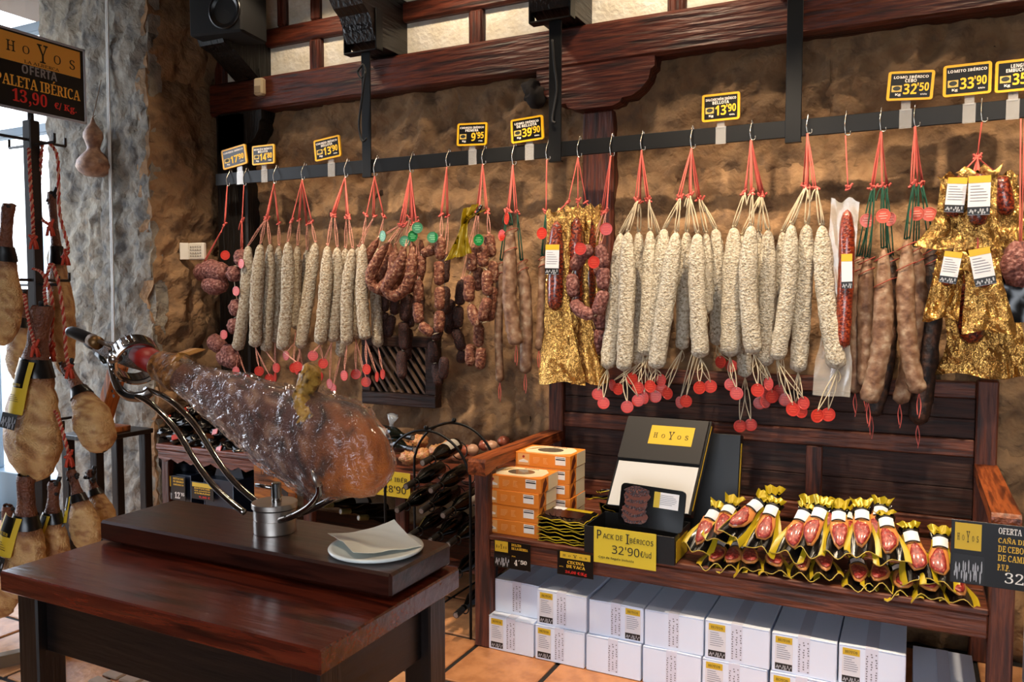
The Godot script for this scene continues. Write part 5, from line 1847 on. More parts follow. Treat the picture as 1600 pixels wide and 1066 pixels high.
	lettering(o, "OFERTA", f, -0.01, h * 0.035, 0.15, 0.036, mat("sign_grey", Color(0.55, 0.53, 0.52), 0.6), "Droid Sans")
	lettering(o, "PALETA IBÉRICA", f, -0.012, -h * 0.125, w * 0.94, 0.056, mat("gold_text", Color(0.95, 0.68, 0.24), 0.55), "Droid Serif")
	lettering(o, "13,90", f, -0.055, -h * 0.34, 0.145, 0.062, mat("red_text", Color(0.86, 0.17, 0.14), 0.55), "Droid Serif")
	lettering(o, "€/ Kg.", f, 0.10, -h * 0.36, 0.10, 0.036, mat("red_text"), "Droid Serif")
	s = B()
	tube(s, [Vector3(px, 2.26, pz), Vector3(px, 2.33, pz)], 0.012, 10)
	part("stem", s, iron, o)

func build_pier_things():
	# gourd on its string
	var c := Vector3(-4.5529, 2.3471, -3.33)
	var o := thing("gourd", c, "dried tan bottle gourd hanging on the grey stone pier", "gourd")
	var s := B()
	var k := 5.0 / 1255.0
	lathe(s, frame(c), [Vector2(0.0, -14 * k), Vector2(13 * k, -13 * k), Vector2(22 * k, -7 * k), Vector2(26 * k, 1 * k), Vector2(24 * k, 10 * k), Vector2(17 * k, 19 * k), Vector2(11 * k, 25 * k), Vector2(9 * k, 30 * k), Vector2(11 * k, 37 * k), Vector2(14.5 * k, 46 * k), Vector2(14 * k, 53 * k), Vector2(9 * k, 61 * k), Vector2(4 * k, 68 * k), Vector2(1.5 * k, 76 * k), Vector2(0, 78 * k)], 28, true)
	var gm := mat("gourd_skin", Color.WHITE, 0.5)
	tri_map(gm, Vector3.ONE * 3.0, ntex("gourd", 95, 0.012, [[0.2, Color(0.42, 0.29, 0.22)], [0.6, Color(0.60, 0.45, 0.35)], [0.9, Color(0.70, 0.56, 0.45)]]))
	part("gourd_body", s, gm, o)
	s = B()
	cord(s, c + Vector3(0, 76 * k, 0), Vector3(-4.5191, 2.8857, -3.37), 0.0022, 0.006)
	cord(s, c + Vector3(0, 76 * k, 0), Vector3(-4.5817, 2.6778, -3.37), 0.0022, 0.004)
	part("string", s, mat("hemp", Color(0.45, 0.34, 0.24), 0.9), o)
	org = Vector3(-4.4517, 2.1957, -3.36)
	for e in 2:
		s = B()
		var dx := e * 0.014
		tube(s, spline([Vector3(-4.4549, 3.4347, -3.37) + Vector3(dx, 0, 0), Vector3(-4.4633, 2.666, -3.37) + Vector3(dx, 0, 0), Vector3(-4.4693, 1.8035, -3.37) + Vector3(dx, 0, 0), Vector3(-4.4929, 0.6383, -3.37) + Vector3(dx, 0, 0)], 24), 0.0052, 8)
		one("cable", s, mat("white_cable", Color(0.85, 0.85, 0.84), 0.45), "white cable running down the grey stone pier, %s of the pair" % ["farther from the corner", "nearer the corner"][e], "cable")
	# keypad on the side of the pier
	c = Vector3(-4.0323, 1.8328, -3.62)
	o = thing("wall_keypad", c, "small white keypad with open lid on the brown stone beside the pier", "keypad")
	var f := frame(c, 4.0)
	s = B()
	box(s, f * Vector3(0.028, 0, 0), Vector3(0.125, 0.105, 0.028), f.basis, 0.006)
	var wh := mat("white_plastic", Color(0.82, 0.80, 0.76), 0.4)
	part("keypad_body", s, wh, o)
	for i in 20:
		s = B()
		box(s, f * Vector3(-0.010 + (i % 5) * 0.019, 0.028 - (i / 5) * 0.019, 0.016), Vector3(0.012, 0.010, 0.006), f.basis, 0.002)
		part("key", s, mat("grey_plastic", Color(0.62, 0.60, 0.56), 0.5), o)
	s = B()
	box(s, f * Vector3(-0.068, 0.002, 0.01), Vector3(0.055, 0.105, 0.008), f.basis * Basis(Vector3.UP, 0.5), 0.003)
	part("lid", s, wh, o)
	s = B()
	tube(s, [c + Vector3(0.02, 0, -0.01), Vector3(-4.2, c.y, c.z - 0.02)], 0.02, 8)
	part("mount", s, wh, o)
	# wooden ham holder and the dark side table it stands on
	var z := -2.75
	var b := Vector3(-3.7275, 0.8745, -2.75)
	o = thing("side_table", Vector3(b.x, 0, z), "small dark side table behind the hanging hams by the pier", "table")
	s = B()
	box(s, Vector3(b.x + 0.01, b.y - 0.03, z), Vector3(0.28, 0.024, 0.34), Basis(), 0.003)
	var dk := wood("table_wood_y", Color(0.075, 0.036, 0.028), 1, 0.4, 3.0, 0.12)
	part("tabletop", s, dk, o)
	for e in [[-1, -1], [1, -1], [1, 1], [-1, 1]]:
		s = B()
		box(s, Vector3(b.x + 0.01 + e[0] * 0.11, (b.y - 0.042) / 2, z + e[1] * 0.14), Vector3(0.045, b.y - 0.042, 0.045), Basis(), 0.003)
		part("leg", s, dk, o)
	o = thing("wooden_ham_holder", b, "tan wooden ham holder with knots on the dark side table", "ham stand")
	var pine := wood("pine", Color(0.78, 0.46, 0.20), 1, 0.45, 3.0, 0.15)
	s = B()
	box(s, Vector3(b.x, b.y - 0.004, z), Vector3(0.21, 0.028, 0.14), Basis(), 0.004)
	part("base_board", s, pine, o)
	s = B()
	bar(s, Vector3(-3.7513, 0.8996, -2.75), Vector3(-3.6117, 1.1981, -2.75), 0.085, 0.05, Vector3.BACK, 0.004)
	part("slanted_post", s, pine, o)
	s = B()
	for e in [[170, 612], [175, 608], [172, 618]]: lathe(s, frame(Vector3(-3.623, 1.0719, -2.7) + Vector3((e[0] - 171) * 0.004, (612 - e[1]) * 0.004, -0.02), 0, 0, 90), [Vector2(0, 0), Vector2(0.009, 0), Vector2(0.009, 0.0012), Vector2(0, 0.0012)], 10)
	part("wood_knots", s, mat("knot_brown", Color(0.16, 0.06, 0.03), 0.5), o).set_meta("kind", "stuff")
	s = B()
	tube(s, [Vector3(-3.776, 1.2583, -2.75), Vector3(-3.7084, 1.2142, -2.75)], 0.016, 12)
	tube(s, [Vector3(-3.7381, 1.2131, -2.75), Vector3(-3.622, 1.1814, -2.75)], 0.012, 12)
	part("clamp_knob", s, mat("dark_green_knob", Color(0.05, 0.09, 0.08), 0.3), o)

func build_upper_things():
	# loudspeaker on a dark corbel in the corner
	var c := Vector3(-3.7018, 3.2502, -3.62)
	var o := thing("loudspeaker", c, "black box loudspeaker high in the corner under the ceiling", "speaker")
	var f := frame(c, 10.0, 0, 0)
	var blk := mat("speaker_black", Color(0.012, 0.012, 0.013), 0.85)
	var s := B()
	box(s, c, Vector3(0.36, 0.34, 0.26), f.basis, 0.012)
	part("cabinet", s, blk, o)
	s = B()
	lathe(s, Transform3D(f.basis * Basis(Vector3.RIGHT, PI / 2), f * Vector3(0.07, -0.045, 0.13)), [Vector2(0.105, 0), Vector2(0.107, 0.010), Vector2(0.095, 0.014), Vector2(0.085, 0.006), Vector2(0.04, -0.02), Vector2(0, -0.012)], 36, true)
	part("cone", s, mat("speaker_cone", Color(0.035, 0.035, 0.04), 0.3), o)
	s = B()
	box(s, f * Vector3(0.08, -0.05, 0.128), Vector3(0.035, 0.004, 0.004), f.basis * Basis(Vector3.BACK, -0.5))
	part("badge", s, mat("badge_silver", Color(0.6, 0.6, 0.6), 0.3, 0.8), o)
	org = Vector3(c.x - 0.05, c.y - 0.3, -3.95)
	s = B()
	extrude(s, PackedVector2Array([Vector2(4.02, 2.90), Vector2(3.86, 2.92), Vector2(3.76, 2.98), Vector2(3.66, 3.04), Vector2(3.58, 3.06), Vector2(3.56, 3.10), Vector2(3.58, 3.155), Vector2(4.02, 3.155)]), 0.20, Transform3D(Basis(Vector3(0, 0, -1), Vector3.UP, Vector3.RIGHT), Vector3(c.x - 0.10, 0, 0)))
	struct("corbel", s, wood("shaded_black_oak", Color(0.05, 0.038, 0.034), 1, 0.5, 3.0, 0.6))
	# motion detector on the beam
	c = Vector3(-3.6655, 2.8506, -3.83)
	o = thing("motion_detector", c, "small cream motion detector on the dark beam near the corner", "detector")
	s = B()
	box(s, c, Vector3(0.068, 0.105, 0.045), Basis.from_euler(Vector3(0, 0.1, 0)), 0.010)
	part("housing", s, mat("cream_plastic", Color(0.78, 0.70, 0.56), 0.4), o)
	s = B()
	box(s, c + Vector3(0.0, -0.02, 0.022), Vector3(0.046, 0.045, 0.008), Basis.from_euler(Vector3(0, 0.1, 0)), 0.003)
	part("lens", s, mat("cream_lens", Color(0.60, 0.52, 0.40), 0.3), o)
	s = B()
	cord(s, c + Vector3(-0.01, 0.05, -0.01), Vector3(-3.7487, 3.0991, -3.9), 0.003)
	part("wire", s, blk, o)
	# dark lump below the beam
	c = Vector3(-1.8105, 2.5984, -3.86)
	org = c
	s = B()
	tube(s, spline([c + Vector3(0, 0.07, -0.03), c + Vector3(0.0, 0.03, 0), c + Vector3(0.02, -0.02, 0.01), c + Vector3(-0.005, -0.06, 0)], 14), [0.02, 0.035, 0.045, 0.05, 0.052, 0.05, 0.052, 0.056, 0.055, 0.052, 0.048, 0.042, 0.035, 0.025, 0.01], 14, Vector2.ONE, 0.6, 22.0)
	one("dried_nest", s, mat("nest_brown", Color(0.10, 0.065, 0.045), 0.9), "dark rough lump like a dried nest stuck under the beam", "nest")
	# cable loop on the first hanger
	for e in 3:
		var pts: Array = [[Vector3(-2.7296, 2.8237, -3.64), Vector3(-2.7691, 2.7872, -3.64), Vector3(-2.7435, 2.7495, -3.64), Vector3(-2.7172, 2.7808, -3.64), Vector3(-2.7297, 2.8169, -3.64)], [Vector3(-2.7172, 2.7808, -3.64), Vector3(-2.7404, 2.6523, -3.64), Vector3(-2.7642, 2.4983, -3.64), Vector3(-2.7435, 2.4093, -3.64), Vector3(-2.713, 2.4206, -3.64)], [Vector3(-1.6014, 2.7962, -3.64), Vector3(-1.5909, 2.6788, -3.64), Vector3(-1.5769, 2.5549, -3.64), Vector3(-1.6002, 2.4192, -3.64), Vector3(-1.5832, 2.396, -3.64)]][e]
		org = pts[0]
		s = B()
		tube(s, spline(pts, 24), 0.006, 8)
		one("cable", s, mat("black_cord", Color(0.03, 0.03, 0.035), 0.6), ["short black cable ring at the top of the left iron hanger", "black cable hanging loosely along the left iron hanger", "black cable tied to the middle iron hanger"][e], "cable")
	# louvred wooden vent
	var a := Vector3(-2.937, 1.3203, -3.89)
	var b := Vector3(-2.4195, 0.9139, -3.89)
	o = thing("wooden_vent", Vector3((a.x + b.x) / 2, b.y, -3.90), "dark wooden vent with slanted slats low on the stone wall", "vent")
	var wd := wood("vent_wood", Color(0.20, 0.105, 0.065), 0, 0.5, 3.0, 0.3)
	for e in [[Vector3(a.x, b.y, -3.935), Vector3(b.x, b.y + 0.075, -3.865)], [Vector3(a.x, a.y - 0.06, -3.935), Vector3(b.x, a.y, -3.865)], [Vector3(a.x, b.y + 0.0755, -3.935), Vector3(a.x + 0.06, a.y - 0.0605, -3.867)], [Vector3(b.x - 0.07, b.y + 0.0755, -3.935), Vector3(b.x, a.y - 0.0605, -3.867)]]:
		s = B()
		bx(s, e[0], e[1], 0.004)
		part("frame_bar", s, wd, o)
	s = B()
	bx(s, Vector3(a.x + 0.05, b.y + 0.05, -3.94), Vector3(b.x - 0.05, a.y - 0.05, -3.93))
	part("dark_backing", s, mat("backing_dark", Color(0.008, 0.007, 0.006), 0.9), o)
	var lo := Vector2(a.x + 0.062, b.y + 0.078)
	var hi := Vector2(b.x - 0.072, a.y - 0.063)
	for k in 13:
		# a slanted slat clipped to the opening
		var x0 := lo.x - (hi.y - lo.y) * 0.75 + k * 0.052
		var line := PackedVector2Array([Vector2(x0, hi.y), Vector2(x0 + 0.016, hi.y), Vector2(x0 + 0.016 + (hi.y - lo.y) * 0.75, lo.y), Vector2(x0 + (hi.y - lo.y) * 0.75, lo.y)])
		var cut := Geometry2D.intersect_polygons(line, PackedVector2Array([lo, Vector2(hi.x, lo.y), hi, Vector2(lo.x, hi.y)]))
		for p in cut:
			s = B()
			extrude(s, p, 0.02, frame(Vector3(0, 0, -3.89)))
			part("slat", s, mat("vent_slat", Color(0.42, 0.33, 0.26), 0.5), o)

# ---------- shelf, bottles and wine rack along the wall ----------
func bottle(tip: Vector3, dir: Vector3, label: String, group: String, k: int, glass: Color, cap: Color, paper := true):
	var o := thing("wine_bottle", tip, label, "bottle", group)
	var y := -dir.normalized()
	var x := y.cross(Vector3.UP).normalized()
	var xf := Transform3D(Basis(x, y, x.cross(y)), tip)
	var s := B()
	lathe(s, xf, [Vector2(0.0, 0.02), Vector2(0.0135, 0.02), Vector2(0.0135, 0.085), Vector2(0.016, 0.10), Vector2(0.026, 0.13), Vector2(0.034, 0.152), Vector2(0.037, 0.175), Vector2(0.037, 0.295), Vector2(0.034, 0.30), Vector2(0.0, 0.296)], 22, true)
	part("bottle_glass", s, mat("bottle_%s" % glass.to_html(false), glass, 0.14), o)
	s = B()
	lathe(s, xf, [Vector2(0, 0.0), Vector2(0.0142, 0.0), Vector2(0.0152, 0.002), Vector2(0.0152, 0.06), Vector2(0.0142, 0.061)], 18)
	part("capsule", s, mat("capsule_%s" % cap.to_html(false), cap, 0.35), o)
	s = B()
	lathe(s, xf, [Vector2(0.0, -0.0006), Vector2(0.0115, -0.0006), Vector2(0.0115, 0.0)], 16)
	part("capsule_top", s, mat("capsule_top", Color(0.55, 0.54, 0.54), 0.4, 0.3), o)
	if paper:
		s = B()
		for i in 9:
			var a0 := PI * 0.1 + i * 0.17 + k
			var p := []
			for e in [[a0, 0.19], [a0 + 0.17, 0.19], [a0 + 0.17, 0.275], [a0, 0.275]]: p.append(xf * Vector3(cos(e[0]) * 0.0376, e[1], sin(e[0]) * 0.0376))
			quad(s, p[0], p[1], p[2], p[3], xf.basis * Vector3(cos(a0), 0, sin(a0)))
		part("bottle_label", s, mat("bottle_paper", Color(0.62, 0.60, 0.56), 0.6), o)

func build_wine_rack():
	var iron := mat("rack_iron", Color(0.02, 0.02, 0.022), 0.4, 0.5)
	var xl := -2.223
	var xr := -1.7589
	var xc := (xl + xr) / 2
	var r := (xr - xl) / 2
	var top := 0.935
	var o := thing("wine_rack", Vector3(xc, 0, -3.22), "tall black wire wine rack with arched top beside the bench", "wine rack")
	for z in [-3.10, -3.35]:
		var p := [Vector3(xr, 0.0, z), Vector3(xr, 0.35, z), Vector3(xr, top - r, z)]
		for i in range(1, 12): p.append(Vector3(xc, top - r, z) + Vector3(cos(PI * i / 12.0), sin(PI * i / 12.0), 0) * r)
		p += [Vector3(xl, top - r, z), Vector3(xl, 0.35, z), Vector3(xl, 0.0, z)]
		var s := B()
		tube(s, spline(p, 48), 0.0065, 8)
		part("arch", s, iron, o)
		s = B()
		lathe(s, frame(Vector3(xc, top + 0.004, z)), [Vector2(0, 0), Vector2(0.010, 0.004), Vector2(0.012, 0.012), Vector2(0.008, 0.02), Vector2(0, 0.023)], 12, true)
		part("finial", s, iron, o)
	var s := B()
	tube(s, [Vector3(xc, top + 0.008, -3.10), Vector3(xc, top + 0.008, -3.35)], 0.005, 8)
	part("handle", s, iron, o)
	var N := [Vector3(-1.9609, 0.8018, -3.02), Vector3(-2.0516, 0.6843, -3.02), Vector3(-1.9176, 0.6813, -3.02), Vector3(-2.1019, 0.5689, -3.02), Vector3(-1.9694, 0.5819, -3.02), Vector3(-1.8545, 0.5756, -3.02), Vector3(-2.0326, 0.4589, -3.02), Vector3(-1.9225, 0.4503, -3.02), Vector3(-1.8286, 0.446, -3.02), Vector3(-1.8227, 0.2932, -3.02), Vector3(-1.7904, 0.133, -3.02)]
	for k in N.size():
		var n: Vector3 = N[k]
		for z in [-3.10, -3.35]:
			s = B()
			var rad := 0.020 if z > -3.2 else 0.043
			var ring := []
			for i in 17: ring.append(Vector3(n.x, n.y, z) + Vector3(cos(TAU * i / 16.0), sin(TAU * i / 16.0), 0) * rad)
			tube(s, ring, 0.003, 6)
			part("bottle_ring", s, iron, o)
	var ord := ["topmost of all", "second row, farther from the bench", "second row, nearer the bench", "third row, farthest from the bench", "third row, middle one", "third row, nearest the bench", "fourth row, farthest from the bench", "fourth row, middle one", "fourth row, nearest the bench", "fifth row", "lowest"]
	for k in N.size():
		bottle(N[k], Vector3(0, -0.11, 1).normalized(), "dark wine bottle lying in the wire rack, " + ord[k], "bottles in the wire rack", k, Color(0.008, 0.01, 0.008), Color(0.09, 0.085, 0.085), k in [0, 2, 5])

func lump(called: String, label: String, cat: String, group: String, c: Vector3, r: Vector3, m: Material, k: int, rough := 0.3, turn := 0.0) -> Node3D:
	var o := thing(called, c - Vector3(0, r.y, 0), label, cat, group)
	var s := B()
	s.set_smooth_group(0)
	var b := Basis(Vector3.UP, turn)
	var f := func(i: int, j: int) -> Vector3:
		var th := TAU * i / 16.0
		var ph := PI * j / 10.0
		var d := Vector3(cos(th) * sin(ph), cos(ph), sin(th) * sin(ph))
		return c + b * (d * r * (1.0 + rough * bump.get_noise_3dv(d * 2.2 + Vector3(k * 3.1, 0, 0))))
	for i in 16:
		for j in 10:
			var q := [f.call(i, j), f.call(i + 1, j), f.call(i + 1, j + 1), f.call(i, j + 1)]
			quad(s, q[0], q[1], q[2], q[3], q[0] + q[2] - c * 2.0)
	part("body", s, m, o)
	return o

func build_shelf():
	var wx := wood("shelf_wood", Color(0.46, 0.235, 0.14), 0, 0.5, 3.2, 0.3)
	var wy := wood("shelf_wood_y", Color(0.33, 0.16, 0.09), 1, 0.5, 3.2, 0.3)
	var x0 := -4.13
	var x1 := -1.80
	var zf := -3.38
	var yt := 0.652
	var o := thing("shelf_unit", Vector3(-3.0, 0, -3.65), "low wooden shelf unit with scalloped edge along the stone wall", "shelf")
	var s := B()
	bx(s, Vector3(x0, yt - 0.035, -3.93), Vector3(x1, yt, zf), 0.006)
	part("top_board", s, wx, o)
	s = B()
	bx(s, Vector3(x0 + 0.03, 0.18, -3.93), Vector3(x1, 0.205, zf - 0.02), 0.004)
	part("lower_board", s, wx, o)
	var p := PackedVector2Array([Vector2(x1, yt - 0.036), Vector2(x0 + 0.02, yt - 0.036)])
	var n := 21
	for i in n:
		for k in 6:
			p.append(Vector2(lerpf(x0 + 0.02, x1, (i + k / 6.0) / n), yt - 0.095 - 0.022 * (1 - absf(k / 6.0 - 0.5) * 2.0) + 0.012))
	p.append(Vector2(x1, yt - 0.083))
	s = B()
	extrude(s, p, 0.018, frame(Vector3(0, 0, zf - 0.012)))
	part("scalloped_apron", s, wx, o)
	for x in [x0 + 0.05, -2.9645, -2.35, x1 - 0.03]:
		s = B()
		bx(s, Vector3(x - 0.03, 0, zf - 0.07), Vector3(x + 0.03, yt - 0.037, zf - 0.024), 0.004)
		part("post", s, wy, o)
	for x in [x0 + 0.05, x1 - 0.03]:
		s = B()
		bx(s, Vector3(x - 0.03, 0, -3.92), Vector3(x + 0.03, yt - 0.037, -3.87), 0.004)
		part("post", s, wy, o)
	# glossy black packs heaped on its left end
	var film := mat("black_film", Color(0.03, 0.03, 0.032), 0.22)
	var red := mat("orange_sticker", Color(0.68, 0.17, 0.06), 0.35)
	var PV := [Vector3(-4.1024, 0.7128, -3.45), Vector3(-3.9808, 0.6905, -3.45), Vector3(-3.8615, 0.6765, -3.45), Vector3(-3.7343, 0.6599, -3.45), Vector3(-3.6202, 0.6465, -3.45), Vector3(-3.4933, 0.6385, -3.45), Vector3(-3.3694, 0.627, -3.45), Vector3(-4.1256, 0.7852, -3.52), Vector3(-3.9917, 0.7664, -3.52), Vector3(-3.8608, 0.7521, -3.52), Vector3(-3.7225, 0.731, -3.52), Vector3(-3.5979, 0.7097, -3.52), Vector3(-3.4661, 0.682, -3.52), Vector3(-4.0347, 0.8357, -3.58), Vector3(-3.8697, 0.8144, -3.58), Vector3(-3.7521, 0.7828, -3.58)]
	for k in PV.size():
		var c: Vector3 = PV[k]
		var t := lump("black_pack", "glossy black food pack in the heap on the shelf, %s from the pier, %s" % [["first", "second", "third", "fourth", "fifth", "sixth", "seventh"][k if k < 7 else (k - 7 if k < 13 else k - 13)], "bottom layer" if k < 7 else "middle layer" if k < 13 else "on top"], "food pack", "black packs on the shelf", c, Vector3(0.062, 0.036, 0.05), film, k, 0.9, k * 0.9)
		if k % 3 == 1:
			s = B()
			box(s, c + Vector3(0.0, 0.012, 0.050), Vector3(0.045, 0.036, 0.006), Basis.from_euler(Vector3(-0.5, 0.3 * sin(k), 0.3)), 0.002)
			part("sticker", s, red, t, "orange sticker")
	# blue gift carriers below
	for k in 2:
		var c := Vector3(-4.0109, 0.3579, -3.4) if k == 0 else Vector3(-3.6637, 0.3389, -3.4)
		var w := 0.235
		var yb := 0.206
		var h := 0.26
		var t := thing("gift_carrier", Vector3(c.x, yb, -3.52), "dark blue gift carton with handle on the lower shelf, " + ["nearer the stone pier", "second from the pier"][k], "box", "blue gift cartons")
		var blue := mat("carton_blue", Color(0.045, 0.085, 0.16), 0.4)
		s = B()
		box(s, Vector3(c.x, yb + h / 2, -3.52), Vector3(w, h, 0.17), Basis(), 0.003)
		part("carton_body", s, blue, t)
		s = B()
		extrude(s, PackedVector2Array([Vector2(-w / 2, 0), Vector2(w / 2, 0), Vector2(w * 0.38, 0.075), Vector2(w * 0.25, 0.075), Vector2(w * 0.22, 0.045), Vector2(-w * 0.22, 0.045), Vector2(-w * 0.25, 0.075), Vector2(-w * 0.38, 0.075)]), 0.006, frame(Vector3(c.x, yb + h, -3.52)))
		part("handle", s, blue, t)
		s = B()
		for e in [-1, 1]: bar(s, Vector3(c.x + e * w / 2, yb, -3.4335), Vector3(c.x + e * w / 2, yb + h, -3.4335), 0.003, 0.003, Vector3.BACK)
		part("pale_edge", s, mat("pale_edge", Color(0.40, 0.47, 0.55), 0.5), t)
	var g := mat("gold_print", Color(0.86, 0.68, 0.16), 0.55)
	var white := mat("white_ink", Color(0.90, 0.88, 0.85), 0.6)
	var c: Array = card("price_sign", Vector3(-4.1201, 0.4583, -3.415), Vector3(-3.92, 0.3096, -3.415), "black card priced 12'95 leaning on the blue gift carton", "sign", mat("sign_black"))
	var w: float = c[2]
	var h: float = c[3]
	s = B()
	extrude(s, rect(w * 0.36, h * 0.42), 0.001, Transform3D(c[1].basis, c[1] * Vector3(-w * 0.28, h * 0.26, 0.0005)))
	part("yellow_plate", s, mat("yellow_print", Color(0.80, 0.66, 0.13), 0.55), c[0])
	for k in 3: lettering(c[0], ["ESTUCHE", "DE REGALO", "IBÉRICO"][k], c[1], w * 0.22, h * (0.40 - 0.12 * k), w * 0.44, h * 0.08, g, "Droid Sans")
	photo_strip(c[0], c[1], -w * 0.24, -h * 0.30, w * 0.42, h * 0.36, 4)
	lettering(c[0], "12", c[1], w * 0.16, -h * 0.28, w * 0.22, h * 0.26, white, "Droid Serif")
	lettering(c[0], "´95", c[1], w * 0.37, -h * 0.22, w * 0.18, h * 0.14, white, "Droid Serif")
	c = card("price_sign", Vector3(-3.8673, 0.4407, -3.415), Vector3(-3.685, 0.3368, -3.415), "black and yellow price card on the second blue gift carton", "sign", mat("sign_black"))
	w = c[2]
	h = c[3]
	s = B()
	extrude(s, rect(w * 0.9, h * 0.24), 0.001, Transform3D(c[1].basis, c[1] * Vector3(0, h * 0.34, 0.0005)))
	part("yellow_plate", s, mat("yellow_print"), c[0])
	for k in 3: lettering(c[0], ["ESTUCHE", "DE JAMÓN", "CURADO"][k], c[1], 0, h * (0.14 - 0.14 * k), w * 0.7, h * 0.09, g, "Droid Sans")
	lettering(c[0], "9,90 €", c[1], w * 0.1, -h * 0.36, w * 0.5, h * 0.14, mat("red_print", Color(0.80, 0.12, 0.08), 0.55), "Droid Serif")
	# wooden plaque
	c = card("wooden_plaque", Vector3(-3.3015, 0.6129, -3.36), Vector3(-3.003, 0.389, -3.36), "yellowish wooden plaque lettered La Superlativa below the shelf edge", "sign", wood("plaque", Color(0.66, 0.40, 0.13), 0, 0.45, 3.0, 0.1), 0.016)
	w = c[2]
	h = c[3]
	var ink := mat("burnt_ink", Color(0.12, 0.06, 0.02), 0.7)
	lettering(c[0], "La Superlativa", c[1], w * 0.06, h * 0.27, w * 0.78, h * 0.16, ink, "Droid Serif", 400)
	lettering(c[0], "embutidos", c[1], -w * 0.2, h * 0.10, w * 0.36, h * 0.05, ink, "Droid Serif", 400)
	s = B()
	extrude(s, PackedVector2Array([Vector2(-0.07, -0.06), Vector2(-0.052, -0.06), Vector2(-0.052, -0.03), Vector2(-0.04, -0.02), Vector2(-0.028, -0.03), Vector2(-0.028, -0.06), Vector2(0.0, -0.06), Vector2(0.0, -0.025), Vector2(0.012, -0.012), Vector2(0.024, -0.025), Vector2(0.024, -0.06), Vector2(0.055, -0.06), Vector2(0.055, 0.0), Vector2(0.01, 0.022), Vector2(0.0, 0.045), Vector2(-0.01, 0.022), Vector2(-0.07, 0.0)]), 0.001, Transform3D(c[1].basis, c[1] * Vector3(w * 0.15, -h * 0.12, 0.0005)))
	part("house_print", s, ink, c[0])
	# yellow handwritten paper
	c = card("handwritten_sign", Vector3(-2.5047, 0.6572, -3.36), Vector3(-2.256, 0.5275, -3.36), "yellow paper handwritten LOMO IBÉRICO 28'90 hanging from the shelf edge", "sign", mat("yellow_paper", Color(0.80, 0.70, 0.15), 0.7), 0.0012)
	w = c[2]
	h = c[3]
	var mk := mat("marker_ink", Color(0.03, 0.03, 0.05), 0.6)
	lettering(c[0], "LOMO IBÉR.", c[1], w * 0.05, h * 0.22, w * 0.84, h * 0.20, mk, "Droid Sans", 400)
	lettering(c[0], "28'90", c[1], w * 0.12, -h * 0.20, w * 0.56, h * 0.28, mk, "Droid Sans", 400)
	# odds and ends on the right end of the shelf
	var gr := Color(0.02, 0.035, 0.015)
	bottle(Vector3(-2.3445, 0.8087, -3.52), Vector3(1, 0.0, 0.35), "dark bottle lying on the shelf with its white label up", "bottles lying on the shelf", 2, gr, Color(0.05, 0.05, 0.05))
	bottle(Vector3(-2.28, 0.7633, -3.44), Vector3(1, 0.02, 0.5), "second dark bottle lying in front on the shelf", "bottles lying on the shelf", 4, gr, Color(0.05, 0.05, 0.05))
	for k in 3: bottle(Vector3(-2.891, 0.3988, -3.45) + Vector3(k * 0.12, -0.02 * k, 0.0), Vector3(-0.35, 0.15, 1), "green bottle with pale label lying under the shelf, %s from the plaque" % ["first", "second", "third"][k], "bottles under the shelf", k, Color(0.05, 0.055, 0.02), Color(0.35, 0.32, 0.18))
	var tan_ := pale("paper_packet", [[0.3, Color(0.55, 0.38, 0.22)], [0.6, Color(0.75, 0.58, 0.38)], [0.8, Color(0.62, 0.22, 0.20)]], 181, 5.0, 0.35, 0.3)
	var TP := [Vector3(-2.3118, 0.7172, -3.44), Vector3(-2.2385, 0.7335, -3.46), Vector3(-2.1735, 0.759, -3.48), Vector3(-2.4825, 0.7256, -3.62), Vector3(-2.4356, 0.7484, -3.72), Vector3(-2.2376, 0.7328, -3.7)]
	for k in TP.size():
		lump("food_packet", "small tan and red food packet on the shelf behind the rack, %s of six" % ["first", "second", "third", "fourth", "fifth", "sixth"][k], "food packet", "packets on the shelf", TP[k], Vector3(0.058, 0.036, 0.042), tan_, k + 30, 0.4, k * 1.1)
	var on := mat("onion_skin", Color(0.56, 0.30, 0.22), 0.3)
	var ol := mat("onion_pale", Color(0.72, 0.56, 0.46), 0.35)
	var OP := [Vector3(-1.9808, 0.7626, -3.86), Vector3(-2.0294, 0.7478, -3.84), Vector3(-2.0836, 0.738, -3.83), Vector3(-2.123, 0.7256, -3.8), Vector3(-2.1639, 0.7114, -3.78), Vector3(-2.193, 0.7017, -3.74)]
	for k in OP.size():
		lump("onion", "round reddish onion on the shelf end, %s from the bench" % ["nearest", "second", "third", "fourth", "fifth", "sixth"][k], "onion", "onions behind the wine rack", Vector3(OP[k].x, maxf(yt + 0.030, OP[k].y - 0.006 * (k % 2)), OP[k].z + 0.03 * (k % 2)), Vector3(0.034, 0.031, 0.034), on if k % 2 == 0 else ol, k + 50, 0.12)
	# twisted clear bag standing up
	var bc := Vector3(-2.5349, 0.8374, -3.6)
	org = bc
	s = B()
	tube(s, [bc + Vector3(0, -0.05, 0), bc, bc + Vector3(-0.004, 0.02, 0), bc + Vector3(0.015, 0.065, 0)], [0.05, 0.018, 0.014, 0.042], 14, Vector2(1, 0.7), 0.5, 24.0)
	one("clear_bag", s, glassy("bag_film", Color(0.75, 0.80, 0.85, 0.35), 0.12), "twisted clear plastic bag standing on the shelf", "bag")

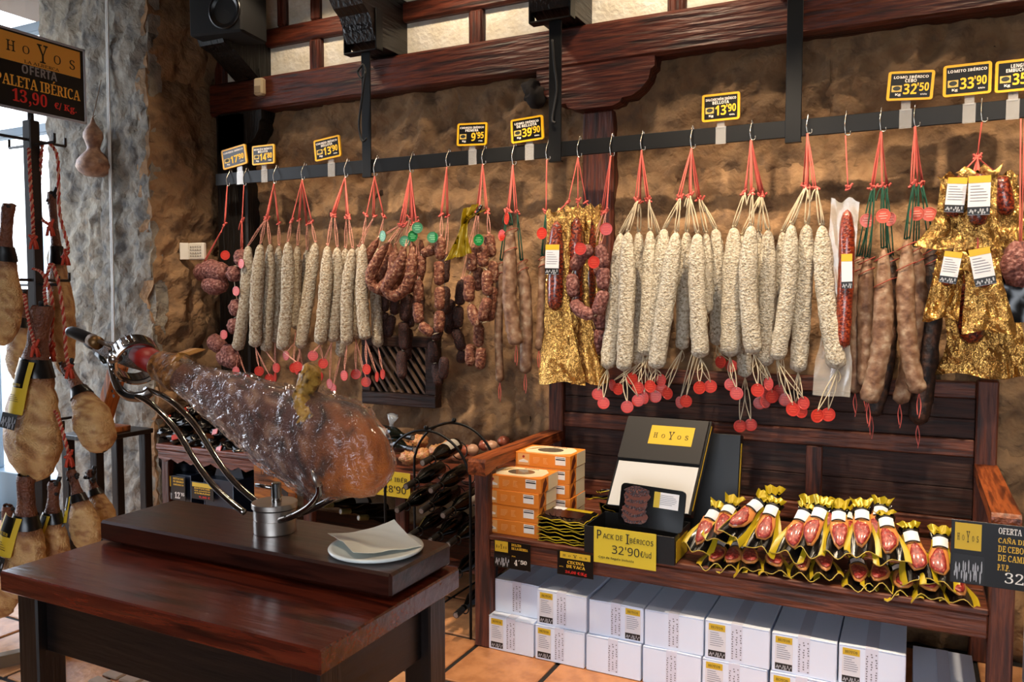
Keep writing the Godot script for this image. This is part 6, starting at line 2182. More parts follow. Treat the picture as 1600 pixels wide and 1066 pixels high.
func build_right_edge():
	var blk := mat("black_film", Color(0.03, 0.03, 0.032), 0.22)
	var c := Vector3(0.3608, 1.6082, -3.62)
	var o := thing("black_pouch", c, "black foil pouch hanging at the frame edge right of the gold packs", "pouch")
	var s := B()
	var g := []
	for j in 9:
		var row := []
		for i in 5: row.append(c + Vector3((i / 2.0 - 1.0) * 0.065, 0.10 - j * 0.032, 0.012 * sin(i * 1.5 + j)))
		g.append(row)
	sheet(s, g, 0.012)
	part("pouch_body", s, blk, o)
	s = B()
	cord(s, c + Vector3(0, 0.10, 0), Vector3(c.x, RAIL_LOW - 0.01, RAIL_Z + 0.02), 0.0028)
	part("red_cord", s, mat("red_cord", Color(0.80, 0.36, 0.32), 0.75), o)
	var n := Vector3(0.3477, 1.6741, -3.55)
	o = lump("netted_meat", "greyish netted cured meat at the frame edge beside the gold packs", "meat", "", n, Vector3(0.06, 0.085, 0.05), pale("chorizo_pink", [], 151), 77, 0.3)
	s = B()
	cord(s, n + Vector3(0, 0.08, 0), Vector3(n.x, RAIL_LOW - 0.01, RAIL_Z + 0.03), 0.0028)
	part("red_cord", s, mat("red_cord"), o)

func build_ham_packs():
	ham_pack(Vector3(-0.7387, 0.5697, -3.07), Vector3(-0.6919, 0.6878, -3.21), "yellow and black ham pack, first from left in the upper row on the bench", 0, "upper row of ham packs")
	ham_pack(Vector3(-0.6603, 0.6209, -3.07), Vector3(-0.634, 0.7103, -3.21), "yellow and black ham pack, second from left in the upper row on the bench", 1, "upper row of ham packs")
	ham_pack(Vector3(-0.6121, 0.6473, -3.07), Vector3(-0.5235, 0.7438, -3.21), "yellow and black ham pack, third from left in the upper row on the bench", 2, "upper row of ham packs")
	ham_pack(Vector3(-0.5025, 0.6082, -3.07), Vector3(-0.4703, 0.7348, -3.21), "yellow and black ham pack, fourth from left in the upper row on the bench", 3, "upper row of ham packs")
	ham_pack(Vector3(-0.399, 0.5988, -3.07), Vector3(-0.3526, 0.729, -3.21), "yellow and black ham pack, fifth from left in the upper row on the bench", 4, "upper row of ham packs")
	ham_pack(Vector3(-0.33, 0.6184, -3.07), Vector3(-0.2956, 0.7457, -3.21), "yellow and black ham pack, sixth from left in the upper row on the bench", 5, "upper row of ham packs")
	ham_pack(Vector3(-0.2234, 0.6244, -3.07), Vector3(-0.2323, 0.7387, -3.21), "yellow and black ham pack, seventh from left in the upper row on the bench", 6, "upper row of ham packs")
	ham_pack(Vector3(-0.1412, 0.641, -3.07), Vector3(-0.1532, 0.7531, -3.21), "yellow and black ham pack, eighth from left in the upper row on the bench", 7, "upper row of ham packs")
	ham_pack(Vector3(-0.0462, 0.6274, -3.07), Vector3(-0.0731, 0.7343, -3.21), "yellow and black ham pack, ninth from left in the upper row on the bench", 8, "upper row of ham packs")
	ham_pack(Vector3(0.0431, 0.5732, -3.07), Vector3(0.0077, 0.6974, -3.21), "yellow and black ham pack, tenth from left in the upper row on the bench", 9, "upper row of ham packs")
	ham_pack(Vector3(0.1037, 0.5695, -3.07), Vector3(0.1042, 0.6871, -3.21), "yellow and black ham pack, eleventh from left in the upper row on the bench", 10, "upper row of ham packs")
	ham_pack(Vector3(-0.6691, 0.5205, -3.05), Vector3(-0.6725, 0.5555, -3.21), "dark ham pack, first from left in the lower row at the seat edge", 20, "lower row of ham packs", Vector3(0, 0.9, 0.45))
	ham_pack(Vector3(-0.5967, 0.5241, -3.05), Vector3(-0.6029, 0.5591, -3.21), "dark ham pack, second from left in the lower row at the seat edge", 21, "lower row of ham packs", Vector3(0, 0.9, 0.45))
	ham_pack(Vector3(-0.5259, 0.53, -3.05), Vector3(-0.5591, 0.565, -3.21), "dark ham pack, third from left in the lower row at the seat edge", 22, "lower row of ham packs", Vector3(0, 0.9, 0.45))
	ham_pack(Vector3(-0.4336, 0.5346, -3.05), Vector3(-0.4661, 0.5696, -3.21), "dark ham pack, fourth from left in the lower row at the seat edge", 23, "lower row of ham packs", Vector3(0, 0.9, 0.45))
	ham_pack(Vector3(-0.3438, 0.5367, -3.05), Vector3(-0.3505, 0.5717, -3.21), "dark ham pack, fifth from left in the lower row at the seat edge", 24, "lower row of ham packs", Vector3(0, 0.9, 0.45))
	ham_pack(Vector3(-0.261, 0.5497, -3.05), Vector3(-0.2894, 0.5847, -3.21), "dark ham pack, sixth from left in the lower row at the seat edge", 25, "lower row of ham packs", Vector3(0, 0.9, 0.45))
	ham_pack(Vector3(-0.1439, 0.5266, -3.05), Vector3(-0.1661, 0.5616, -3.21), "dark ham pack, seventh from left in the lower row at the seat edge", 26, "lower row of ham packs", Vector3(0, 0.9, 0.45))
	ham_pack(Vector3(-0.0843, 0.5363, -3.05), Vector3(-0.0855, 0.5713, -3.21), "dark ham pack, eighth from left in the lower row at the seat edge", 27, "lower row of ham packs", Vector3(0, 0.9, 0.45))
	ham_pack(Vector3(-0.0072, 0.5219, -3.05), Vector3(-0.0245, 0.5569, -3.21), "dark ham pack, ninth from left in the lower row at the seat edge", 28, "lower row of ham packs", Vector3(0, 0.9, 0.45))
	ham_pack(Vector3(0.0773, 0.5272, -3.05), Vector3(0.067, 0.5622, -3.21), "dark ham pack, tenth from left in the lower row at the seat edge", 29, "lower row of ham packs", Vector3(0, 0.9, 0.45))
	ham_pack(Vector3(0.1633, 0.5286, -3.05), Vector3(0.1502, 0.5636, -3.21), "dark ham pack, eleventh from left in the lower row at the seat edge", 30, "lower row of ham packs", Vector3(0, 0.9, 0.45))
	ham_pack(Vector3(-0.5096, 0.5929, -3.25), Vector3(-0.4999, 0.7257, -3.3869), "yellow-ended ham pack, first from left behind the upper row", 40, "ham packs behind the upper row")
	ham_pack(Vector3(-0.3597, 0.5807, -3.25), Vector3(-0.3607, 0.7, -3.398), "yellow-ended ham pack, second from left behind the upper row", 41, "ham packs behind the upper row")
	ham_pack(Vector3(-0.2807, 0.6057, -3.25), Vector3(-0.2871, 0.7238, -3.3986), "yellow-ended ham pack, third from left behind the upper row", 42, "ham packs behind the upper row")
	ham_pack(Vector3(-0.1096, 0.6121, -3.25), Vector3(-0.0938, 0.7291, -3.3987), "yellow-ended ham pack, fourth from left behind the upper row", 43, "ham packs behind the upper row")
	ham_pack(Vector3(-0.1939, 0.6015, -3.25), Vector3(-0.2231, 0.6867, -3.4143), "yellow-ended ham pack, fifth from left behind the upper row", 44, "ham packs behind the upper row")

func build_hanging():
	s_hook(Vector3(-3.7757, 2.2257, -3.655), "steel S-hook, leftmost hook of the rail, holding a netted sausage")
	s_hook(Vector3(-3.6392, 2.2212, -3.655), "steel S-hook, second hook from the rail's left end, holding netted sausages")
	s_hook(Vector3(-3.4008, 2.2178, -3.655), "steel S-hook carrying the first full bunch of pale sausages")
	s_hook(Vector3(-3.1866, 2.2265, -3.655), "steel S-hook carrying the second bunch of pale sausages")
	s_hook(Vector3(-2.8769, 2.2208, -3.655), "steel S-hook under the 13'90 card, third bunch of pale sausages")
	s_hook(Vector3(-2.6748, 2.211, -3.655), "steel S-hook just right of the left iron hanger")
	s_hook(Vector3(-2.4392, 2.2158, -3.655), "steel S-hook carrying the bent horseshoe chorizos")
	s_hook(Vector3(-2.2106, 2.2301, -3.655), "steel S-hook carrying the chorizo links with a green seal")
	s_hook(Vector3(-1.9965, 2.2278, -3.655), "steel S-hook carrying chorizo links and the yellow wrapper")
	s_hook(Vector3(-1.8241, 2.2121, -3.655), "steel S-hook under the 39'90 card carrying three smooth loins")
	s_hook(Vector3(-1.6372, 2.2235, -3.655), "steel S-hook left of the middle iron hanger")
	s_hook(Vector3(-1.4712, 2.2233, -3.655), "steel S-hook carrying the left gold foil packs")
	s_hook(Vector3(-1.3048, 2.2165, -3.655), "steel S-hook carrying the pink chorizo ring")
	s_hook(Vector3(-1.1541, 2.2314, -3.655), "steel S-hook carrying the bunch right of the pink chorizo")
	s_hook(Vector3(-0.92, 2.2211, -3.655), "steel S-hook carrying the bunch left of the 13'90 salchichón card")
	s_hook(Vector3(-0.6577, 2.2358, -3.655), "steel S-hook carrying the bunch right of the salchichón card")
	s_hook(Vector3(-0.4246, 2.2426, -3.655), "steel S-hook just right of the right iron hanger")
	s_hook(Vector3(-0.2729, 2.2211, -3.655), "steel S-hook carrying the clear chorizo pack")
	s_hook(Vector3(-0.1395, 2.2249, -3.655), "steel S-hook carrying brown loins with a pink seal")
	s_hook(Vector3(-0.0155, 2.234, -3.655), "steel S-hook under the 32'50 card")
	s_hook(Vector3(0.2188, 2.2293, -3.655), "steel S-hook carrying the right gold foil packs")
	stick("pale sausage, first from left in the first full bunch from rail's left", "pale cured sausages on the rail", Vector3(-3.4008, 2.2178, -3.655), Vector3(-3.4462, 2.0152, -3.635), [Vector3(-3.592, 1.8571, -3.635), Vector3(-3.6198, 1.5648, -3.635), Vector3(-3.6964, 1.2208, -3.635)], 0.0368, "grey", "pink", 0, [Vector3(-3.6847, 1.0976, -3.61), Vector3(-3.6371, 1.0496, -3.645)])
	stick("pale sausage, second from left in the first full bunch from rail's left", "pale cured sausages on the rail", Vector3(-3.4008, 2.2178, -3.655), Vector3(-3.3798, 2.0063, -3.565), [Vector3(-3.4275, 1.8596, -3.565), Vector3(-3.4642, 1.5644, -3.565), Vector3(-3.4816, 1.2505, -3.565)], 0.0358, "grey", "pink", 1, [Vector3(-3.4304, 1.1139, -3.54), Vector3(-3.3853, 1.0675, -3.575)])
	stick("pale sausage, third from left in the first full bunch from rail's left", "pale cured sausages on the rail", Vector3(-3.4008, 2.2178, -3.655), Vector3(-3.4363, 2.0073, -3.635), [Vector3(-3.4195, 1.8635, -3.635), Vector3(-3.4369, 1.5265, -3.635), Vector3(-3.4638, 1.2201, -3.635)], 0.0343, "grey", "pink", 2, [Vector3(-3.3622, 1.13, -3.61)])
	stick("pale sausage, fourth from left in the first full bunch from rail's left", "pale cured sausages on the rail", Vector3(-3.4008, 2.2178, -3.655), Vector3(-3.4122, 1.9894, -3.705), [Vector3(-3.4149, 1.856, -3.705), Vector3(-3.4428, 1.4876, -3.705), Vector3(-3.4575, 1.2743, -3.705)], 0.0309, "grey", "pink", 3, [Vector3(-3.4387, 1.0632, -3.68)])
	stick("pale sausage, first from left in the second full bunch from rail's left", "pale cured sausages on the rail", Vector3(-3.1866, 2.2265, -3.655), Vector3(-3.1923, 1.98, -3.565), [Vector3(-3.2183, 1.8644, -3.565), Vector3(-3.2292, 1.5604, -3.565), Vector3(-3.2743, 1.2377, -3.565)], 0.0369, "grey", "pink", 4, [Vector3(-3.1387, 1.1517, -3.54), Vector3(-3.0949, 1.1066, -3.575)])
	stick("pale sausage, second from left in the second full bunch from rail's left", "pale cured sausages on the rail", Vector3(-3.1866, 2.2265, -3.655), Vector3(-3.254, 2.0017, -3.705), [Vector3(-3.2714, 1.8519, -3.705), Vector3(-3.2859, 1.6025, -3.705), Vector3(-3.2956, 1.3549, -3.705)], 0.0304, "grey", "pink", 5, [Vector3(-3.2925, 1.1272, -3.68), Vector3(-3.2456, 1.0803, -3.715)])
	stick("pale sausage, third from left in the second full bunch from rail's left", "pale cured sausages on the rail", Vector3(-3.1866, 2.2265, -3.655), Vector3(-3.2568, 1.9849, -3.775), [Vector3(-3.2595, 1.8327, -3.775), Vector3(-3.2735, 1.6032, -3.775), Vector3(-3.2883, 1.3332, -3.775)], 0.0289, "grey", "pink", 6, [Vector3(-3.4143, 1.1911, -3.75)])
	stick("pale sausage, fourth from left in the second full bunch from rail's left", "pale cured sausages on the rail", Vector3(-3.1866, 2.2265, -3.655), Vector3(-3.1029, 1.9748, -3.635), [Vector3(-3.0768, 1.8607, -3.635), Vector3(-3.1338, 1.5642, -3.635), Vector3(-3.2017, 1.2469, -3.635)], 0.037, "grey", "pink", 7, [Vector3(-3.206, 1.1249, -3.61)])
	stick("pale sausage, first from left in the third full bunch from rail's left", "pale cured sausages on the rail", Vector3(-2.8769, 2.2208, -3.655), Vector3(-2.8975, 2.0029, -3.565), [Vector3(-2.9316, 1.8344, -3.565), Vector3(-2.954, 1.5637, -3.565), Vector3(-2.9952, 1.2787, -3.565)], 0.0377, "grey", "pink", 8, [Vector3(-3.0257, 1.2177, -3.54), Vector3(-2.9824, 1.1733, -3.575)])
	stick("pale sausage, second from left in the third full bunch from rail's left", "pale cured sausages on the rail", Vector3(-2.8769, 2.2208, -3.655), Vector3(-2.9363, 2.0074, -3.635), [Vector3(-2.9208, 1.8309, -3.635), Vector3(-2.9339, 1.5639, -3.635), Vector3(-2.9702, 1.2902, -3.635)], 0.0363, "grey", "pink", 9, [Vector3(-3.0407, 1.0948, -3.61), Vector3(-2.996, 1.0493, -3.645)])
	stick("pale sausage, third from left in the third full bunch from rail's left", "pale cured sausages on the rail", Vector3(-2.8769, 2.2208, -3.655), Vector3(-2.9105, 1.998, -3.705), [Vector3(-2.9175, 1.8274, -3.705), Vector3(-2.9401, 1.5273, -3.705), Vector3(-2.9634, 1.2015, -3.705)], 0.0313, "grey", "pink", 10, [Vector3(-2.9971, 1.0198, -3.68)])
	stick("pale sausage, fourth from left in the third full bunch from rail's left", "pale cured sausages on the rail", Vector3(-2.8769, 2.2208, -3.655), Vector3(-2.783, 1.9838, -3.565), [Vector3(-2.7591, 1.8156, -3.565), Vector3(-2.7976, 1.5635, -3.565), Vector3(-2.806, 1.2802, -3.565)], 0.0353, "grey", "pink", 11, [Vector3(-2.8063, 1.115, -3.54)])
	stick("pale sausage, first from left in the fourth full bunch, right of the left iron hanger", "pale cured sausages on the rail", Vector3(-2.6748, 2.211, -3.655), Vector3(-2.7139, 2.0002, -3.705), [Vector3(-2.8269, 1.8322, -3.705), Vector3(-2.8439, 1.564, -3.705), Vector3(-2.8518, 1.308, -3.705)], 0.0292, "grey", "pink", 12, [Vector3(-2.8352, 1.1087, -3.68), Vector3(-2.7902, 1.0636, -3.715)])
	stick("pale sausage, second from left in the fourth full bunch, right of the left iron hanger", "pale cured sausages on the rail", Vector3(-2.6748, 2.211, -3.655), Vector3(-2.6664, 1.9925, -3.565), [Vector3(-2.6897, 1.838, -3.565), Vector3(-2.6979, 1.5285, -3.565), Vector3(-2.679, 1.3152, -3.565)], 0.0367, "grey", "pink", 13, [Vector3(-2.6536, 1.1567, -3.54), Vector3(-2.6117, 1.1135, -3.575)])
	stick("pale sausage, third from left in the fourth full bunch, right of the left iron hanger", "pale cured sausages on the rail", Vector3(-2.6748, 2.211, -3.655), Vector3(-2.6487, 1.9973, -3.705), [Vector3(-2.6941, 1.8214, -3.705), Vector3(-2.7098, 1.5997, -3.705), Vector3(-2.696, 1.2647, -3.705)], 0.0306, "grey", "pink", 14, [Vector3(-2.6489, 1.1168, -3.68)])
	stick("pale sausage, first from left in the bunch right of the pink chorizo ring", "pale cured sausages on the rail", Vector3(-1.1541, 2.2314, -3.655), Vector3(-1.1642, 1.9961, -3.635), [Vector3(-1.2443, 1.8507, -3.635), Vector3(-1.2704, 1.5313, -3.635), Vector3(-1.3067, 1.2034, -3.635)], 0.0365, "white", "white", 15, [Vector3(-1.3159, 1.0423, -3.61), Vector3(-1.3659, 1.0767, -3.665)])
	stick("pale sausage, second from left in the bunch right of the pink chorizo ring", "pale cured sausages on the rail", Vector3(-1.1541, 2.2314, -3.655), Vector3(-1.1418, 1.9875, -3.565), [Vector3(-1.1864, 1.8496, -3.565), Vector3(-1.19, 1.5318, -3.565), Vector3(-1.1997, 1.2044, -3.565)], 0.04, "white", "white", 16, [Vector3(-1.1745, 1.0412, -3.54), Vector3(-1.1401, 1.0666, -3.595)])
	stick("pale sausage, third from left in the bunch right of the pink chorizo ring", "pale cured sausages on the rail", Vector3(-1.1541, 2.2314, -3.655), Vector3(-1.174, 2.001, -3.705), [Vector3(-1.179, 1.8594, -3.705), Vector3(-1.1761, 1.5312, -3.705), Vector3(-1.1797, 1.2245, -3.705)], 0.0306, "white", "white", 17, [Vector3(-1.2668, 1.1053, -3.68), Vector3(-1.3155, 1.1161, -3.735)])
	stick("pale sausage, fourth from left in the bunch right of the pink chorizo ring", "pale cured sausages on the rail", Vector3(-1.1541, 2.2314, -3.655), Vector3(-1.1089, 1.9991, -3.635), [Vector3(-1.1015, 1.8575, -3.635), Vector3(-1.1106, 1.5316, -3.635), Vector3(-1.1298, 1.2738, -3.635)], 0.0328, "white", "white", 18, [Vector3(-1.114, 1.0784, -3.61), Vector3(-1.0781, 1.0802, -3.665)])
	stick("pale sausage, fifth from left in the bunch right of the pink chorizo ring", "pale cured sausages on the rail", Vector3(-1.1541, 2.2314, -3.655), Vector3(-1.1579, 2.0106, -3.775), [Vector3(-1.0995, 1.8494, -3.775), Vector3(-1.1092, 1.5618, -3.775), Vector3(-1.1251, 1.2523, -3.775)], 0.0308, "white", "white", 19, [Vector3(-1.1098, 1.1, -3.75), Vector3(-1.155, 1.0855, -3.805)])
	stick("pale sausage, first from left in the bunch left of the salchichón price card", "pale cured sausages on the rail", Vector3(-0.92, 2.2211, -3.655), Vector3(-0.965, 1.9971, -3.635), [Vector3(-1.0349, 1.8638, -3.635), Vector3(-1.0562, 1.5909, -3.635), Vector3(-1.1081, 1.2715, -3.635)], 0.0355, "white", "white", 20, [Vector3(-1.1454, 1.1248, -3.61), Vector3(-1.1916, 1.1597, -3.665)])
	stick("pale sausage, second from left in the bunch left of the salchichón price card", "pale cured sausages on the rail", Vector3(-0.92, 2.2211, -3.655), Vector3(-0.9464, 1.9885, -3.565), [Vector3(-0.9592, 1.8414, -3.565), Vector3(-1.0026, 1.5322, -3.565), Vector3(-1.047, 1.2196, -3.565)], 0.0434, "white", "white", 21, [Vector3(-1.0658, 1.1418, -3.54), Vector3(-1.0312, 1.1676, -3.595)])
	stick("pale sausage, third from left in the bunch left of the salchichón price card", "pale cured sausages on the rail", Vector3(-0.92, 2.2211, -3.655), Vector3(-0.9389, 2.0179, -3.705), [Vector3(-0.9488, 1.8511, -3.705), Vector3(-0.9576, 1.5911, -3.705), Vector3(-0.9632, 1.3017, -3.705)], 0.0327, "white", "white", 22, [Vector3(-1.0242, 1.0967, -3.68), Vector3(-1.0677, 1.1068, -3.735)])
	stick("pale sausage, fourth from left in the bunch left of the salchichón price card", "pale cured sausages on the rail", Vector3(-0.92, 2.2211, -3.655), Vector3(-0.9005, 1.9973, -3.565), [Vector3(-0.8643, 1.8323, -3.565), Vector3(-0.864, 1.5893, -3.565), Vector3(-0.8429, 1.2764, -3.565)], 0.037, "white", "white", 23, [Vector3(-0.841, 1.1474, -3.54), Vector3(-0.8054, 1.1493, -3.595)])
	stick("pale sausage, fifth from left in the bunch left of the salchichón price card", "pale cured sausages on the rail", Vector3(-0.92, 2.2211, -3.655), Vector3(-0.8943, 1.998, -3.705), [Vector3(-0.86, 1.8421, -3.705), Vector3(-0.8545, 1.6492, -3.705), Vector3(-0.8521, 1.4702, -3.705)], 0.0308, "white", "white", 24, [Vector3(-0.9359, 1.0656, -3.68), Vector3(-0.9773, 1.0506, -3.735)])
	stick("pale sausage, sixth from left in the bunch left of the salchichón price card", "pale cured sausages on the rail", Vector3(-0.92, 2.2211, -3.655), Vector3(-0.9022, 2.003, -3.775), [Vector3(-0.8321, 1.8667, -3.775), Vector3(-0.8202, 1.6505, -3.775), Vector3(-0.8186, 1.3228, -3.775)], 0.0327, "white", "white", 25, [Vector3(-0.7945, 1.2475, -3.75), Vector3(-0.7556, 1.227, -3.805)])
	stick("pale sausage, first from left in the bunch right of the salchichón price card", "pale cured sausages on the rail", Vector3(-0.6577, 2.2358, -3.655), Vector3(-0.6779, 2.0066, -3.635), [Vector3(-0.7198, 1.8575, -3.635), Vector3(-0.7242, 1.5893, -3.635), Vector3(-0.728, 1.2813, -3.635)], 0.0455, "white", "white", 26, [Vector3(-0.6928, 1.1222, -3.61), Vector3(-0.7294, 1.1548, -3.665)])
	stick("pale sausage, second from left in the bunch right of the salchichón price card", "pale cured sausages on the rail", Vector3(-0.6577, 2.2358, -3.655), Vector3(-0.6332, 2.0115, -3.775), [Vector3(-0.7096, 1.8301, -3.775), Vector3(-0.7045, 1.5026, -3.775), Vector3(-0.688, 1.1786, -3.775)], 0.0353, "white", "white", 27, [Vector3(-0.7029, 0.9555, -3.75), Vector3(-0.6639, 0.9563, -3.805)])
	stick("pale sausage, third from left in the bunch right of the salchichón price card", "pale cured sausages on the rail", Vector3(-0.6577, 2.2358, -3.655), Vector3(-0.6327, 1.996, -3.565), [Vector3(-0.6331, 1.857, -3.565), Vector3(-0.6423, 1.5882, -3.565), Vector3(-0.6135, 1.3009, -3.565)], 0.0373, "white", "white", 28, [Vector3(-0.5907, 1.1491, -3.54), Vector3(-0.5546, 1.1731, -3.595)])
	stick("pale sausage, fourth from left in the bunch right of the salchichón price card", "pale cured sausages on the rail", Vector3(-0.6577, 2.2358, -3.655), Vector3(-0.6219, 2.008, -3.775), [Vector3(-0.6361, 1.8449, -3.775), Vector3(-0.6286, 1.5611, -3.775), Vector3(-0.6153, 1.2698, -3.775)], 0.0349, "white", "white", 29, [Vector3(-0.5911, 1.0746, -3.75), Vector3(-0.6253, 1.0602, -3.805)])
	stick("pale sausage, fifth from left in the bunch right of the salchichón price card", "pale cured sausages on the rail", Vector3(-0.6577, 2.2358, -3.655), Vector3(-0.6159, 1.9998, -3.705), [Vector3(-0.5859, 1.8465, -3.705), Vector3(-0.5839, 1.5609, -3.705), Vector3(-0.584, 1.2413, -3.705)], 0.0384, "white", "white", 30, [Vector3(-0.5531, 1.1079, -3.68), Vector3(-0.5867, 1.1173, -3.735)])
	stick("pale sausage, first from left in the bunch left of the clear chorizo pack", "pale cured sausages on the rail", Vector3(-0.4246, 2.2426, -3.655), Vector3(-0.4422, 2.0343, -3.775), [Vector3(-0.5333, 1.8412, -3.775), Vector3(-0.5398, 1.5897, -3.775), Vector3(-0.5413, 1.3592, -3.775)], 0.0288, "white", "white", 31, [Vector3(-0.5054, 1.0883, -3.75), Vector3(-0.5387, 1.1211, -3.805)])
	stick("pale sausage, second from left in the bunch left of the clear chorizo pack", "pale cured sausages on the rail", Vector3(-0.4246, 2.2426, -3.655), Vector3(-0.4176, 2.0074, -3.565), [Vector3(-0.4681, 1.8558, -3.565), Vector3(-0.4782, 1.5604, -3.565), Vector3(-0.5175, 1.2794, -3.565)], 0.0379, "white", "white", 32, [Vector3(-0.4455, 1.0753, -3.54), Vector3(-0.4089, 1.0981, -3.595)])
	stick("pale sausage, third from left in the bunch left of the clear chorizo pack", "pale cured sausages on the rail", Vector3(-0.4246, 2.2426, -3.655), Vector3(-0.4129, 2.0156, -3.635), [Vector3(-0.4151, 1.8593, -3.635), Vector3(-0.4249, 1.5605, -3.635), Vector3(-0.4394, 1.2246, -3.635)], 0.0356, "white", "white", 33, [Vector3(-0.4203, 1.0598, -3.61), Vector3(-0.4508, 1.0676, -3.665)])
	stick("pale sausage, fourth from left in the bunch left of the clear chorizo pack", "pale cured sausages on the rail", Vector3(-0.4246, 2.2426, -3.655), Vector3(-0.3748, 1.9995, -3.565), [Vector3(-0.3494, 1.8458, -3.565), Vector3(-0.3288, 1.5602, -3.565), Vector3(-0.2755, 1.2507, -3.565)], 0.0385, "white", "white", 34, [Vector3(-0.3487, 1.0546, -3.54), Vector3(-0.3113, 1.0551, -3.595)])
	stick("smooth cured loin, first from left in the group of three beside the left gold packs", "smooth loins under the 39'90 card", Vector3(-1.8241, 2.2121, -3.655), Vector3(-1.8821, 1.9828, -3.705), [Vector3(-1.9156, 1.7379, -3.705), Vector3(-1.9308, 1.4298, -3.705), Vector3(-1.9236, 1.1024, -3.705)], 0.0233, "brown", "green", 35)
	stick("smooth cured loin, second from left in the group of three beside the left gold packs", "smooth loins under the 39'90 card", Vector3(-1.8241, 2.2121, -3.655), Vector3(-1.7968, 1.972, -3.565), [Vector3(-1.7862, 1.9026, -3.565), Vector3(-1.7968, 1.597, -3.565), Vector3(-1.7827, 1.4353, -3.565), Vector3(-1.7578, 1.3087, -3.565)], 0.0349, "brown", "green", 36)
	stick("smooth cured loin, third from left in the group of three beside the left gold packs", "smooth loins under the 39'90 card", Vector3(-1.8241, 2.2121, -3.655), Vector3(-1.789, 1.9719, -3.635), [Vector3(-1.7639, 1.732, -3.635), Vector3(-1.7387, 1.4822, -3.635), Vector3(-1.742, 1.1632, -3.635)], 0.0321, "brown", "green", 37)
	stick("smooth cured loin, first from left in the narrow gap left of the gold packs", "smooth loins under the 39'90 card", Vector3(-1.6372, 2.2235, -3.655), Vector3(-1.631, 1.9646, -3.635), [Vector3(-1.6478, 1.7517, -3.635), Vector3(-1.6543, 1.5304, -3.635), Vector3(-1.6677, 1.2817, -3.635)], 0.0206, "brown", "green", 38)
	stick("smooth cured loin, first from left in the group right of the clear chorizo pack", "smooth loins right of the clear pack", Vector3(-0.1395, 2.2249, -3.655), Vector3(-0.1702, 2.0014, -3.705), [Vector3(-0.2108, 1.7224, -3.705), Vector3(-0.2199, 1.4518, -3.705), Vector3(-0.2156, 1.1377, -3.705)], 0.0245, "brown", "green", 39)
	stick("smooth cured loin, second from left in the group right of the clear chorizo pack", "smooth loins right of the clear pack", Vector3(-0.1395, 2.2249, -3.655), Vector3(-0.1598, 1.995, -3.635), [Vector3(-0.1776, 1.7132, -3.635), Vector3(-0.1791, 1.4541, -3.635), Vector3(-0.1729, 1.1744, -3.635)], 0.0332, "brown", "green", 40)
	stick("smooth cured loin, third from left in the group right of the clear chorizo pack", "smooth loins right of the clear pack", Vector3(-0.1395, 2.2249, -3.655), Vector3(-0.1264, 1.9897, -3.565), [Vector3(-0.1137, 1.7445, -3.565), Vector3(-0.1106, 1.4077, -3.565), Vector3(-0.1306, 1.2488, -3.565), Vector3(-0.1561, 1.1167, -3.565)], 0.0387, "brown", "green", 41)
	stick("smooth cured loin, fourth from left in the group right of the clear chorizo pack", "smooth loins right of the clear pack", Vector3(-0.1395, 2.2249, -3.655), Vector3(-0.1166, 2.0146, -3.775), [Vector3(-0.0926, 1.7229, -3.775), Vector3(-0.1021, 1.2874, -3.775), Vector3(-0.1515, 1.0364, -3.775)], 0.0355, "dark", "green", 42)
	stick("smooth cured loin, first from left in the group under the 32'50 card", "smooth loins right of the clear pack", Vector3(-0.0155, 2.234, -3.655), Vector3(-0.0141, 1.9929, -3.565), [Vector3(-0.0315, 1.7777, -3.565), Vector3(-0.0295, 1.5063, -3.565), Vector3(-0.0086, 1.305, -3.565), Vector3(0.0268, 1.1659, -3.565)], 0.037, "brown", "green", 43)
	stick("smooth cured loin, second from left in the group under the 32'50 card", "smooth loins right of the clear pack", Vector3(-0.0155, 2.234, -3.655), Vector3(0.0018, 2.0093, -3.705), [Vector3(0.001, 1.7568, -3.705), Vector3(0.0108, 1.4548, -3.705), Vector3(-0.0425, 1.1014, -3.705)], 0.0316, "brown", "green", 44)
	stick("smooth cured loin, third from left in the group under the 32'50 card", "smooth loins right of the clear pack", Vector3(-0.0155, 2.234, -3.655), Vector3(0.0162, 2.0118, -3.775), [Vector3(0.0604, 1.7591, -3.775), Vector3(0.0658, 1.4537, -3.775), Vector3(0.0268, 1.0102, -3.775)], 0.0427, "dark", "green", 45)
	links("horseshoe_chorizo", "bent horseshoe chorizo with whitish bloom, first from left", "chorizo", "horseshoe chorizos", Vector3(-2.4392, 2.2158, -3.655), Vector3(-2.4462, 1.9287, -3.565), [[[Vector3(-2.6159, 1.8697, -3.61), Vector3(-2.6898, 1.7741, -3.61), Vector3(-2.7433, 1.6696, -3.61), Vector3(-2.7023, 1.6131, -3.63), Vector3(-2.5981, 1.7033, -3.63), Vector3(-2.5544, 1.8413, -3.63)], 0.03]], "chorizo", "pink", 0, [Vector3(-2.5258, 1.871, -3.52)])
	links("horseshoe_chorizo", "bent horseshoe chorizo with whitish bloom, second from left", "chorizo", "horseshoe chorizos", Vector3(-2.4392, 2.2158, -3.655), Vector3(-2.4818, 1.9356, -3.635), [[[Vector3(-2.5062, 1.8419, -3.55), Vector3(-2.582, 1.7519, -3.55), Vector3(-2.6339, 1.6462, -3.55), Vector3(-2.59, 1.5909, -3.57), Vector3(-2.5056, 1.6658, -3.57), Vector3(-2.4793, 1.8185, -3.57)], 0.0304]], "chorizo", "pink", 1, [Vector3(-2.336, 1.8646, -3.52)])
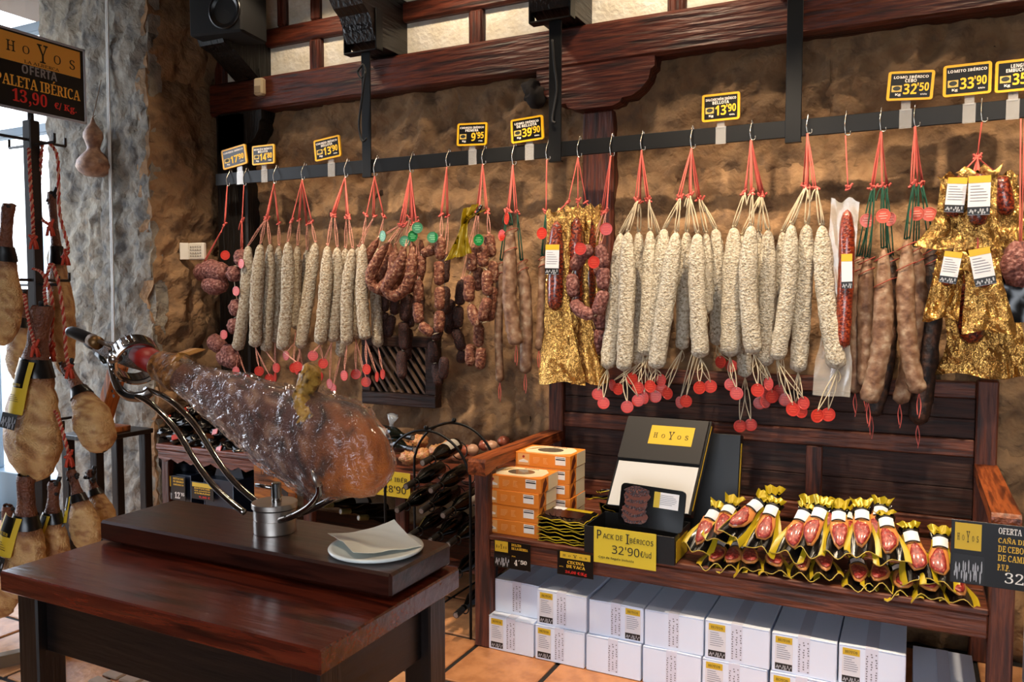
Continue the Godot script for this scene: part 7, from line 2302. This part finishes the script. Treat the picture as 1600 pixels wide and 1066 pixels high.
	links("horseshoe_chorizo", "bent horseshoe chorizo with whitish bloom, third from left", "chorizo", "horseshoe chorizos", Vector3(-2.4392, 2.2158, -3.655), Vector3(-2.4177, 1.9276, -3.565), [[[Vector3(-2.5487, 1.8365, -3.67), Vector3(-2.5754, 1.7041, -3.67), Vector3(-2.6536, 1.6133, -3.67), Vector3(-2.6251, 1.5778, -3.69), Vector3(-2.539, 1.6339, -3.69), Vector3(-2.5204, 1.8264, -3.69)], 0.0315]], "chorizo", "pink", 2, [Vector3(-2.384, 1.8397, -3.52)])
	links("horseshoe_chorizo", "bent horseshoe chorizo with whitish bloom, fourth from left", "chorizo", "horseshoe chorizos", Vector3(-2.4392, 2.2158, -3.655), Vector3(-2.4118, 1.9397, -3.635), [[[Vector3(-2.3599, 1.8107, -3.49), Vector3(-2.4088, 1.696, -3.49), Vector3(-2.4826, 1.5965, -3.49), Vector3(-2.4401, 1.5562, -3.51), Vector3(-2.3511, 1.6293, -3.51), Vector3(-2.3298, 1.811, -3.51)], 0.032]], "chorizo", "pink", 3, [Vector3(-2.308, 1.9065, -3.52)])
	links("horseshoe_chorizo", "bent horseshoe chorizo with whitish bloom, fifth from left", "chorizo", "horseshoe chorizos", Vector3(-2.4392, 2.2158, -3.655), Vector3(-2.3453, 1.9314, -3.565), [[[Vector3(-2.4881, 1.8628, -3.73), Vector3(-2.4722, 1.7571, -3.73), Vector3(-2.5323, 1.6416, -3.73), Vector3(-2.5121, 1.5992, -3.75), Vector3(-2.4482, 1.6694, -3.75), Vector3(-2.4343, 1.8624, -3.75)], 0.031]], "chorizo", "pink", 4, [Vector3(-2.2149, 1.854, -3.52)])
	links("chorizo_string", "knotted string of reddish chorizo links hanging in a loop, right of the horseshoe chorizos", "chorizo", "strings of chorizo links", Vector3(-2.2106, 2.2301, -3.655), Vector3(-2.1882, 1.9709, -3.565), [[[Vector3(-2.1921, 1.8612, -3.565), Vector3(-2.1969, 1.8005, -3.565), Vector3(-2.2017, 1.7396, -3.565)], 0.028], [[Vector3(-2.205, 1.7364, -3.565), Vector3(-2.2054, 1.672, -3.565), Vector3(-2.2058, 1.6075, -3.565)], 0.0281], [[Vector3(-2.2019, 1.6041, -3.565), Vector3(-2.2023, 1.5428, -3.565), Vector3(-2.2026, 1.4814, -3.565)], 0.0281], [[Vector3(-2.2023, 1.4814, -3.565), Vector3(-2.2049, 1.4232, -3.565), Vector3(-2.2075, 1.3649, -3.565)], 0.0282], [[Vector3(-2.2465, 1.3524, -3.565), Vector3(-2.3016, 1.3882, -3.565), Vector3(-2.3215, 1.398, -3.565)], 0.0285], [[Vector3(-2.3283, 1.4098, -3.565), Vector3(-2.3349, 1.467, -3.565), Vector3(-2.3415, 1.5241, -3.565)], 0.0286], [[Vector3(-2.3322, 1.5209, -3.565), Vector3(-2.3341, 1.5797, -3.565), Vector3(-2.336, 1.6385, -3.565)], 0.0285], [[Vector3(-2.3242, 1.6551, -3.565), Vector3(-2.3191, 1.7103, -3.565), Vector3(-2.3141, 1.7653, -3.565)], 0.0284], [[Vector3(-2.3083, 1.7777, -3.565), Vector3(-2.2672, 1.7874, -3.565), Vector3(-2.2265, 1.7971, -3.565)], 0.0283]], "chorizo", "pink", 3, [Vector3(-2.2118, 1.8536, -3.515)], "green")
	links("chorizo_string", "shadowed dark chorizo string hanging lowest behind the loop of reddish links", "chorizo", "strings of chorizo links", Vector3(-2.2106, 2.2301, -3.655), Vector3(-2.2343, 1.9789, -3.705), [[[Vector3(-2.2508, 1.777, -3.705), Vector3(-2.2557, 1.7003, -3.705), Vector3(-2.2606, 1.6233, -3.705)], 0.0291], [[Vector3(-2.2517, 1.606, -3.705), Vector3(-2.2566, 1.5288, -3.705), Vector3(-2.2615, 1.4514, -3.705)], 0.0292], [[Vector3(-2.2741, 1.4335, -3.705), Vector3(-2.2978, 1.3731, -3.705), Vector3(-2.3218, 1.3123, -3.705)], 0.0293], [[Vector3(-2.3352, 1.3115, -3.705), Vector3(-2.3332, 1.2506, -3.705), Vector3(-2.3312, 1.1896, -3.705)], 0.0295], [[Vector3(-2.3125, 1.1902, -3.705), Vector3(-2.3034, 1.1296, -3.705), Vector3(-2.2942, 1.069, -3.705)], 0.0295], [[Vector3(-2.2616, 1.2268, -3.705), Vector3(-2.2666, 1.1659, -3.705), Vector3(-2.2717, 1.1049, -3.705)], 0.0293]], "morcilla", "pink", 5, [], "green")
	links("chorizo_string", "reddish chorizo string in a V shape beneath the yellow wrapper", "chorizo", "strings of chorizo links", Vector3(-1.9965, 2.2278, -3.655), Vector3(-1.9698, 1.977, -3.565), [[[Vector3(-1.9909, 1.8093, -3.565), Vector3(-2.0038, 1.7437, -3.565), Vector3(-2.0167, 1.6777, -3.565)], 0.0293], [[Vector3(-2.0264, 1.6615, -3.565), Vector3(-2.0266, 1.5917, -3.565), Vector3(-2.0268, 1.5218, -3.565)], 0.0294], [[Vector3(-2.0194, 1.5137, -3.565), Vector3(-1.9898, 1.4326, -3.565), Vector3(-1.9602, 1.42, -3.565)], 0.0294], [[Vector3(-1.9565, 1.4266, -3.565), Vector3(-1.9342, 1.4914, -3.565), Vector3(-1.9158, 1.5463, -3.565)], 0.0292], [[Vector3(-1.9192, 1.5543, -3.565), Vector3(-1.9212, 1.6185, -3.565), Vector3(-1.9231, 1.6827, -3.565)], 0.0291], [[Vector3(-1.9445, 1.6991, -3.565), Vector3(-1.9465, 1.7553, -3.565), Vector3(-1.9485, 1.8114, -3.565)], 0.0291]], "chorizo", "pink", 7, [Vector3(-1.9426, 1.8321, -3.515)], "green")
	links("chorizo_string", "short reddish chorizo string nearest the three smooth loins", "chorizo", "strings of chorizo links", Vector3(-1.9965, 2.2278, -3.655), Vector3(-1.9563, 1.983, -3.635), [[[Vector3(-1.9503, 1.8707, -3.635), Vector3(-1.9418, 1.8104, -3.635), Vector3(-1.9334, 1.7501, -3.635)], 0.0277], [[Vector3(-2.0087, 1.7024, -3.635), Vector3(-2.0132, 1.6417, -3.635), Vector3(-2.0177, 1.5808, -3.635)], 0.028], [[Vector3(-1.9275, 1.7336, -3.635), Vector3(-1.9254, 1.6767, -3.635), Vector3(-1.9233, 1.6196, -3.635)], 0.0277], [[Vector3(-1.9263, 1.6033, -3.635), Vector3(-1.9386, 1.5134, -3.635), Vector3(-1.9511, 1.4232, -3.635)], 0.0278], [[Vector3(-2.01, 1.4124, -3.635), Vector3(-2.0102, 1.3511, -3.635), Vector3(-2.0103, 1.2897, -3.635)], 0.0281], [[Vector3(-1.9946, 1.2901, -3.635), Vector3(-1.9991, 1.2319, -3.635), Vector3(-2.0037, 1.1736, -3.635)], 0.0281], [[Vector3(-2.0597, 1.305, -3.635), Vector3(-2.0599, 1.2466, -3.635), Vector3(-2.0601, 1.188, -3.635)], 0.0283]], "chorizo", "pink", 9, [], "green")
	links("chorizo_string", "very dark chorizo string hanging low between two reddish strings", "chorizo", "strings of chorizo links", Vector3(-1.9965, 2.2278, -3.655), Vector3(-2.0976, 1.9959, -3.775), [[[Vector3(-2.1884, 1.641, -3.775), Vector3(-2.1978, 1.5719, -3.775), Vector3(-2.2073, 1.5026, -3.775)], 0.0294], [[Vector3(-2.2142, 1.5026, -3.775), Vector3(-2.2144, 1.4417, -3.775), Vector3(-2.2147, 1.3808, -3.775)], 0.0295], [[Vector3(-2.234, 1.38, -3.775), Vector3(-2.2109, 1.3199, -3.775), Vector3(-2.1879, 1.2599, -3.775)], 0.0295], [[Vector3(-2.1898, 1.2593, -3.775), Vector3(-2.1952, 1.2243, -3.775), Vector3(-2.2007, 1.1893, -3.775)], 0.0295], [[Vector3(-2.2621, 1.5372, -3.775), Vector3(-2.2671, 1.4411, -3.775), Vector3(-2.272, 1.3447, -3.775)], 0.0296]], "morcilla", "pink", 11, [], "green")
	links("chorizo_string", "dark wine-coloured chorizo string below the horseshoe chorizos", "chorizo", "strings of chorizo links", Vector3(-2.4392, 2.2158, -3.655), Vector3(-2.5256, 1.9909, -3.775), [[[Vector3(-2.6234, 1.5909, -3.775), Vector3(-2.6291, 1.5186, -3.775), Vector3(-2.6348, 1.4461, -3.775)], 0.0287], [[Vector3(-2.6496, 1.4458, -3.775), Vector3(-2.6656, 1.3821, -3.775), Vector3(-2.6816, 1.3181, -3.775)], 0.0288], [[Vector3(-2.5292, 1.5655, -3.775), Vector3(-2.53, 1.4705, -3.775), Vector3(-2.5308, 1.3753, -3.775)], 0.0284], [[Vector3(-2.5387, 1.3752, -3.775), Vector3(-2.5466, 1.2849, -3.775), Vector3(-2.5546, 1.1942, -3.775)], 0.0285], [[Vector3(-2.7033, 1.6095, -3.775), Vector3(-2.7015, 1.5366, -3.775), Vector3(-2.6998, 1.4637, -3.775)], 0.0289], [[Vector3(-2.7051, 1.4637, -3.775), Vector3(-2.7008, 1.3906, -3.775), Vector3(-2.6965, 1.3176, -3.775)], 0.0289]], "morcilla", "pink", 13, [], "green")
	links("chorizo_string", "second dark chorizo string below the horseshoe chorizos, nearer the wall vent", "chorizo", "strings of chorizo links", Vector3(-2.4392, 2.2158, -3.655), Vector3(-2.4372, 1.981, -3.705), [[[Vector3(-2.4195, 1.5896, -3.705), Vector3(-2.42, 1.5197, -3.705), Vector3(-2.4205, 1.4497, -3.705)], 0.0297], [[Vector3(-2.507, 1.5653, -3.705), Vector3(-2.5125, 1.4894, -3.705), Vector3(-2.5179, 1.4134, -3.705)], 0.0299], [[Vector3(-2.5264, 1.4132, -3.705), Vector3(-2.5223, 1.3336, -3.705), Vector3(-2.5182, 1.2538, -3.705)], 0.03], [[Vector3(-2.5358, 1.2532, -3.705), Vector3(-2.5365, 1.173, -3.705), Vector3(-2.5372, 1.0927, -3.705)], 0.0301]], "morcilla", "pink", 15, [], "green")
	links("chorizo_string", "ring of pinkish chorizo links beside the pale sausages", "chorizo", "pink chorizo strings", Vector3(-1.3048, 2.2165, -3.655), Vector3(-1.2929, 1.9453, -3.565), [[[Vector3(-1.3218, 1.7962, -3.565), Vector3(-1.3105, 1.7409, -3.565), Vector3(-1.2991, 1.6856, -3.565)], 0.0322], [[Vector3(-1.3035, 1.6886, -3.565), Vector3(-1.305, 1.6363, -3.565), Vector3(-1.3065, 1.584, -3.565)], 0.0322], [[Vector3(-1.2974, 1.5805, -3.565), Vector3(-1.317, 1.524, -3.565), Vector3(-1.3367, 1.4671, -3.565)], 0.0323], [[Vector3(-1.3502, 1.459, -3.565), Vector3(-1.4151, 1.4826, -3.565), Vector3(-1.4613, 1.5312, -3.565)], 0.0327], [[Vector3(-1.4542, 1.548, -3.565), Vector3(-1.4583, 1.6044, -3.565), Vector3(-1.4623, 1.6607, -3.565)], 0.0328], [[Vector3(-1.4553, 1.6774, -3.565), Vector3(-1.4164, 1.7433, -3.565), Vector3(-1.3585, 1.778, -3.565)], 0.0326]], "pinkish", "pink", 1, [Vector3(-1.3999, 1.7734, -3.515), Vector3(-1.2742, 1.8608, -3.515), Vector3(-1.3328, 1.7096, -3.515)], "red")
	links("chorizo_string", "pinkish chorizo links hanging under and behind the ring", "chorizo", "pink chorizo strings", Vector3(-1.3048, 2.2165, -3.655), Vector3(-1.36, 1.9554, -3.705), [[[Vector3(-1.446, 1.6967, -3.705), Vector3(-1.4113, 1.684, -3.705), Vector3(-1.3768, 1.6714, -3.705)], 0.0319], [[Vector3(-1.4375, 1.6327, -3.705), Vector3(-1.4391, 1.5778, -3.705), Vector3(-1.4408, 1.5227, -3.705)], 0.032], [[Vector3(-1.4961, 1.4685, -3.705), Vector3(-1.5078, 1.4161, -3.705), Vector3(-1.5197, 1.3636, -3.705)], 0.0323], [[Vector3(-1.5285, 1.3564, -3.705), Vector3(-1.4852, 1.3307, -3.705), Vector3(-1.4424, 1.3052, -3.705)], 0.0323], [[Vector3(-1.4487, 1.4437, -3.705), Vector3(-1.4347, 1.3888, -3.705), Vector3(-1.4207, 1.3341, -3.705)], 0.0321], [[Vector3(-1.3848, 1.4821, -3.705), Vector3(-1.3765, 1.4369, -3.705), Vector3(-1.3682, 1.3917, -3.705)], 0.0318], [[Vector3(-1.3678, 1.3946, -3.705), Vector3(-1.3824, 1.3301, -3.705), Vector3(-1.3972, 1.2653, -3.705)], 0.0319]], "pinkish", "pink", 2, [], "green")
	links("chorizo_string", "netted brown sausage ball row on the leftmost hook", "chorizo", "netted sausages", Vector3(-3.7757, 2.2257, -3.655), Vector3(-3.777, 1.9946, -3.635), [[[Vector3(-4.0256, 1.6856, -3.635), Vector3(-3.9031, 1.7197, -3.635), Vector3(-3.764, 1.6825, -3.635)], 0.0605], [[Vector3(-3.9606, 1.6291, -3.635), Vector3(-3.8733, 1.6206, -3.635), Vector3(-3.7868, 1.6279, -3.635)], 0.0604]], "pinkish", "red", 3, [Vector3(-3.7301, 1.8004, -3.585)], "red")
	links("chorizo_string", "string of small round netted sausages beside the first pale bunch", "chorizo", "netted sausages", Vector3(-3.6392, 2.2212, -3.655), Vector3(-3.64, 2.0083, -3.635), [[[Vector3(-3.6443, 1.8373, -3.635), Vector3(-3.6456, 1.7853, -3.635), Vector3(-3.6468, 1.7332, -3.635)], 0.0525], [[Vector3(-3.7096, 1.7382, -3.635), Vector3(-3.7108, 1.6896, -3.635), Vector3(-3.7121, 1.641, -3.635)], 0.0529], [[Vector3(-3.6937, 1.5357, -3.635), Vector3(-3.695, 1.4831, -3.635), Vector3(-3.6964, 1.4303, -3.635)], 0.053], [[Vector3(-3.7191, 1.4183, -3.635), Vector3(-3.7138, 1.3695, -3.635), Vector3(-3.7084, 1.3206, -3.635)], 0.0531], [[Vector3(-3.9201, 1.2928, -3.635), Vector3(-3.8643, 1.2576, -3.635), Vector3(-3.8091, 1.2228, -3.635)], 0.0539], [[Vector3(-3.8079, 1.2355, -3.635), Vector3(-3.7605, 1.209, -3.635), Vector3(-3.7135, 1.1828, -3.635)], 0.0534], [[Vector3(-3.8491, 1.1878, -3.635), Vector3(-3.7642, 1.1674, -3.635), Vector3(-3.6806, 1.1473, -3.635)], 0.0535]], "pinkish", "red", 4, [Vector3(-3.6469, 1.5839, -3.585), Vector3(-3.6014, 1.7479, -3.585), Vector3(-3.7535, 1.3198, -3.585)], "red")
	yellow_wrapper(Vector3(-1.9802, 2.0003, -3.505), Vector3(-2.032, 1.8821, -3.505), Vector3(-2.0997, 1.74, -3.505), Vector3(-1.9222, 1.9723, -3.505))
	gold_pack("labelled gold foil sausage pack in front, left of the pink chorizo", "left gold foil packs", Vector3(-1.4712, 2.2233, -3.655), Vector3(-1.483, 1.9995, -3.565), Vector3(-1.5359, 1.9658, -3.565), Vector3(-1.5478, 1.531, -3.565), Vector3(-1.5263, 1.1287, -3.565), 0.0615, 0.121, 1, true)
	gold_pack("gold foil sausage pack second from left, half covered by pink chorizo", "left gold foil packs", Vector3(-1.4712, 2.2233, -3.655), Vector3(-1.4621, 2.0119, -3.635), Vector3(-1.462, 1.9873, -3.635), Vector3(-1.4732, 1.5308, -3.635), Vector3(-1.4211, 1.127, -3.635), 0.062, 0.0813, 2, false)
	gold_pack("gold foil sausage pack third from left, behind the pink chorizo", "left gold foil packs", Vector3(-1.4712, 2.2233, -3.655), Vector3(-1.4465, 2.0122, -3.705), Vector3(-1.4264, 1.9926, -3.705), Vector3(-1.4305, 1.5306, -3.705), Vector3(-1.4013, 1.1338, -3.705), 0.0565, 0.0791, 3, false)
	gold_pack("upper left gold foil loin pack in the right-hand cluster", "right gold foil packs", Vector3(0.2188, 2.2293, -3.655), Vector3(0.2062, 2.0916, -3.635), Vector3(0.1385, 2.0185, -3.535), Vector3(0.1254, 1.8661, -3.535), Vector3(0.0961, 1.7422, -3.535), 0.0565, 0.1039, 5, true, 0.55)
	gold_pack("upper middle gold foil loin pack in the right-hand cluster", "right gold foil packs", Vector3(0.2188, 2.2293, -3.655), Vector3(0.2062, 2.0916, -3.635), Vector3(0.2067, 2.035, -3.515), Vector3(0.206, 1.8366, -3.515), Vector3(0.215, 1.6608, -3.515), 0.0628, 0.0896, 6, true, 0.55)
	gold_pack("lower left gold foil loin pack in the right-hand cluster", "right gold foil packs", Vector3(0.2188, 2.2293, -3.655), Vector3(0.2062, 2.0916, -3.635), Vector3(0.1324, 1.728, -3.565), Vector3(0.1136, 1.6094, -3.565), Vector3(0.0933, 1.4594, -3.565), 0.0524, 0.0627, 7, true, 0.55)
	gold_pack("lower middle gold foil loin pack in the right-hand cluster", "right gold foil packs", Vector3(0.2188, 2.2293, -3.655), Vector3(0.2062, 2.0916, -3.635), Vector3(0.2111, 1.7283, -3.515), Vector3(0.2353, 1.6075, -3.515), Vector3(0.2574, 1.4145, -3.515), 0.0604, 0.0894, 8, true, 0.55)
	gold_pack("unlabelled bottom gold foil loin pack in the right-hand cluster", "right gold foil packs", Vector3(0.2188, 2.2293, -3.655), Vector3(0.2062, 2.0916, -3.635), Vector3(0.174, 1.6369, -3.705), Vector3(0.2146, 1.3803, -3.705), Vector3(0.2142, 1.2308, -3.705), 0.0899, 0.1287, 9, false, 0.55)
	gold_pack("plain right-hand gold foil loin pack in the right-hand cluster", "right gold foil packs", Vector3(0.2188, 2.2293, -3.655), Vector3(0.2062, 2.0916, -3.635), Vector3(0.284, 2.0367, -3.705), Vector3(0.3141, 1.8855, -3.705), Vector3(0.3487, 1.7297, -3.705), 0.0602, 0.0751, 10, false, 0.55)
	gold_pack("shaded lower right gold foil loin pack in the right-hand cluster", "right gold foil packs", Vector3(0.2188, 2.2293, -3.655), Vector3(0.2062, 2.0916, -3.635), Vector3(0.29, 1.7142, -3.775), Vector3(0.3239, 1.457, -3.775), Vector3(0.3306, 1.2246, -3.775), 0.0644, 0.0775, 11, false, 0.55)
	clear_pack(Vector3(-0.2729, 2.2211, -3.655), Vector3(-0.2521, 1.9922, -3.565), Vector3(-0.2535, 1.9457, -3.565), Vector3(-0.2625, 1.336, -3.565), 0.0315)
	price_card(Vector3(-3.7237, 2.3999, -3.668), 0.1989, 0.1196, 8.0, ["CHORIZO IBÉRICO"], "17", "'90", -3.69, "black and yellow price card 17'90, leftmost on the rail")
	price_card(Vector3(-3.4892, 2.3951, -3.668), 0.1759, 0.1139, 0.0, ["MORCÓN IBÉRICO", "BELLOTA"], "14", "'80", -3.495, "black and yellow price card 14'80, second from the rail's left end")
	price_card(Vector3(-3.0075, 2.3935, -3.668), 0.1872, 0.1209, 6.0, ["CHORIZO IBÉRICO", "BELLOTA"], "13", "'90", -2.9902, "black and yellow price card 13'90 for bellota chorizo, left of the first hanger")
	price_card(Vector3(-2.0635, 2.3884, -3.668), 0.1765, 0.1152, -3.0, ["CHORIZO IBÉRICO", "PRIMERA"], "9", "'95", -2.0677, "black and yellow price card 9'95 reading CHORIZO IBÉRICO PRIMERA")
	price_card(Vector3(-1.7484, 2.384, -3.668), 0.1786, 0.1193, 3.0, ["LOMO IBÉRICO", "DE BELLOTA"], "39", "'90", -1.7411, "black and yellow price card 39'90 reading LOMO IBÉRICO DE BELLOTA")
	price_card(Vector3(-0.7918, 2.3948, -3.668), 0.1674, 0.1207, 0.0, ["SALCHICHÓN IBÉRICO", "BELLOTA"], "13", "'90", -0.7928, "black and yellow price card 13'90 reading SALCHICHÓN IBÉRICO BELLOTA")
	price_card(Vector3(-0.0346, 2.4015, -3.668), 0.1691, 0.1158, -4.0, ["LOMO IBÉRICO", "CEBO"], "32", "'50", -0.0496, "black and yellow price card 32'50 reading LOMO IBÉRICO CEBO")
	price_card(Vector3(0.1648, 2.402, -3.668), 0.1664, 0.123, 0.0, ["LOMITO IBÉRICO"], "33", "'90", 0.1755, "black and yellow price card 33'90 reading LOMITO IBÉRICO")
	price_card(Vector3(0.3412, 2.3979, -3.668), 0.1643, 0.12, 0.0, ["LENGUA", "EMBUCHADA"], "35", "'90", 0.3223, "black and yellow price card cut by the frame reading LENGUA EMBUCHADA")


func _ready():
	# camera
	var cam := Camera3D.new()
	cam.name = "camera"
	cam.position = Vector3(0, 1.55, 0)
	cam.rotation_degrees = Vector3(-3.155, 26.567, 0)
	cam.fov = 46.03
	cam.near = 0.05
	cam.far = 200.0
	add_child(cam)
	cam.current = true
	# daylight and exposure
	var we := WorldEnvironment.new()
	we.name = "environment"
	var e := Environment.new()
	var sky := Sky.new()
	var sm := ProceduralSkyMaterial.new()
	sm.sky_top_color = Color(0.78, 0.83, 0.90)
	sm.sky_horizon_color = Color(0.95, 0.97, 1.0)
	sm.ground_bottom_color = Color(0.55, 0.55, 0.55)
	sm.ground_horizon_color = Color(0.80, 0.82, 0.85)
	sm.sky_energy_multiplier = 1.0
	sky.sky_material = sm
	e.background_mode = Environment.BG_SKY
	e.sky = sky
	e.background_energy_multiplier = 9.5
	e.tonemap_mode = Environment.TONE_MAPPER_LINEAR
	e.tonemap_exposure = 1.0
	e.sdfgi_enabled = true
	e.ssao_enabled = true
	e.ssil_enabled = true
	we.environment = e
	add_child(we)
	rng.seed = 11
	bump.seed = 5
	bump.frequency = 1.0
	bump.fractal_octaves = 3
	# ceiling spotlights out of view, placed to light the hanging rail and the bench
	var warm := Color(1.0, 0.90, 0.77)
	var place := ["first", "second", "third", "fourth", "fifth"]
	for k in 5:
		var x: float = [-3.35, -2.25, -1.15, -0.05, 1.0][k]
		lamp("unseen_ceiling_spotlight", Vector3(x, 3.60, -2.35), Vector3(x, [1.62, 1.60, 1.35, 1.3, 1.3][k], -3.65), [6.0, 6.0, 6.5, 6.5, 6.0][k], [24.0, 24.0, 32.0, 33.0, 33.0][k], 0.4, warm, "unseen ceiling spotlight behind the unseen cross beam lighting the rail, %s from the pier" % place[k])
	for k in 4:  # lamps out of view, placed to light the main beam and plaster
		var x: float = [-1.05, 0.35, -2.2, -3.2][k]
		lamp("unseen_ceiling_spotlight", Vector3(x, 3.50, -3.50), Vector3(x, 1.0, -3.72), [1.0, 0.8, 0.75, 0.5][k], 62.0, 0.3, warm, "unseen ceiling spotlight between the joist ends lighting the beam, %s" % ["right of the carved post", "farthest from the corner", "left of the carved post", "nearest the corner"][k])
	lamp("unseen_ceiling_spotlight", Vector3(-2.1, 3.5, -1.2), Vector3(-1.5, 0.8, -1.8), 2.4, 24.0, 0.6, warm, "unseen ceiling spotlight lighting the serving table")  # out of view, placed to warm the table top
	build_room()
	build_table()
	build_ham_stand()
	build_ham()
	build_plate()
	build_bench()
	build_cartons()
	build_orange_boxes()
	build_packs()
	build_gift_box()
	build_ham_packs()
	build_bench_signs()
	build_rail()
	build_hanging()
	build_ham_rack()
	build_pier_things()
	build_upper_things()
	build_shelf()
	build_wine_rack()
	build_right_edge()
	#CALLS
